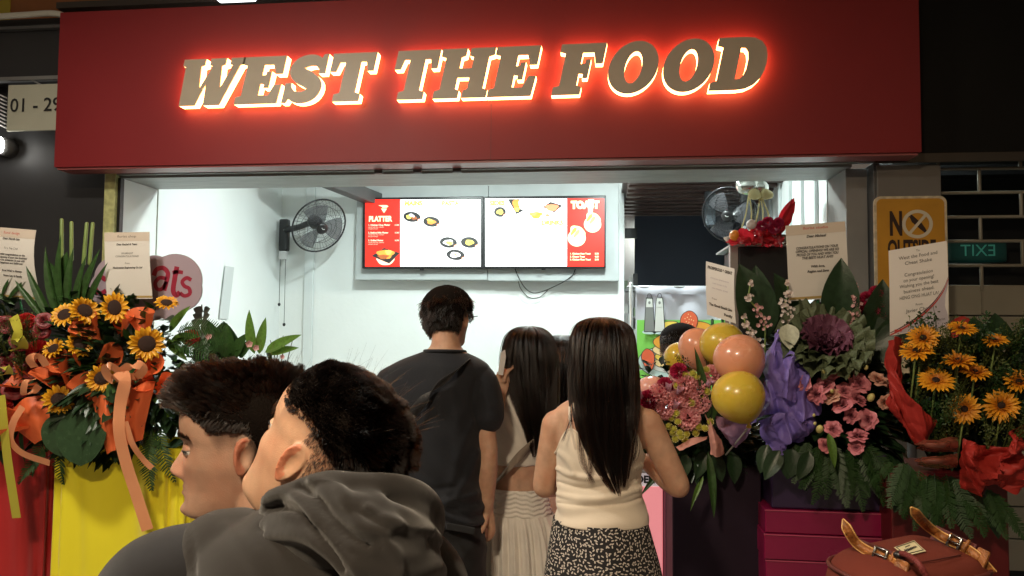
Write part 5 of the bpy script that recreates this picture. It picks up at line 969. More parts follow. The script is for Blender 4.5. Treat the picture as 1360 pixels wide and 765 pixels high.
# ---------------------------------------------------------------- gerbera bouquet in red wrap
YR = 2.50
G_ = thing('flower_stand', 'orange gerbera bouquet in red wrap on dark red stand at right', 'flower stand', (P(1265, 640, YR).x, YR + .12, 0), 'congratulatory flower stands')
a, b = P(1186, 630, YR), P(1345, 700, YR); obj('box', box(a.x, b.x, YR + .02, YR + .34, 0, a.z), mat('dark_red_board', (.11, .008, .010), .4, var=.15, vscale=4), G_, False, bevel=.006)
foam(G_, 1285, 540, 68, 88, YR + .16); fill_mass(G_, 1285, 525, 85, 80, YR + .06, 420, dep=.16, seed=31, Lr=(.05, .10), m=M_leafd)
r_ = random.Random(4)
sprays(G_, [(1205 + 150 * r_.random(), 470 + 130 * r_.random(), r_.uniform(.13, .19), r_.uniform(-.4, .4)) for _ in range(30)], YR - .03, 0); sprays(G_, [(1205 + 150 * r_.random(), 470 + 120 * r_.random(), r_.uniform(.12, .17), r_.uniform(-.4, .4)) for _ in range(16)], YR - .05, 2); sprays(G_, [(1255, 565, .13, 0), (1262, 550, .12, .1), (1330, 600, .14, .3), (1345, 590, .14, .4), (1310, 600, .14, 0)], YR - .10, 0)
for k, (x, y, r, tx, tz) in enumerate(((1226, 449, 19, .1, .5), (1217, 466, 19, -.1, 1.5), (1277, 436, 18, .3, 1.6), (1322, 453, 17, .2, 1.7), (1273, 481, 22, 0, 2.2), (1243, 505, 20, .1, .9), (1295, 495, 18, .3, 1.3), (1281, 543, 20, 0, -.1), (1330, 539, 21, .1, .3), (1353, 508, 19, .3, .8))):
    p = P(x, y, YR - .12); place('gerbera', GER[k % 3][0], face(p, TOCAM(p) + V(tx, 0, tz), r * MP(2.5) * random.uniform(.95, 1.1)) @ Matrix.Diagonal((random.uniform(.86, 1.08), random.uniform(.9, 1.08), random.uniform(.8, 2.2), 1)), G_, [('flower_disc', GER[k % 3][1])]); obj('stem', tube([p - TOCAM(p) * .01, p + V(.0, .06, -.18)], .003, 5), M_stalk, G_)
pleats(wrap('red_wrap', YR - .08, [[(1178, 452, .03), (1192, 446, .0), (1206, 452, .04)], [(1174, 490, .02), (1190, 485, -.03), (1200, 500, .03)], [(1186, 530, 0), (1204, 520, -.05), (1214, 540, .02)], [(1200, 560, .0), (1226, 545, -.06), (1244, 556, .0)], [(1214, 590, .02), (1230, 588, -.03), (1240, 584, .02)]], M_redw, G_, .010, 9, 2, 60, 70), 1242, 600, .020, 6, 110, 2)
wrap('red_wrap', YR - .06, [[(1176, 505, .02), (1184, 520, -.02), (1190, 530, .03)], [(1180, 540, .02), (1196, 550, -.03), (1206, 552, .02)], [(1204, 580, .02), (1216, 588, -.02), (1228, 584, .02)]], M_redw, G_, .012, 13, 6)
pleats(wrap('red_wrap', YR - .12, [[(1276, 580, .02), (1300, 588, -.03), (1325, 592, 0), (1350, 570, -.03), (1372, 560, .02)], [(1274, 610, .0), (1296, 606, -.06), (1320, 614, -.01), (1342, 600, -.07), (1370, 600, 0)], [(1270, 640, .02), (1296, 640, -.03), (1322, 632, -.06), (1346, 640, 0), (1372, 640, -.03)], [(1270, 652, .03), (1300, 658, .0), (1326, 648, -.02), (1348, 658, .02), (1372, 656, .02)]], M_redw, G_, .020, 9, 9, 100, 70), 1272, 590, .028, 4.5, 60, 5)
wrap('red_wrap', YR + .03, [[(1262, 428, 0), (1280, 420, 0), (1300, 432, 0)], [(1264, 450, 0), (1282, 445, 0), (1300, 450, 0)]], M_redw, G_, .006, 12, 3, 16, 8)
M_brb = mat('bronze_satin_bow', (.20, .055, .035), .25, coat=.3)
for y in (582, 604): wrap('bow_loop', YR - .12, [[(1213, y + 6, .03), (1228, y + 2, -.01), (1250, y, -.02), (1272, y - 3, .02)], [(1216, y + 9, .0), (1230, y + 6, -.05), (1252, y + 6, -.06), (1273, y + 4, -.01)], [(1219, y + 12, .0), (1232, y + 13, -.045), (1253, y + 14, -.055), (1273, y + 12, -.01)], [(1216, y + 14, .03), (1232, y + 19, .0), (1254, y + 20, -.01), (1272, y + 18, .02)]], M_brb, G_, .004, 16, y, 40, 26)
leaves(G_, 'wide', [(1320, 470, .0, -1, .13, .0), (1345, 490, .6, -.5, .18, .05), (1300, 470, -.2, -1, .12, .03)], YR, 'broad_leaf'); leaves(G_, 'dark', [(1350, 520, .5, -.8, .2, .06)], YR, 'broad_leaf')
for x, y, dx, dy, s, k in [(x + jx, y + jy, dx + jx * .02, dy, s * .70, (k + q) % 2) for q, (jx, jy) in enumerate(((0, 0), (10, 16), (-9, -6))) for x, y, dx, dy, s, k in ((1210, 620, -.3, 1, .2, 0), (1230, 630, -.1, 1, .2, 1), (1250, 635, .1, 1, .2, 0), (1220, 640, 0, 1, .17, 0), (1265, 635, .35, 1, .2, 1), (1300, 655, .3, 1, .15, 1), (1320, 655, .5, 1, .17, 0), (1195, 620, -.6, .8, .12, 1))]: place('fern_frond', FERN[k], along(P(x, y, YR - .07), (dx, -.45, -dy * .9), (random.uniform(-.5, .5), -1, .5), s), G_)
leaves(G_, 'dark', [(1205, 615, -.3, 1, .16, -.05), (1235, 630, 0, 1, .17, -.05), (1262, 632, .2, 1, .17, -.05), (1310, 650, .2, 1, .15, -.03)], YR)
# ---------------------------------------------------------------- red wrapped basket on the cabinet
YW = 3.85
K_ = thing('gift_basket', 'red wrapped fruit and flower basket on top of the black cabinet', 'gift basket', P(1010, 326, YW), None)
M_cel = mat('red_cellophane', (.60, .022, .035), .22, coat=.4, thin=.25)
for k, rows in enumerate(([[(963, 322, .0), (985, 306, -.03), (1010, 300, 0)], [(968, 327, 0), (990, 318, -.06), (1014, 322, -.03)], [(975, 327.5, 0), (994, 327.5, -.05), (1016, 327.5, 0)]], [[(985, 312, .02), (1003, 296, -.02), (1022, 302, .02)], [(988, 322, .0), (1006, 312, -.07), (1028, 318, 0)], [(990, 327.5, .02), (1010, 327, -.04), (1032, 327.5, .02)]], [[(1005, 300, .05), (1024, 292, 0), (1040, 300, .04)], [(1008, 314, .02), (1026, 308, -.04), (1042, 314, .02)], [(1010, 327.5, .03), (1028, 327.5, 0), (1044, 327.5, .02)]])): wrap('cellophane_wrap', YW, rows, M_cel, K_, .030, 16, k * 3, 30, 24)
for k in range(9): place('red_leaf', msh(leafp(1, .36, .3, .1, 7, .35, .05), M_redr if False else M_cel) if k == 0 else bpy.data.objects['red_leaf'].data, along(P(1028 + 1.3 * k, 318 - 2.6 * k, YW + .05 - .01 * k), (.45 + .05 * (k % 3) - .05, -.2, .9 - .12 * (k % 2)), (random.uniform(-.8, .8), -1, 0), .10 + .012 * (k % 4)), K_)
place('red_leaf', bpy.data.objects['red_leaf'].data, along(P(1036, 304, YW), (.38, -.1, .9), (-.3, -1, 0), .17), K_); place('red_leaf', bpy.data.objects['red_leaf'].data, along(P(1038, 306, YW - .02), (.30, -.1, .9), (.5, -1, 0), .165), K_)
for x, y, r in ((1020, 296, 8), (1028, 302, 8), (1012, 300, 7), (1034, 296, 7)): p = P(x, y, YW - .05); place('red_flower', CARNM, face(p, TOCAM(p), r * MP(3.85)), K_)
obj('orange_fruit', ellipsoid(P(976, 313, YW), .028, .028, .028, 18, 12), mat('orange_peel', (.75, .25, .02), .4, bump=.3, bscale=150), K_); obj('white_bud', ellipsoid(P(998, 298, YW - .05), .025, .025, .025, 14, 10), M_wht, K_)
obj('basket', xf(lathe([(.16, .0), (.19, .06), (.17, .065), (.15, .01)], 28), Matrix.Translation(P(1006, 327.5, YW + .16) + V(0, 0, .012)) @ Matrix.Diagonal((.9, .8, .6, 1))), mat('brown_wicker', (.14, .07, .03), .6, bump=1, bscale=80), K_)
# ================================================================ people
def zfun(tab):
    z = [a for a, _ in tab]; q = [b for _, b in tab]; return lambda t: np.interp(t, z, q)
Zs = np.array([-.112, -.105, -.095, -.08, -.065, -.05, -.035, -.02, -.005, .01, .025, .045, .065, .085, .1, .11, .117])
FR = np.array([.052, .078, .088, .087, .086, .086, .087, .088, .087, .088, .094, .097, .094, .081, .062, .038, .004])
BK = np.array([.015, -.005, -.028, -.047, -.060, -.070, -.079, -.087, -.094, -.099, -.102, -.102, -.097, -.083, -.063, -.040, -.004])
WD = np.array([.012, .036, .046, .053, .058, .0625, .066, .069, .0715, .073, .0755, .0765, .074, .064, .049, .032, .004])
def head_mesh(nz=84, na=96):
    """A head facing +Y, origin between the ears: profile loft with brow, eyes, nose, lips, chin and ears."""
    zz = np.concatenate([np.linspace(-.112, .09, nz - 18), np.linspace(.093, .117, 18)]); f = lambda T: catmull(np.stack([Zs, T], 1), 400); fi = lambda T: (lambda c: np.interp(zz, c[:, 0], c[:, 1]))(f(T))
    fr, bk, wd = fi(FR), fi(BK), fi(WD); v = []
    a = np.linspace(0, 2 * PI, na, endpoint=False)
    for z, F_, B_k, w in zip(zz, fr, bk, wd):
        ym = -.012 if z > -.06 else -.012 + (-.06 - z) * .8
        c, s = np.cos(a), np.sin(a); x = w * np.sign(s) * abs(s) ** .92; pw = .80 if -.1 < z < .06 else .92
        y = np.where(c > 0, ym + (F_ - ym) * abs(c) ** pw, ym - (ym - B_k) * abs(c) ** .95)
        v.append(np.stack([x, y, np.full(na, z)], 1))
    v = np.concatenate(v); x, y, z = v[:, 0].copy(), v[:, 1].copy(), v[:, 2].copy(); fm = np.clip((y - .03) / .03, 0, 1)
    g = lambda t, m, s: np.exp(-((t - m) / s) ** 2)
    nz_ = np.interp(z, [-.052, -.046, -.040, -.034, -.028, -.015, 0.0, .012, .022], [0, .010, .023, .027, .024, .016, .008, .005, 0]); sg = np.interp(z, [-.045, -.035, -.02, .01], [.0145, .0135, .0095, .0075])
    dy = nz_ * np.exp(-(x / sg) ** 2) + .006 * (g(x, .014, .007) + g(x, -.014, .007)) * g(z, -.041, .006)
    dy += .0065 * g(z, -.0575, .0042) * g(x, 0, .019) + .0075 * g(z, -.0675, .0045) * g(x, 0, .018) - .003 * g(z, -.0625, .0022) * g(x, 0, .022) - .003 * g(z, -.077, .005) * g(x, 0, .02)
    dy += .007 * g(z, -.096, .010) * g(x, 0, .017) + .004 * g(z, .0205, .006) * g(abs(x), .03, .02) - .011 * g(z, .002, .010) * g(abs(x), .032, .015) + .0065 * g(z, .001, .006) * g(abs(x), .032, .0105) + .003 * g(z, -.022, .016) * g(abs(x), .05, .016)
    v[:, 1] += dy * fm; v[:, 0] += np.sign(x) * .002 * g(z, -.022, .016) * g(abs(x), .06, .016)
    m = len(zz); f_ = [(j * na + i, j * na + (i + 1) % na, (j + 1) * na + (i + 1) % na, (j + 1) * na + i) for j in range(m - 1) for i in range(na)]
    f_ += [tuple(range(na - 1, -1, -1)), tuple((m - 1) * na + i for i in range(na))]
    f_ = [tuple(reversed(q)) for q in f_]
    ears = []
    for s in (-1, 1):
        n, k = 30, 10; ev = []; side = []
        for d in (1, -1):
            for j in range(k):
                r = (j + .4) / k
                for t in np.linspace(0, 2 * PI, n, endpoint=False):
                    ex, ez = .0165 * r * math.cos(t) * (1.0 + .25 * math.sin(t)), .0315 * r * math.sin(t); h = .0045 + .0055 * math.exp(-((r - .88) / .13) ** 2) * (0.4 + .6 * (ez > -.018)) - .0035 * math.exp(-(r / .45) ** 2) + .0025 * math.exp(-((r - .55) / .12) ** 2) if d > 0 else .0
                    if r > .93: h = h * .5
                    ev.append((h if d > 0 else -.002, ex, ez))
        fe = []
        for d in range(2):
            for j in range(k - 1):
                for i in range(n): A, B = d * k * n + j * n + i, d * k * n + j * n + (i + 1) % n; q = (A, B, B + n, A + n); fe.append(q if d == 0 else q[::-1])
        for i in range(n): A, B = (k - 1) * n + i, (k - 1) * n + (i + 1) % n; fe.append((A, B, k * n + B, k * n + A))
        fe += [tuple(range(n - 1, -1, -1)), tuple(k * n + i for i in range(n))]
        M = Matrix.Translation((s * .0725, -.012, -.002)) @ Matrix.Rotation(R(-28) * s * -1 * -1, 4, 'Z') @ Matrix.Rotation(R(8), 4, 'X') @ Matrix.Translation((s * .006, -.006, 0)); ev = np.array(ev)
        if s < 0: ev[:, 0] *= -1
        else: fe = [q[::-1] for q in fe]
        ears.append(xf((ev, fe), M))
    return (v, f_), ears
HEAD, EARS = head_mesh()
def sample(p, n, keep, seed=0):
    """n random points with normals on the part of a mesh where keep(points) holds."""
    r = np.random.default_rng(seed); v = np.asarray(p[0]); nr = normals(p); t = np.array([(q[0], q[i], q[i + 1]) for q in p[1] for i in range(1, len(q) - 1) if len(q) < 8])
    c = v[t].mean(1); t = t[keep(c)]; ar = np.linalg.norm(np.cross(v[t[:, 1]] - v[t[:, 0]], v[t[:, 2]] - v[t[:, 0]]), axis=1); i = r.choice(len(t), n, p=ar / ar.sum()); a, b = r.random(n), r.random(n); k = a + b > 1; a[k], b[k] = 1 - a[k], 1 - b[k]; w = np.stack([1 - a - b, a, b], 1)[:, :, None]
    pt = (v[t[i]] * w).sum(1); nn = (nr[t[i]] * w).sum(1); return pt, nn / np.linalg.norm(nn, axis=1)[:, None]
def hair_mat(name, mel=.92, red=.45, rough=.28):
    if name in MATS: return MATS[name]
    m = bpy.data.materials.new(name); m.use_nodes = True; MATS[name] = m; nt = m.node_tree; nt.nodes.remove(nt.nodes['Principled BSDF'])
    h = nt.nodes.new('ShaderNodeBsdfHairPrincipled'); h.parametrization = 'MELANIN'; h.inputs['Melanin'].default_value = mel; h.inputs['Melanin Redness'].default_value = red; h.inputs['Roughness'].default_value = rough; h.inputs['Radial Roughness'].default_value = .4; h.inputs['Random Color'].default_value = .25
    nt.links.new(h.outputs[0], nt.nodes['Material Output'].inputs['Surface']); return m
def strands(name, pts, rad, m, parent):
    """pts: N x K x 3 strand points as one hair curves object."""
    N_, K, _ = pts.shape; hc = bpy.data.hair_curves.new(name); hc.add_curves([K] * N_); hc.points.foreach_set('position', np.ascontiguousarray(pts, np.float32).ravel())
    if 'radius' not in hc.attributes: hc.attributes.new('radius', 'FLOAT', 'POINT')
    hc.attributes['radius'].data.foreach_set('value', (np.tile(np.linspace(1, .25, K) ** .6, N_) * rad).astype(np.float32)); hc.materials.append(m)
    o = bpy.data.objects.new(name, hc); COL.objects.link(o); put(o, parent); return o
def grow(pt, nn, length, comb, K=7, lift=.5, grav=0.0, rnd=.25, seed=0, clump=22.0):
    """Grow strands from roots: they leave along the normal, then follow comb (a field of directions)."""
    r = np.random.default_rng(seed); N_ = len(pt); cl = np.stack([fnoise(pt, clump, s) for s in (3.1, 7.7, 12.3)], 1); d = nn * lift + comb * (1 - lift) + rnd * cl * 1.6 + rnd * .5 * r.normal(size=(N_, 3)); d /= np.linalg.norm(d, axis=1)[:, None]
    out = [pt]; p = pt.copy()
    for k in range(1, K):
        t = k / (K - 1); e = d * (1 - .55 * t) + comb * .55 * t + np.array([0, 0, -grav * t]); e /= np.linalg.norm(e, axis=1)[:, None]; p = p + e * (length / (K - 1))[:, None]; out.append(p)
    return np.stack(out, 1)
def lock(g, n, pull, seed=0):
    """Draw strands together into n locks towards their tips."""
    r = np.random.default_rng(seed); k = r.choice(len(g), n, replace=False); roots = g[k, 0]; near = np.concatenate([((c[:, None] - roots[None]) ** 2).sum(2).argmin(1) for c in np.array_split(g[:, 0], 20)]); t = np.linspace(0, 1, g.shape[1])[None, :, None] ** 1.4
    L1 = np.linalg.norm(g[:, -1] - g[:, 0], axis=1); tgt = g[k][near]; off = g[:, :1] - tgt[:, :1]; return g * (1 - pull * t) + (tgt + off * (1 - t * .85)) * pull * t
def tf(M, a): A = np.array(M.to_4x4()); return a @ A[:3, :3].T + A[:3, 3]
def td(M, a): return a @ np.array(M.to_3x3()).T
def hand(wr, d, up, thumb, curl=.5, s=1.0):
    """Palm, four unequal curled fingers and a thumb, as closed overlapping pieces."""
    d = Vector(d).normalized(); up = Vector(up); up = (up - d * up.dot(d)).normalized(); sd = d.cross(up) * thumb; out = []
    out.append(tube([wr - d * .01, wr + d * .03 * s, wr + d * .075 * s, wr + d * .092 * s], [.024 * s, .033 * s, .038 * s, .034 * s], 14, 8, flat=.42 if abs(up.z) > .5 else .42))
    for i, (o, L) in enumerate(((.030, .072), (.010, .080), (-.010, .074), (-.029, .058))):
        b = wr + d * .082 * s + sd * o * s; p = [b - d * .02, b]; q = d; ax = d.cross(up)
        for k, f in enumerate((.42, .32, .26)):
            q = (Matrix.Rotation(curl * (.5 + .35 * k) + .08 * i, 3, ax) @ q).normalized() if False else (q * math.cos(curl * (.55 + .2 * k)) - up * math.sin(curl * (.55 + .2 * k)) * (1 if k == 0 else 1) ).normalized() if k == 0 else (q - up * curl * .45).normalized(); p.append(p[-1] + q * L * f * s)
        out.append(tube(p, [.0095 * s, .0092 * s, .0085 * s, .0078 * s, .0065 * s], 10, 12))
    b = wr + d * .022 * s + sd * .026 * s; out.append(tube([b - sd * .01, b + (sd * .7 + d * .7).normalized() * .03 * s, b + (sd * .55 + d * .8 - up * curl * .4).normalized() * .062 * s], [.013 * s, .0105 * s, .008 * s], 10, 8))
    return out
def arm(sh, el, wr, r=(.050, .043, .036, .038, .026)):
    sh, el, wr = Vector(sh), Vector(el), Vector(wr); return [tube([sh, sh.lerp(el, .5), el], [r[0], r[1], r[2]], 18, 10), tube([el, el.lerp(wr, .35), wr], [r[2], r[3], r[4]], 18, 10)]
def legs(cx, cy, zh, w=.085, r=(.085, .052, .036), foot=True, m=None):
    out = []
    for s in (-1, 1):
        out += [tube([(cx + s * w, cy, zh), (cx + s * w * 1.05, cy, zh * .52), (cx + s * w * 1.05, cy - .01, .09)], [r[0], r[1] * 1.15, r[2]], 18, 14), tube([(cx + s * w * 1.05, cy - .03, .05), (cx + s * w * 1.1, cy + .07, .04), (cx + s * w * 1.15, cy + .17, .03)], [.04, .04, .026], 12, 8, flat=.8)]
    return out
def ringsY(Y, rows):
    """Torso rings from photo pixels: (centre px, py, half width px, half depth m)."""
    out = []
    for cx, py, hw, ry, *dy in rows: p = P(cx, py, Y + (dy[0] if dy else 0)); out.append((p.x, p.y, p.z, hw * MP(p.y) * .945, ry))
    return out[::-1] if out[0][2] > out[-1][2] else out
def creases(p, fn): n = normals(p); v = p[0] + n * fn(p[0])[:, None]; return (v,) + tuple(p[1:])
def shoe(parent, cx, cy, w, m):
    for s in (-1, 1): obj('shoe', J(tube([(cx + s * w * 1.05, cy - .06, .05), (cx + s * w * 1.1, cy + .06, .05), (cx + s * w * 1.15, cy + .20, .035)], [.05, .052, .035], 14, 10, flat=.9)), m, parent)
def head_at(c, yaw, pitch=0, roll=0, s=1.0): return Matrix.Translation(c) @ Matrix.Rotation(R(roll), 4, 'Y') @ Matrix.Rotation(R(yaw), 4, 'Z') @ Matrix.Rotation(R(pitch), 4, 'X') @ Matrix.Scale(s, 4)
def head_by_ear(px_, py_, Y, yaw, pitch=0, roll=0, s=1.0):
    p = P(px_, py_, Y); d = (p - CAM).normalized(); view = math.degrees(math.atan2(-d.x, d.y)); Rm = Matrix.Rotation(R(roll), 4, Vector((d.x, d.y, 0)).normalized()) @ Matrix.Rotation(R(yaw + view), 4, 'Z') @ Matrix.Rotation(R(pitch), 4, 'X') @ Matrix.Scale(s, 4)
    return Matrix.Translation(p - Rm.to_3x3() @ V(-.080, -.020, -.002)) @ Rm
SKIN = skin('skin_warm', (.56, .335, .225)); SKIN2 = skin('skin_fair', (.60, .37, .26))
HAIRD = hair_mat('black_brown_hair', .965, .45, .26); HAIRB = hair_mat('dark_brown_hair', .90, .55, .30); M_cap = mat('hair_base', (.008, .006, .005), .9, bump=.6, bscale=300, spec=.05)
M_eye = mat('eye_white', (.75, .72, .68), .15); M_iris = mat('dark_iris', (.02, .01, .008), .1)
def eyes(parent, M, sk=None):
    for s in (-1, 1):
        c = M @ V(s * .032, .0700, .001); o = obj('eye', xf(ellipsoid((0, 0, 0), .0118, .0118, .0118, 18, 12), Matrix.Translation(c)), M_eye, parent); q = M.to_3x3() @ V(-.06 * s, 1, -.05)
        obj('iris', xf(ellipsoid((0, 0, 0), .006, .006, .002, 14, 8), face(c + q.normalized() * .0108, q)), M_iris, o)
        L4 = Matrix.Translation(c) @ M.to_3x3().to_4x4()
        for nm, z0, z1 in (('upper_eyelid', .08, 1.0), ('lower_eyelid', -1.0, -.42)): obj(nm, xf(grid(lambda u, v: (.0131 * math.sqrt(max(0, 1 - (z0 + (z1 - z0) * v) ** 2)) * math.cos(u * 2 * PI), .0131 * math.sqrt(max(0, 1 - (z0 + (z1 - z0) * v) ** 2)) * math.sin(u * 2 * PI), .0131 * (z0 + (z1 - z0) * v)), 24, 8, True), L4), sk or SKIN, o)
        obj('eyelash', xf(tube([(.0135 * math.cos(a), .0135 * math.sin(a), .0006 - .0015 * abs(math.cos(a))) for a in np.linspace(.25, PI - .25, 14)], .0009, 5), L4), M_ink, o)
def brows(parent, M, seed=0):
    pts = []; hv = np.asarray(HEAD[0]); hv = hv[hv[:, 1] > .02]
    r = np.random.default_rng(seed)
    for s in (-1, 1):
        for k in range(380):
            u = r.random(); x = s * (.013 + .044 * u); z = .0225 + .007 * math.sin(u * 2.4) - .004 * u + r.normal() * .0020 * (1.2 - .6 * u); q = hv[np.argsort(np.hypot(hv[:, 0] - x, hv[:, 2] - z))[:4]]; p = np.array([x, q[:, 1].mean() + .0004, z])
            d = np.array([s * .8, -.55 * u, .25 - .5 * u]); d /= np.linalg.norm(d); pts.append([p + d * .0026 * j + np.array([s * .0005 * j * u, .0006 * (j > 0), 0]) for j in range(4)])
    return strands('eyebrow', tf(M, np.array(pts)), .00055, HAIRD, parent)
# ---------------------------------------------------------------- long straight hair on a tapering shell
def long_hair(parent, rings, n, seed, front=(), width=1.0, mats=HAIRD, ends=(0, 1), fly=40, psi=2.2, wisps=()):
    """rings from crown to tips: (x, y, z, rx, ry); strands run down the shell, those near the side ending sooner."""
    rg = catmull(np.array(rings, float), 64); r = np.random.default_rng(seed); K = 26
    def at(t, a, q):
        i = np.clip(t, 0, 1) * 63; k = np.minimum(i.astype(int), 62); f = (i - k)[..., None]; c = rg[k] * (1 - f) + rg[k + 1] * f
        return np.stack([c[..., 0] + c[..., 3] * q * np.sin(a), c[..., 1] - c[..., 4] * q * np.cos(a), c[..., 2]], -1)
    a = r.uniform(-psi, psi, n); q = 1 - .22 * r.random(n) ** 2.0; te = np.clip(ends[1] - (ends[1] - ends[0]) * (abs(a) / psi) ** 1.3 - .20 * r.random(n) ** 2 - .09 * fnoise(np.stack([a, a * 0, a * 0], 1), 2.5, seed), .2, 1.0)
    T = np.linspace(0.0, 1, K)[None] * te[:, None]; wob = .075 * np.stack([fnoise(np.stack([a * 1.5, np.full(n, t * 1.5), q], 1), 2.2, seed + 1) for t in np.linspace(0, 1, K)], 1) + .018 * r.normal(size=(n, 1)) * np.linspace(0, 1, K)[None]
    dq = .04 * np.stack([fnoise(np.stack([a * 3, np.full(n, t * 2), q * 3], 1), 2.0, seed + 5) for t in np.linspace(0, 1, K)], 1)
    nl = 110; lk = r.uniform(-psi, psi, nl); who = abs(a[:, None] - lk[None]).argmin(1); lo = r.uniform(.80, 1.06, nl); te = np.clip(te * lo[who], .2, 1.0); T = np.linspace(0.0, 1, K)[None] * te[:, None]; pl = np.linspace(0, 1, K)[None] ** 1.6 * .8
    aa_ = a[:, None] * (1 - pl) + lk[who][:, None] * pl; q = q * (1 + .08 * r.normal(size=nl)[who]); pts = at(T, aa_ + wob * 2.0 + (.06 * r.normal(size=nl))[who][:, None] * np.linspace(0, 1, K)[None] ** 2, q[:, None] + dq)
    sh = []
    for j in range(40):
        t = j / 39 * .80
        for i in range(36): aa = (i / 35 * 2 - 1) * psi * (.98 - .25 * t); sh.append(at(np.array([min(t, (ends[1] - (ends[1] - ends[0]) * (abs(aa) / psi) ** 1.3) * .80)]), np.array([aa]), np.array([.78]))[0])
    cap = obj('hair', (np.array(sh), [(j * 36 + i, j * 36 + i + 1, j * 36 + i + 37, j * 36 + i + 36) for j in range(39) for i in range(35)]), M_cap, parent)
    strands('loose_hair', pts, .00042 * width, mats, cap)
    m = fly; fa = r.uniform(-psi, psi, m); ft = r.uniform(.1, 1, m); base = at(ft[:, None] * np.linspace(0, 1, K)[None] * .9, fa[:, None] + .2 * r.normal(size=(m, 1)) * np.linspace(0, 1, K)[None], 1 + .12 * r.random((m, 1)) * np.linspace(0, 1, K)[None])
    strands('loose_hair', base, .00022 * width, mats, cap)
    if len(wisps): strands('loose_hair', np.stack([catmull([tuple(Vector(w_) + Vector(r.normal(size=3) * .004)) for w_ in w], K) for w in wisps for _ in range(26)]), .00030, mats, cap)
    return cap
# ---------------------------------------------------------------- woman in cream top
YT = 2.15
T = thing('person', 'woman with long dark hair in cream tank top and speckled skirt', 'person', (P(797, 700, YT).x, YT, 0), 'people queueing at the counter')
px = lambda x, y, d=0: P(x, y, YT + d)
tor = ringsY(YT, [(800, 480, 19, .055, .01), (800, 512, 21, .056, .0), (800, 525, 30, .064), (799, 533, 48, .072), (798, 544, 62, .080), (798, 560, 63, .090), (797, 582, 60, .098), (796, 605, 56, .098), (796, 632, 52.5, .090), (797, 655, 53, .088), (798, 685, 57, .098), (799, 715, 63, .110), (800, 750, 70, .118), (800, 790, 71, .115)])
hM = head_at(px(801, 478, .03), 2, 4, s=.96); Lw = px(762, 640, .24); Rw = px(858, 612, .16)
armsT = arm(px(738, 562, .0), px(722, 646, .03), Lw, (.040, .037, .033, .035, .024)) + arm(px(860, 560), px(901, 646, .02), Rw, (.040, .038, .034, .036, .024))
tor2 = loft(tor, 40, 4)
hips = P(800, 790, YT)
body = fuse(J(tor2[:2], xf(HEAD, hM), *[xf(e, hM) for e in EARS], *armsT, *hand(Lw, (.5, .8, .1), (0, 0, 1), -1, .5, .92), *hand(Rw, (-.75, .6, .15), (0, 0, 1), 1, .4, .92), *legs(hips.x, hips.y, hips.z + .02, .075, (.088, .055, .036))), .0052, 9)
def shoulder_blades(v):
    g = lambda x, y, z, s: np.exp(-(((v[:, 0] - x) ** 2 + (v[:, 1] - y) ** 2 + (v[:, 2] - z) ** 2) / s ** 2)); a, b, c = px(770, 575, -.09), px(828, 575, -.09), px(798, 590, -.1); return .006 * (g(*a, .04) + g(*b, .04)) - .006 * g(*c, .03)
body = creases(body, shoulder_blades); obj('body', body, SKIN, T)
def shell(rings, off, ztop, zbot, n=120, m=60, a0=0, a1=2 * PI, fold=None):
    """A garment surface held off the torso rings, its top edge ztop(angle)."""
    rr = catmull(np.array(rings, float), 200); zz = rr[:, 2]
    def fn(u, v):
        a = a0 + (a1 - a0) * u; zt = ztop(a); z = zbot + (zt - zbot) * v; cx, cy, rx, ry = [np.interp(z, zz, rr[:, k]) for k in (0, 1, 3, 4)]; o = off + (fold(a, z) if fold else 0)
        return (cx + (rx + o) * math.cos(a), cy + (ry + o) * math.sin(a), z)
    g = grid(fn, n, m, a1 - a0 > 6.2); uv = np.array([[(a0 + (a1 - a0) * i / n) * .13, g[0][j * n + i][2]] for j in range(m) for i in range(n)]); return g + (uv,)
zP = lambda y, Y=YT: P(800, y, Y).z
def tank_top(a):   # angle: -pi/2 is the back, 0 right, pi/2 front
    d = abs(((a + PI / 2 + PI) % (2 * PI)) - PI); return zP(603) + (zP(566) - zP(603)) * math.exp(-((d - .62) / .42) ** 2) - .0 if d < 2 else zP(590)
M_tank = cloth('cream_ribbed_cotton', (.78, .68, .55), .8, 700, .3, .06)
def tfold(a, z): q = max(0, min(1, (zP(625) - z) / .12)); return .0035 * q * math.sin(z * 105 + 3.2 * math.sin(a * 1.0 + z * 9) + 1.5 * math.sin(2.3 * a)) + .003 * math.sin(a * 3 + z * 31)
tsh = sculpt(shell(tor, .0085, tank_top, zP(691), 200, 90, fold=tfold)[:2], [([(742, 622), (760, 630), (790, 634), (820, 630), (850, 618)], .006, 4), ([(742, 640), (770, 648), (800, 646), (850, 634)], -.005, 4), ([(740, 655), (770, 662), (810, 660), (852, 648)], .006, 4.5), ([(742, 668), (780, 672), (830, 668), (853, 660)], -.004, 3.5), ([(744, 600), (756, 612), (764, 628)], .005, 4), ([(845, 600), (838, 616), (826, 630)], .005, 4)])
tt = obj('tank_top', tsh, M_tank, T); s_ = tt.modifiers.new('thick', 'SOLIDIFY'); s_.thickness = .003; s_.offset = 1
edge = [shell(tor, .0105, tank_top, zP(691), 120, 2)[0][120 + i] for i in range(120)]; obj('neck_binding', tube(edge + edge[:1], .0036, 6, cap=False), M_tank, tt)
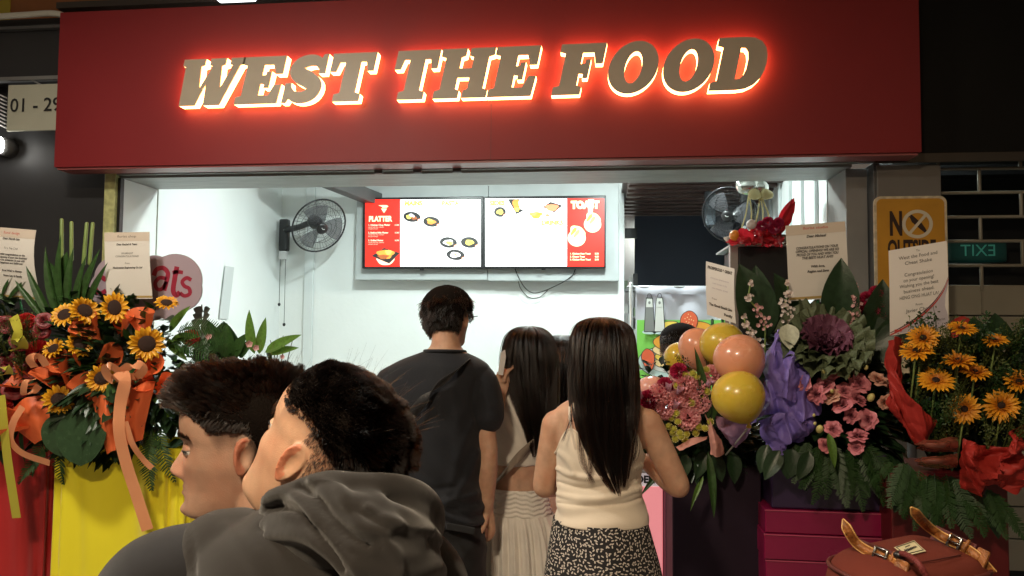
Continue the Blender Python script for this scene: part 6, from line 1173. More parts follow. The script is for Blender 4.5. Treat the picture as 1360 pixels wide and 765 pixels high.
for pts in ([(776, 574, -.085), (766, 548, -.075), (763, 532, -.05), (764, 524, -.01), (768, 530, .06), (772, 560, .10)], [(824, 574, -.085), (834, 550, -.078), (838, 534, -.05), (838, 526, -.01), (834, 532, .06), (830, 560, .10)]):
    obj('strap', ribbon([px(x, y, d - .006) + V(0, 0, .006) for x, y, d in pts], .014, (1, .0, .0), 40), M_tank, tt).modifiers.new('thick', 'SOLIDIFY').thickness = .003
obj('inner_strap', ribbon([px(x, y, d) for x, y, d in ((764, 596, -.103), (757, 560, -.094), (756, 540, -.068))], .006, (1, 0, 0), 20), mat('pale_strap', (.7, .6, .5), .5), tt)
def skirt_mat():
    m = bpy.data.materials.new('speckled_black_cloth'); m.use_nodes = True; nt = m.node_tree; b = nt.nodes['Principled BSDF']; N = nt.nodes.new; L = nt.links.new; b.inputs['Roughness'].default_value = .8
    uv = N('ShaderNodeUVMap'); uv.uv_map = 'uv'; vo = N('ShaderNodeTexVoronoi'); vo.voronoi_dimensions = '2D'; vo.inputs['Scale'].default_value = 108; vo.inputs['Randomness'].default_value = .85; L(uv.outputs[0], vo.inputs['Vector'])
    sc = N('ShaderNodeVectorMath'); sc.operation = 'SCALE'; sc.inputs['Scale'].default_value = 108; L(uv.outputs[0], sc.inputs[0]); ps = N('ShaderNodeVectorMath'); ps.operation = 'SCALE'; ps.inputs['Scale'].default_value = 108; L(vo.outputs['Position'], ps.inputs[0])
    df = N('ShaderNodeVectorMath'); df.operation = 'SUBTRACT'; L(sc.outputs[0], df.inputs[0]); L(ps.outputs[0], df.inputs[1]); rt = N('ShaderNodeVectorRotate'); rt.rotation_type = 'Z_AXIS'; sx = N('ShaderNodeSeparateColor'); L(vo.outputs['Color'], sx.inputs[0]); mu = N('ShaderNodeMath'); mu.operation = 'MULTIPLY'; mu.inputs[1].default_value = 6.28; L(sx.outputs[0], mu.inputs[0]); L(df.outputs[0], rt.inputs['Vector']); L(mu.outputs[0], rt.inputs['Angle'])
    mp = N('ShaderNodeVectorMath'); mp.operation = 'MULTIPLY'; mp.inputs[1].default_value = (1, 2.1, 1); L(rt.outputs[0], mp.inputs[0]); ln = N('ShaderNodeVectorMath'); ln.operation = 'LENGTH'; L(mp.outputs[0], ln.inputs[0]); lt = N('ShaderNodeMath'); lt.operation = 'LESS_THAN'; lt.inputs[1].default_value = .40; L(ln.outputs['Value'], lt.inputs[0])
    mx = N('ShaderNodeMix'); mx.data_type = 'RGBA'; mx.inputs['A'].default_value = (.012, .011, .012, 1); mx.inputs['B'].default_value = (.62, .56, .50, 1); L(lt.outputs[0], mx.inputs['Factor']); L(mx.outputs['Result'], b.inputs['Base Color']); return m
sk_r = ringsY(YT, [(797, 684, 57, .100), (798, 715, 64, .113), (799, 750, 72, .122), (800, 800, 80, .13), (800, 900, 88, .15), (800, 1000, 92, .16)])
sk = shell(sk_r, .012, lambda a: zP(687), zP(1000), 120, 50, fold=lambda a, z: .004 * math.sin(5 * a + 9 * z)); obj('skirt', sk[:2], skirt_mat(), T, uv=sk[2])
shoe(T, hips.x, hips.y, .075, mat('white_shoe', (.6, .58, .55), .5))
rgT = [(*px(800, 421, .02), .012, .012), (*px(799, 424, .015), .045, .055), (*px(800, 433, .01), .078, .092), (*px(800, 450, .0), .093, .112), (*px(801, 475, -.01), .098, .118), (*px(802, 505, -.02), .100, .115), (*px(803, 535, -.035), .098, .10), (*px(804, 560, -.06), .092, .075), (*px(806, 590, -.075), .076, .058), (*px(811, 620, -.08), .056, .045), (*px(817, 642, -.082), .034, .035), (*px(822, 657, -.082), .012, .02)]
W_ = [[px(780, 500, -.08), px(762, 545, -.10), px(748, 585, -.12)], [px(826, 500, -.09), px(842, 545, -.10), px(846, 596, -.115), px(838, 618, -.115)], [px(820, 500, -.09), px(833, 550, -.105), px(838, 590, -.115), px(842, 612, -.115)], [px(776, 500, -.08), px(768, 560, -.10), px(774, 612, -.115), px(788, 640, -.115)], [px(786, 520, -.09), px(786, 570, -.11), px(794, 620, -.12), px(812, 650, -.12)], [px(788, 520, -.09), px(782, 590, -.12), px(784, 620, -.125), px(782, 640, -.12)]]
long_hair(T, [(a, b, c, d * .93, e) for a, b, c, d, e in rgT], 5200, 11, ends=(.66, 1.0), wisps=W_, mats=hair_mat('brown_black_hair', .95, .45, .25), fly=140)
# ---------------------------------------------------------------- man in dark tee
YM_ = 2.72
C_ = thing('person', 'tall man in plain charcoal tee with cross strap, seen from behind', 'person', (P(582, 700, YM_).x, YM_, 0), 'people queueing at the counter')
pm = lambda x, y, d=0: P(x, y, YM_ + d); zM = lambda y: P(582, y, YM_).z
torC = ringsY(YM_, [(593, 440, 20, .062, .01), (592, 460, 22, .064), (590, 470, 36, .072), (586, 480, 58, .086), (582, 492, 70, .098), (580, 525, 69, .115), (580, 565, 64, .118), (581, 610, 59, .112), (583, 650, 57, .110), (584, 690, 60, .115), (584, 740, 62, .118), (584, 800, 62, .115)])
hC = head_at(pm(595, 424, .04), -12, 4, s=1.0); RwC = pm(646, 676, .02); hipC = pm(584, 800)
armC = arm(pm(526, 514), pm(510, 600, -.02), pm(520, 690, .05), (.044, .042, .036, .038, .026)) + arm(pm(634, 514), pm(648, 596, -.01), RwC, (.044, .042, .036, .038, .026))
tC = loft(torC, 40, 4)
bodyC = fuse(J(tC[:2], xf(HEAD, hC), *[xf(e, hC) for e in EARS], *armC, *hand(RwC, (-.03, .12, -1), (1, 0, .0), 1, .5), *hand(pm(520, 690, .05), (0, .1, -1), (-1, 0, 0), 1, .5), *legs(hipC.x, hipC.y, hipC.z, .09)), .0052, 5); obj('body', bodyC, SKIN, C_)
M_tee = cloth('charcoal_jersey', (.012, .0135, .018), .75, 900, .25, .08, .12)
sl = []
for s, x0, x1 in ((-1, 520, 512), (1, 640, 648)): sl.append(tube([pm(x0 - s * 22, 503), pm(x0 - s * 2, 509), pm((x0 + x1) / 2 + s * 2, 532, -.005), pm(x1, 557, -.008)], [.062, .067, .060, .058], 26, 16))
rC = [(x, y, z, rx + .014, ry + .017) for x, y, z, rx, ry in torC if zM(700) < z < zM(472)] + [(P(591, 466, YM_).x, YM_, zM(467), .074, .080)]; t2 = loft(rC, 60, 6)
tee = fuse(J(t2[:2], *sl), .0065, 6)
def tee_folds(v):
    z = v[:, 2]; x = v[:, 0] - P(582, 600, YM_).x; low = np.clip((zM(640) - z) / .12, 0, 1); mid = np.clip((zM(520) - z) / .3, 0, 1) * np.clip((z - zM(670)) / .1, 0, 1)
    return .007 * low * np.sin(z * 120 + 4 * np.sin(x * 9) + 2.2 * np.sin(x * 23 + z * 11)) + .006 * mid * np.sin(z * 30 + x * 22 + 2.5 * np.sin(x * 11 + z * 5)) + .004 * fnoise(v, 11, 4)
obj('t_shirt', sculpt(creases(tee, tee_folds), [([(628, 560), (615, 590), (600, 640), (590, 680)], .006, 7), ([(634, 600), (622, 630), (604, 660)], .008, 6), ([(540, 655), (580, 668), (632, 655)], .008, 5), ([(540, 668), (585, 679), (634, 668)], -.007, 4), ([(545, 640), (575, 650), (600, 646)], -.006, 5), ([(600, 520), (608, 560), (606, 610)], .005, 9), ([(632, 505), (628, 530), (632, 556)], -.005, 4), ([(640, 520), (652, 540)], .004, 4)]), M_tee, C_)
obj('collar', tube([(P(591, 464, YM_).x + .074 * math.cos(a), YM_ + .080 * math.sin(a), zM(466.5) - .004 * math.sin(a)) for a in np.linspace(0, 2 * PI, 30)], .006, 8, cap=False), M_tee, C_)
M_blk = cloth('black_trouser_cloth', (.012, .012, .013), .75, 600, .3, .15, .1)
pr = []
rP = ringsY(YM_, [(584, 680, 58, .115), (584, 720, 65, .128), (584, 780, 66, .13), (584, 850, 66, .125)]); pr.append(loft(rP, 48, 6)[:2])
for s in (-1, 1): pr.append(tube([(hipC.x + s * .09, YM_, hipC.z + .02), (hipC.x + s * .10, YM_, .5), (hipC.x + s * .10, YM_, .07)], [.10, .085, .075], 22, 14))
obj('trousers', crumple(fuse(J(*pr), .009, 4), .006, 9, 2, True), M_blk, C_); obj('pocket_flap', xf(box(-.05, .05, -.004, .004, -.012, .012), Matrix.Translation(pm(612, 702, -.14)) @ Matrix.Rotation(R(8), 4, 'Y')), M_blk, C_, False, bevel=.004)
shoe(C_, hipC.x, hipC.y, .09, M_blackp)
def stubble(o, M, fn):
    v = np.zeros(len(o.data.vertices) * 3); o.data.vertices.foreach_get('co', v); A = np.array(M.inverted().to_4x4()); p = v.reshape(-1, 3) @ A[:3, :3].T + A[:3, 3]
    w = np.where((p[:, 2] > -.11) & (np.linalg.norm(p, axis=1) < .16), np.clip(fn(p), 0, 1), 0) * np.where((abs(p[:, 0]) > .0785) & (abs(p[:, 1] + .016) < .028) & (abs(p[:, 2]) < .036), .0, 1)
    a = o.data.attributes.new('stubble', 'FLOAT', 'POINT'); a.data.foreach_set('value', w.astype(np.float32)); e = np.where((abs(p[:, 0]) > .0795) & (abs(p[:, 1] + .02) < .035) & (abs(p[:, 2]) < .042), .75, 0) + .35 * np.exp(-((p[:, 1] - .10) / .03) ** 2 - (p[:, 2] + .035) ** 2 / .0008) * (p[:, 1] > .05); b = o.data.attributes.new('flush', 'FLOAT', 'POINT'); b.data.foreach_set('value', e.astype(np.float32))
def short_hair(parent, M, n, seed, keep, length, comb, cap_keep, cap_off=.010, rad=.0004, m=HAIRD, K=7, lift=.45, grav=.3, rnd=.25, clump=22.0, fuzz=0, fuzz_keep=None, locks=0, pull=.75):
    pt, nn = sample(HEAD, n, keep, seed); L_ = length(pt) * (1 - .35 * np.random.default_rng(seed).random(n)); c = comb(pt, nn); c /= np.linalg.norm(c, axis=1)[:, None] + 1e-9
    L_ = L_ * (1 + .45 * fnoise(pt, 55, seed)); g = grow(pt, nn, L_, c, K, lift, grav, rnd, seed, clump); g = lock(g, locks, pull, seed) if locks else g; v = np.asarray(HEAD[0]); nr = normals(HEAD)
    w = np.clip(cap_keep(v), 0, 1); fc = [q for q in HEAD[1] if len(q) == 4 and min(w[list(q)]) > .02]; ids = sorted({i for q in fc for i in q}); mp = {i: k for k, i in enumerate(ids)}
    cap = obj('hair', (tf(M, (v + nr * (cap_off * w)[:, None])[ids]), [tuple(mp[i] for i in q) for q in fc]), M_cap, parent)
    strands('loose_hair', tf(M, g), rad, m, cap)
    if fuzz: pt, nn = sample(HEAD, fuzz, fuzz_keep, seed + 1); d = np.tile(np.array([0, -.3, -1.0]), (fuzz, 1)); strands('loose_hair', tf(M, grow(pt, nn, np.full(fuzz, .0045), d, 4, .5, 0, .2, seed)), .00022, m, cap)
    return cap
hz = lambda p: .052 - .0 * p[:, 1] + np.where(p[:, 1] < -.0, (p[:, 1]) * 1.25, 0) + np.where(p[:, 1] > .05, (p[:, 1] - .05) * .2, 0)   # lower edge of the long hair: high at the sides, low at the nape
earcut = lambda p: ~((abs(p[:, 0]) > .055) & (abs(p[:, 1] + .01) < .03) & (p[:, 2] < .03))
kC = lambda p: (p[:, 2] > np.where(p[:, 1] < -.02, -.062, np.where(p[:, 1] > .045, .06, .0))) & earcut(p)
short_hair(C_, hC, 7000, 5, kC, lambda p: np.clip(.022 + .25 * (p[:, 2] + .03), .010, .040), lambda p, n: np.stack([p[:, 0] * 3, .2 + 0 * p[:, 1] - (p[:, 1] < 0) * .9, -.35 - (p[:, 2] < .06) * .9], 1), lambda p: np.where(kC(p), np.clip((p[:, 2] + .06) / .05, .1, 1), 0), .012, .0005, K=7, lift=.42, grav=.5, rnd=.38, locks=600, pull=.5)
gl = thing('spectacles', 'thin dark glasses worn by the man in charcoal tee', 'glasses', hC @ V(.078, .04, .006)); obj('temple', tube([hC @ V(.080, -.02, .010), hC @ V(.082, .04, .008), hC @ V(.076, .105, .006)], .0022, 6), M_blackp, gl); obj('lens_rim', tube([hC @ V(.012 + .024 * (1 + math.cos(a)), .108 - .006 * (1 + math.cos(a)), .0 + .018 * math.sin(a)) for a in np.linspace(0, 2 * PI, 20)], .0016, 5), M_blackp, gl)
bg_ = thing('sling_bag', 'black bag strap running diagonally across the back of charcoal tee', 'bag', pm(590, 500, -.13)); M_web = cloth('black_webbing', (.010, .010, .011), .7, 500, .5)
obj('strap', ribbon([pm(x, y, d) for x, y, d in ((622, 484, .03), (619, 482, -.07), (604, 495, -.130), (578, 516, -.152), (552, 544, -.155), (528, 575, -.145), (510, 600, -.10))], .036, (.7, 0, .7), 40), M_web, bg_).modifiers.new('thick', 'SOLIDIFY').thickness = .003
# ---------------------------------------------------------------- woman in pale crop top
YD_ = 2.98
D2 = thing('person', 'woman in pale crop top and ruched skirt raising a hand to her ear', 'person', (P(690, 700, YD_).x, YD_, 0), 'people queueing at the counter')
pd_ = lambda x, y, d=0: P(x, y, YD_ + d); zD = lambda y: P(690, y, YD_).z
torD = ringsY(YD_, [(697, 485, 15, .05, .01), (697, 500, 16, .052), (696, 512, 26, .06), (694, 524, 44, .075), (692, 545, 49, .09), (690, 580, 45, .092), (688, 615, 39, .082), (687, 645, 37, .078), (690, 680, 43, .09), (692, 720, 48, .11), (692, 780, 50, .115)])
hD = head_at(pd_(702, 478, .04), 28, 2, 4, s=.94); LwD = pd_(665, 524, -.10); hipD = pd_(692, 780)
armD = arm(pd_(664, 532), pd_(654, 578, -.02), LwD, (.042, .036, .031, .032, .022)) + arm(pd_(726, 536), pd_(732, 600, .06), pd_(730, 640, .2), (.042, .036, .031, .032, .022))
bodyD = fuse(J(loft(torD, 36, 4)[:2], xf(HEAD, hD), *[xf(e, hD) for e in EARS], *armD, *hand(LwD, (.12, .15, 1), (-.9, -.4, 0), -1, .8, .85), *hand(pd_(736, 640, .2), (0, 1, .2), (0, 0, 1), 1, .5, .9), *legs(hipD.x, hipD.y, hipD.z, .075, (.08, .05, .034))), .0052, 5); obj('body', bodyD, SKIN2, D2)
M_crop = cloth('pale_grey_jersey', (.74, .70, .64), .8, 700, .3, .06)
cr = loft([(x, y, z, rx + .008, ry + .009) for x, y, z, rx, ry in torD if zD(632) < z < zD(500)] , 48, 6)
slD = [tube([pd_(676, 526), pd_(665, 534, .0), pd_(657, 560, -.01)], [.052, .056, .054], 22, 10), tube([pd_(716, 526), pd_(724, 538), pd_(728, 556, .02)], [.050, .052, .05], 22, 10)]
ct_ = fuse(J(cr[:2], *slD), .0062, 5); obj('crop_top', creases(ct_, lambda v: .005 * np.sin(v[:, 2] * 60 + v[:, 0] * 70 + 3 * np.sin(v[:, 0] * 21)) * np.clip((v[:, 2] - zD(600)) / .1, .25, 1) + .003 * fnoise(v, 14, 1)), M_crop, D2)
M_sk = cloth('off_white_gauze', (.84, .80, .74), .85, 500, .3, .08)
wb = shell(ringsY(YD_, [(687, 640, 37, .080), (688, 660, 40, .088), (690, 684, 44, .096)]), .006, lambda a: zD(646), zD(682), 160, 40, fold=lambda a, z: .0028 * math.sin(z * 380 + 2.2 * math.sin(a * 5) + math.sin(a * 17)) + .0012 * math.sin(a * 70)); obj('ruched_waistband', wb[:2], M_sk, D2)
sr_ = ringsY(YD_, [(690, 676, 43, .096), (693, 700, 50, .118), (695, 735, 54, .135), (696, 790, 58, .15), (697, 900, 64, .18), (697, 960, 66, .19)])
sd = shell(sr_, .006, lambda a: zD(680), zD(960), 300, 50, fold=lambda a, z: (.012 * math.sin(a * 19 + 1.4 * math.sin(3 * a) + z * 2) + .006 * math.sin(a * 43 + z * 5)) * min(1, (zD(680) - z) / .10 + .15)); obj('skirt', sd[:2], M_sk, D2)
shoe(D2, hipD.x, hipD.y, .075, M_blackp)
rgD = [(*pd_(703, 433, .03), .012, .012), (*pd_(702, 436, .02), .05, .05), (*pd_(702, 446, .015), .082, .09), (*pd_(702, 464, .01), .098, .112), (*pd_(703, 490, .0), .104, .115), (*pd_(706, 520, -.02), .095, .105), (*pd_(711, 550, -.05), .076, .078), (*pd_(714, 575, -.07), .058, .052), (*pd_(714, 595, -.08), .035, .035), (*pd_(711, 606, -.085), .012, .02)]
long_hair(D2, rgD, 4200, 23, ends=(.72, 1.0), psi=2.0)
W2 = []
cl = tag(obj('hair_clip', xf(prism([(-.012, -.05), (.006, -.052), (.012, .03), (.004, .055), (-.010, .045)], (), -.006, .006), Matrix.Translation(pd_(667, 482, -.125)) @ Matrix.Rotation(R(20), 4, 'Z') @ Matrix.Scale(.85, 4) @ Matrix.Rotation(R(6), 4, 'Y')), mat('white_plastic', (.8, .8, .8), .3), None, False, bevel=.003), 'slim white phone held to the ear of woman in crop top', 'phone')
cl.name = 'phone'
bs = thing('shoulder_bag', 'taupe bag strap crossing the back of the pale crop top', 'bag', pd_(680, 610, -.1)); obj('strap', ribbon([pd_(x, y, d) for x, y, d in ((738, 560, -.05), (720, 578, -.09), (700, 596, -.112), (682, 614, -.112), (664, 634, -.092), (652, 646, -.03))], .030, (.5, 0, .8), 40), cloth('taupe_webbing', (.26, .21, .17), .7, 400, .4), bs).modifiers.new('thick', 'SOLIDIFY').thickness = .003
# ---------------------------------------------------------------- two people further in, mostly hidden
def bystander(cx, ytop, Y, label, longh, top_col, yaw=0, seed=1, clad='dark_blouse'):
    ph = lambda x, y, d=0: P(x, y, Y + d); k = MP(2.7) / MP(Y); q = thing('person', label, 'person', (P(cx, 600, Y).x, Y, 0), 'people queueing at the counter'); s = lambda v: v * k
    cz = P(cx, ytop, Y).z - .128; c = V(P(cx, ytop, Y).x, Y, cz); tr = [(c.x, Y, z, rx, ry) for z, rx, ry in ((.75, .16, .11), (.95, .15, .11), (1.1, .13, .095), (cz - .36, .15, .10), (cz - .22, .17, .085), (cz - .17, .10, .07), (cz - .13, .055, .055), (cz - .05, .05, .05)) if True]
    tr.sort(key=lambda a: a[2]); hM_ = head_at(c, yaw, 0, s=.97)
    b = fuse(J(loft(tr, 30, 3)[:2], xf(HEAD, hM_), *[xf(e, hM_) for e in EARS], *arm((c.x - .18, Y, cz - .24), (c.x - .21, Y, cz - .52), (c.x - .17, Y + .2, cz - .6)), *arm((c.x + .18, Y, cz - .24), (c.x + .21, Y, cz - .52), (c.x + .17, Y + .2, cz - .6)), *hand(V(c.x - .17, Y + .2, cz - .6), (.2, 1, .1), (0, 0, 1), -1), *hand(V(c.x + .17, Y + .2, cz - .6), (-.2, 1, .1), (0, 0, 1), 1), *legs(c.x, Y, .8, .085)), .008, 4); obj('body', b, SKIN2, q)
    obj('blouse', loft([(a[0], a[1], a[2], a[3] + .012, a[4] + .012) for a in tr if .8 < a[2] < cz - .14], 36, 4)[:2], cloth(clad, top_col), q); obj('trousers', J(*[tube([(c.x + e * .085, Y, .9), (c.x + e * .09, Y, .5), (c.x + e * .09, Y, .06)], [.11, .085, .07], 18, 10) for e in (-1, 1)]), M_blk, q); shoe(q, c.x, Y, .085, M_blackp)
    if longh: long_hair(q, [(c.x, Y + .02, cz + .132, .01, .01), (c.x, Y + .01, cz + .125, .05, .055), (c.x, Y, cz + .09, .085, .10), (c.x, Y, cz + .03, .096, .115), (c.x, Y - .02, cz - .06, .098, .11), (c.x, Y - .04, cz - .18, .09, .085), (c.x, Y - .06, cz - .3, .07, .06), (c.x, Y - .06, cz - .42, .02, .03)], 2200, seed, ends=(.7, 1), psi=2.2)
    else: short_hair(q, hM_, 7000, seed, kC, lambda p: np.full(len(p), .040), lambda p, n: np.stack([p[:, 0] * 3, -.4 + 0 * p[:, 1], -.3 - (p[:, 2] < .05) * .9], 1), lambda p: np.where(kC(p), np.clip((p[:, 2] + .06) / .05, .1, 1), 0), .014, .0006)
    return q
bystander(748, 446, 3.4, 'woman with straight black hair glimpsed between the two long haired women', True, (.05, .05, .05), 8, 31)
bystander(903, 428, 3.55, 'person with short dark hair half hidden behind the balloons', False, (.05, .05, .06), 30, 33, 'navy_top')
# ---------------------------------------------------------------- young man in profile
YA_ = 1.08
A_ = thing('person', 'young man in left profile with dark tousled quiff behind hooded friend', 'person', (P(330, 800, YA_).x, YA_, 0), 'two men close to the viewer')
M_skA = skin('skin_young_man', (.47, .285, .20))
hA = head_by_ear(322, 607, YA_, 75, -2, 2)
def front_body(c, M, yaw, zc, sh, voxel=.0026):
    """Head, neck and shoulders at fine resolution with the rest of the figure below."""
    Ry = Matrix.Translation(V(c.x, c.y, 0)) @ Matrix.Rotation(R(yaw), 4, 'Z'); nk = M @ V(0, -.03, -.07)
    loc = Ry.inverted() @ nk
    up = fuse(J(xf(HEAD, M), *[xf(e, M) for e in EARS], tube([M @ V(0, -.025, -.02), M @ V(0, -.035, -.08), Ry @ V(loc.x * .4, loc.y * .4 - .02, zc + .01), Ry @ V(0, -.02, zc - .09)], [.050, .056, .060, .075], 24, 16), xf(loft([(0, 0, zc - .20, .15, .09), (0, 0, zc - .12, .15, .085), (0, 0, zc - .055, .11, .07), (0, -.01, zc, .07, .055)], 36, 4)[:2], Ry)), voxel, 3)
    lo = fuse(J(*[xf(p, Ry) for p in (loft([(0, 0, .72, .16, .11), (0, 0, .95, .145, .105), (0, 0, zc - .3, .165, .11), (0, 0, zc - .12, .16, .095)], 36, 4)[:2], *arm((-.19, 0, zc - .11), (-.22, .02, zc - .40), (-.16, .22, zc - .52)), *arm((.19, 0, zc - .11), (.22, .02, zc - .40), (.16, .22, zc - .52)), *hand(V(-.16, .22, zc - .52), (.3, 1, .1), (0, 0, 1), -1), *hand(V(.16, .22, zc - .52), (-.3, 1, .1), (0, 0, 1), 1), *legs(0, 0, .78, .09))]), .009, 3)
    return J(up, lo), Ry
zA = P(322, 720, YA_).z + .03; bA, RA = front_body(P(335, 605, YA_) + V(0, .07, 0), hA, 60, zA, 0)
oA = obj('body', bA, M_skA, A_); eyes(A_, hA, M_skA); brows(A_, hA, 2)
obj('tee', xf(fuse(J(loft([(0, 0, .78, .18, .13), (0, 0, zA - .3, .185, .13), (0, 0, zA - .14, .205, .115), (0, 0, zA - .07, .17, .095), (0, -.01, zA - .035, .10, .075)], 40, 4)[:2], *[tube([(s * .15, 0, zA - .09), (s * .20, 0, zA - .14), (s * .225, .01, zA - .30)], [.06, .068, .066], 18, 10) for s in (-1, 1)]), .008, 3), RA), cloth('black_tee_cloth', (.02, .02, .022)), A_)
obj('trousers', xf(J(*[tube([(e * .09, 0, .9), (e * .095, 0, .5), (e * .095, 0, .06)], [.12, .09, .075], 18, 10) for e in (-1, 1)]), RA), M_blk, A_); shoe(A_, RA.translation.x, RA.translation.y, .09, M_blackp)
eA = lambda p: p[:, 2] - np.interp(p[:, 1], [-.10, -.07, -.035, -.022, .004, .016, .030, .042, .055, .07, .095], [-.045, -.030, .004, .034, .036, .030, .034, .044, .052, .058, .066])
kA = lambda p: eA(p) > 0
stubble(oA, hA, lambda p: (lambda e, k: np.clip((e + .034 * (1 - k) + .006 * k) / (.040 * (1 - k) + .008 * k), 0, 1) * .95)(eA(p), np.clip((p[:, 1] - .018) / .02, 0, 1)))
lenA = lambda p: np.clip(.004 + .75 * np.minimum(eA(p), p[:, 2] - .035), .0035, .050) + .022 * np.clip((p[:, 1] - .03) / .05, 0, 1) * (p[:, 2] > .055)
lenA = lambda p: np.clip(.004 + .9 * np.minimum(eA(p), p[:, 2] - .035), .0035, .046) + .030 * np.clip((p[:, 1] - .02) / .06, 0, 1) * (p[:, 2] > .06)
short_hair(A_, hA, 20000, 41, kA, lenA, lambda p, n: n * np.clip((p[:, 2:3] - .05) / .05, 0, 1) * .55 + np.stack([p[:, 0] * 1.5, .60 + 5 * np.clip(p[:, 1], -.1, .08), .30 - (p[:, 2] < .058) * 1.5 - 7 * np.clip(p[:, 1] - .06, 0, .05)], 1), lambda p: np.where(eA(p) > .006, np.clip((eA(p) - .004) / .05, .03, 1), 0), .013, .00048, m=hair_mat('warm_brown_hair', .925, .15, .36), K=10, lift=.40, grav=.03, rnd=.28, clump=22, locks=1100, pull=.58, fuzz=5000, fuzz_keep=lambda p: (eA(p) <= .004) & (eA(p) > -.035) & (p[:, 1] < -.022) & earcut(p))
# ---------------------------------------------------------------- man in hooded top, near the viewer
YB_ = .99
H_ = thing('person', 'man in dark hooded top with skin fade haircut, nearest the viewer', 'person', (P(400, 760, YB_).x, YB_, 0), 'two men close to the viewer')
hB = head_by_ear(383, 614, YB_ - .05, 44, 17, 17, 1.0)
zB = P(420, 672, YB_).z - .055; bB, RB = front_body(P(405, 605, YB_) + V(0, .03, 0), hB, 20, zB, 0)
oB = obj('body', bB, skin('skin_hooded_man', (.60, .355, .225)), H_); eyes(H_, hB, MATS['skin_hooded_man']); brows(H_, hB, 4)
eB = lambda p: p[:, 2] - np.interp(p[:, 1], [-.10, -.06, -.01, .02, .04, .055, .075, .095], [.010, .036, .053, .050, .046, .052, .060, .068])
kB = lambda p: eB(p) > 0
stubble(oB, hB, lambda p: np.where(p[:, 1] > .045, 0, np.clip((eB(p) + .018 + .9 * np.clip(-.055 - p[:, 1], 0, .1)) / .034, 0, 1) * .9))
short_hair(H_, hB, 22000, 51, kB, lambda p: np.clip(.005 + .6 * eB(p), .004, .030), lambda p, n: n * .55 + np.stack([p[:, 0] * 1.5 + .1, -.70 + 0 * p[:, 1], .20 - (p[:, 2] < .055) * .9 - np.clip(-.05 - p[:, 1], 0, .06) * 8], 1), lambda p: np.where(eB(p) > .005, np.clip((eB(p) - .003) / .035, .03, 1), 0), .011, .00040, m=hair_mat('soft_brown_hair', .955, .12, .28), K=8, lift=.42, grav=.06, rnd=.13, clump=18, locks=3500, pull=.25, fuzz=6000, fuzz_keep=lambda p: (eB(p) <= .006) & (eB(p) > -.05 - .05 * (p[:, 1] < -.04)) & (p[:, 1] < -.022) & earcut(p))
ph_ = lambda x, y, d=0: P(x, y, YB_ + d)
for h_, M_, kp, sd, nn_ in ((H_, hB, lambda p: (p[:, 2] > .07) & (p[:, 1] < .03), 61, 90), (A_, hA, lambda p: (p[:, 2] > .085) & (p[:, 1] < .02), 62, 60)):
    pt, nn = sample(HEAD, nn_, kp, sd); rr_ = np.random.default_rng(sd); cm = nn * .5 + np.array([0, -.5, .35]) + .35 * rr_.normal(size=(nn_, 3)); strands('loose_hair', tf(M_, grow(pt, nn, rr_.uniform(.035, .068, nn_), cm / np.linalg.norm(cm, axis=1)[:, None], 9, .6, -.1, .5, sd, 12)), .00016, HAIRB, [c for c in h_.children if c.name.startswith('hair')][0])
wv = [[ph_(500 + 9 * k, 497 + 2 * k, .03), ph_(505 + 10 * k, 480, .03), ph_(505 + 12 * k - 10, 466 - 4 * (k % 3), .02)] for k in range(8)]
M_hood = cloth('charcoal_fleece', (.023, .020, .018), .95, 1600, .25, .10, .3); M_slv = cloth('black_sleeve_fleece', (.017, .017, .020), .9, 1600, .25, .1, .3)
rB = [(*ph_(415, 1200), .18, .13), (*ph_(420, 960), .178, .135), (*ph_(422, 840), .176, .135), (*ph_(420, 790), .174, .130), (*ph_(416, 755), .170, .122), (*ph_(412, 730), .160, .112), (*ph_(412, 710), .138, .102), (*ph_(420, 694), .106, .092), (*ph_(430, 672), .080, .080)]
slB = tube([ph_(300, 752, .0), ph_(216, 776, -.02), ph_(170, 850, -.02), ph_(165, 960, .02), ph_(210, 1040, .16)], [.062, .072, .072, .060, .048], 28, 30); slR = tube([ph_(520, 740, .04), ph_(560, 780, .05), ph_(575, 880, .06), ph_(565, 980, .10), ph_(510, 1040, .22)], [.06, .066, .068, .058, .045], 28, 26)
bodyH = fuse(J(loft(rB, 56, 5)[:2], tube([ph_(310, 735, 0), ph_(285, 748, -.005)], [.066, .068], 24, 12), slR), .0065, 7); obj('hooded_top', sculpt(crumple(bodyH, .003, 8, 3), [([(252, 700), (256, 730), (257, 770)], -.004, 4), ([(345, 700), (390, 720), (430, 760)], -.006, 8), ([(300, 700), (330, 730), (350, 770)], .004, 12)]), M_hood, H_)
slo = obj('sleeve', crumple(fuse(slB, .006, 5), .004, 9, 5), M_slv, H_)
hood = []
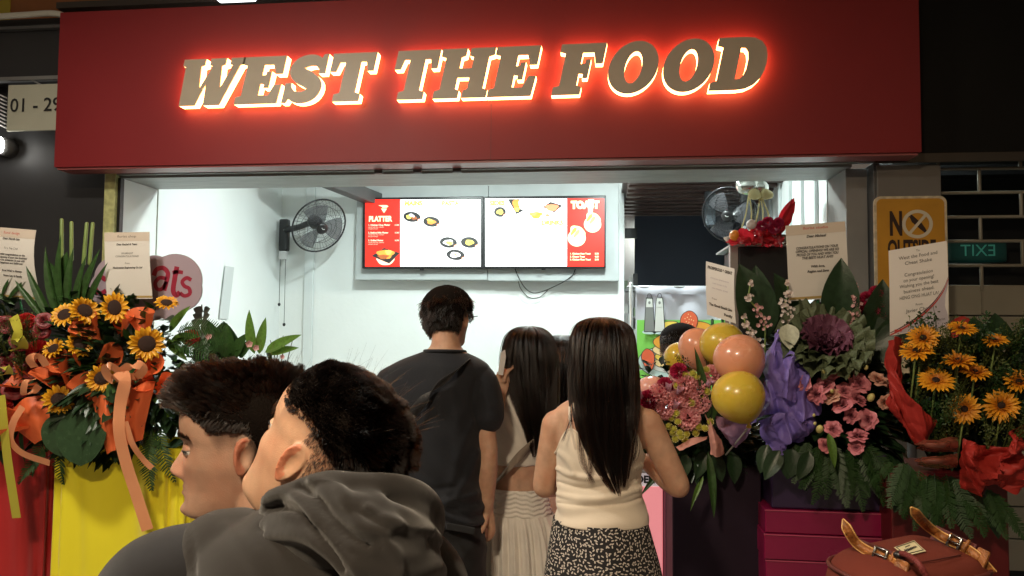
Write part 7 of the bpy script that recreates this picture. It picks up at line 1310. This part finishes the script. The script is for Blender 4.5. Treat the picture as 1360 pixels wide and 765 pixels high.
for pts, rr in (([(350, 668, -.02), (366, 648, -.045), (392, 634, -.06), (430, 630, -.075), (470, 633, -.08), (515, 642, -.07), (552, 656, -.04), (572, 680, -.0), (574, 705, .02)], [.010, .014, .016, .015, .015, .017, .019, .019, .016]),
                ([(352, 676, -.06), (388, 664, -.085), (428, 672, -.105), (462, 698, -.12), (498, 722, -.125), (540, 738, -.10), (572, 735, -.05)], [.010, .015, .017, .018, .018, .018, .014]),
                ([(385, 648, -.075), (425, 650, -.098), (470, 662, -.11), (520, 682, -.10), (560, 706, -.06), (578, 718, -.03)], [.010, .014, .016, .017, .016, .012]),
                ([(356, 688, -.08), (400, 690, -.105), (440, 714, -.122), (470, 745, -.13), (492, 775, -.12)], [.008, .013, .016, .017, .015]),
                ([(400, 660, -.09), (450, 682, -.115), (500, 704, -.12), (552, 722, -.085)], [.013, .017, .018, .016]),
                ([(440, 720, -.115), (480, 738, -.13), (525, 756, -.115), (565, 752, -.07), (582, 760, -.03)], [.013, .016, .018, .017, .014]),
                ([(470, 645, -.085), (500, 662, -.10), (515, 690, -.115), (500, 716, -.12)], [.012, .013, .014, .012])): hood.append(tube([ph_(q[0], q[1] + 10 * max(0, min(1, (560 - q[0]) / 100)) + 13 * max(0, min(1, (440 - q[0]) / 60)), q[2]) for q in pts], rr, 16, 40))
core = [ellipsoid(ph_(462, 706, -.03), .105, .078, .058, 28, 18), ellipsoid(ph_(535, 704, -.015), .050, .06, .048, 24, 16), ellipsoid(ph_(520, 672, -.02), .055, .065, .030, 24, 14), tube([ph_(490, 668, -.06), ph_(525, 672, -.062), ph_(552, 684, -.045), ph_(566, 706, -.02)], [.016, .020, .020, .014], 14, 24)]
z3 = lambda l: [(280 + .3855 * x, 474 + .3855 * y) for x, y in l]
FOLD_ALL = [(z3([(150, 522), (205, 482), (270, 470), (330, 520), (400, 600), (480, 700), (520, 765)]), .008, 9), (z3([(190, 520), (270, 520), (340, 580), (410, 670), (450, 740)]), -.010, 6), (z3([(300, 445), (350, 470), (400, 540), (450, 600), (540, 650)]), -.011, 7), (z3([(350, 430), (430, 450), (480, 520), (520, 580), (600, 610)]), .008, 10),
        (z3([(430, 412), (470, 440), (520, 500), (540, 560)]), -.004, 8), (z3([(520, 425), (560, 470), (640, 510), (700, 560)]), -.0025, 8), (z3([(540, 520), (600, 560), (680, 590), (750, 600)]), .009, 9), (z3([(560, 600), (620, 640), (680, 690), (730, 700)]), -.005, 7), (z3([(600, 640), (640, 690), (650, 765)]), .008, 9), (z3([(560, 640), (590, 700), (600, 765)]), -.008, 7), (z3([(690, 500), (700, 530), (690, 560)]), -.002, 6)]
FOLD = [FOLD_ALL[k] for k in (0, 1, 2, 3, 6, 8)]; hd = fuse(J(*hood, *core), .0042, 6); hd = sculpt(hd, FOLD); hd = creases(hd, lambda v: .0018 * fnoise(v, 26, 3)); obj('hood', hd, M_hood, H_)
obj('trousers', xf(J(*[tube([(e * .09, 0, .9), (e * .095, 0, .5), (e * .095, 0, .06)], [.12, .09, .075], 18, 10) for e in (-1, 1)]), RB), M_blk, H_); shoe(H_, RB.translation.x, RB.translation.y, .09, M_blackp)

# ================================================================ rust red backpack
zt = 1.262
A0, B0, C0 = PZ(1080, 733, zt), PZ(1224, 704, zt), PZ(1338, 748, zt); D0 = A0 + (C0 - B0); cc = (A0 + C0) / 2
bp = thing('backpack', 'rust red backpack with tan leather straps and cream label at lower right', 'backpack', (cc.x, cc.y, zt - .34))
M_can = cloth('rust_canvas', (.14, .026, .016), .85, 900, .4, .12, .0); M_lea = mat('tan_leather', (.27, .095, .02), .45, bump=.8, bscale=160, var=.55, vscale=120, detail=8); M_edge = mat('pale_leather_edge', (.62, .36, .12), .5, var=.15, vscale=60); M_buck = mat('dark_nickel', (.25, .24, .23), .25, metal=1.0)
def rq(k=7):
    """A rounded outline through the four corners of the bag top, seen from above."""
    q = [A0, B0, C0, D0]; out = []
    for i in range(4):
        a, b, c = q[i - 1], q[i], q[(i + 1) % 4]; e0 = b + (a - b).normalized() * .05; e1 = b + (c - b).normalized() * .05
        for t in np.linspace(0, 1, k): out.append(e0 * (1 - t) ** 2 + b * 2 * t * (1 - t) + e1 * t * t)
    return [(o - cc).xy for o in out]
rq_ = rq(); lv2 = [(.02, .016), (.3, .015), (.6, .011), (.82, .003), (.93, -.012), (1.0, -.035), (1.03, -.09), (1.05, -.17), (1.03, -.26), (.98, -.32), (.8, -.34), (.02, -.345)]
n_ = len(rq_); vb = np.array([(cc.x + s_ * p.x, cc.y + s_ * p.y, zt + z) for s_, z in lv2 for p in rq_]); fb_ = [(j * n_ + i, j * n_ + (i + 1) % n_, (j + 1) * n_ + (i + 1) % n_, (j + 1) * n_ + i) for j in range(len(lv2) - 1) for i in range(n_)]
o = obj('body', (vb, [q[::-1] for q in fb_]), M_can, bp, sub=2)
obj('piping', tube([(cc.x + .94 * p.x, cc.y + .94 * p.y, zt - .012) for p in rq_ + rq_[:1]], .0035, 8, 80, cap=False), mat('maroon_piping', (.09, .015, .012), .6), bp)
obj('side_pocket', fuse(J(ellipsoid(A0.lerp(D0, .45) + V(-.028, -.01, -.14), .045, .075, .11, 26, 18)), .006, 3), M_can, bp)
obj('top_seam', tube([PZ(1200, 750, zt + .012), PZ(1240, 744, zt + .014), PZ(1276, 737, zt + .012)], .0012, 5), mat('maroon_piping', ()), bp)
def strap(pts, w):
    c = catmull([tuple(PZ(x, y, zt) + V(0, 0, .010) if not h else PZ(x, y, zt + h)) for x, y, h in pts], 44); T_, _, _ = frames(c); a, b, ea, eb = [], [], [], []; view = [(Vector(p) - CAM).normalized() for p in c]
    for i, p in enumerate(c):
        t = Vector(T_[i]); sd_ = t.cross(view[i]).normalized(); k = min(1, i / 5 + .12) if i < 5 else 1.0; a.append(Vector(p) - sd_ * w / 2 * k); b.append(Vector(p) + sd_ * w / 2 * k)
    o_ = obj('leather_strap', (np.array([tuple(q) for ab in zip(a, b) for q in ab]), [(2 * i, 2 * i + 1, 2 * i + 3, 2 * i + 2) for i in range(43)]), M_lea, bp); sm = o_.modifiers.new('thick', 'SOLIDIFY'); sm.thickness = .0022; sm.offset = 0
    for e in (a, b): obj('edge', tube([p for p in e], .0014, 5, 44), M_edge, o_)
    return c, T_, view
for tip in ([(1120, 690, .055), (1127, 706, .040), (1138, 722, .022), (1155, 733, .014), (1176, 741, .012), (1192, 755, .008), (1204, 775, -.01)], [(1210, 674, .075), (1219, 685, .060), (1231, 698, .038), (1250, 712, .020), (1276, 725, .014), (1296, 738, .008), (1318, 762, -.015)]):
    c, T_, vw = strap(tip, .0125)
    i = 27; t = Vector(T_[i]).normalized(); sd_ = t.cross(vw[i]).normalized(); p = Vector(c[i]); up = sd_.cross(t).normalized() * -1; up = up if up.z > 0 else -up
    fr = [p + t * a_ * .010 + sd_ * b_ * .0095 + up * .005 for a_, b_ in ((-1, -1), (-1, 1), (1, 1), (1, -1), (-1, -1))]; bk_ = obj('buckle', J(*[tube([fr[k], fr[k + 1]], .0022, 8) for k in range(4)], tube([p - t * .010 + up * .007, p + t * .012 + up * .007], .0016, 6)), M_buck, bp)
    obj('keeper', tube([p + t * .020 - sd_ * .011 + up * .003, p + t * .020 + up * .006, p + t * .020 + sd_ * .011 + up * .003], .003, 8), M_lea, bk_)
    obj('under_strap', ribbon([p - t * .05 - up * .004, p - up * .003, p + t * .03 - up * .002], .024, sd_, 12), mat('maroon_piping', ()), bp)
    e_ = Vector(c[38]); obj('tab', xf(prism(rrect(-.017, .017, -.010, .010, .004), (), -.001, .002), Matrix.Translation(e_ + up * .001) @ Matrix((sd_, up, t)).transposed().to_4x4()), M_lea, bp, False)
ql = [PZ(1187, 727, zt + .0175), PZ(1214, 717.5, zt + .0175), PZ(1230, 732, zt + .0165), PZ(1202, 738.5, zt + .0165)]; ql = [ql[3], ql[2], ql[1], ql[0]]
lb = obj('label', (np.array([tuple(q) for q in ql]), [(0, 1, 2, 3)]), mat('cream_woven_label', (.66, .60, .38), .7, bump=.3, bscale=500), bp, False)
lp_ = lambda u, v: tuple(ql[3].lerp(ql[2], u).lerp(ql[0].lerp(ql[1], u), v) + V(0, 0, .0008))
obj('print', J(tube([lp_(u, v) for u, v in ((.07, .1), (.93, .1), (.93, .9), (.07, .9), (.07, .1))], .0006, 4, 5), tube([lp_(.18 + .62 * k / 40, .62 + .13 * math.sin(k * 1.3) * (1 - k / 70) - .1 * k / 40) for k in range(41)], .0006, 4, 80), tube([lp_(.38, .32), lp_(.62, .28)], .0006, 4)), M_ink, lb)
obj('drawcord', tube([PZ(1190, 735, zt + .02), PZ(1204, 737, zt + .028), PZ(1220, 748, zt + .03), PZ(1233, 770, zt + .01)], .0042, 8, 24), mat('dark_red_cord', (.16, .02, .02), .6, bump=.6, bscale=300), bp); obj('cord_lock', xf(ellipsoid((0, 0, 0), .010, .007, .006, 14, 10), Matrix.Translation(PZ(1196, 737, zt + .022))), M_blackp, bp)
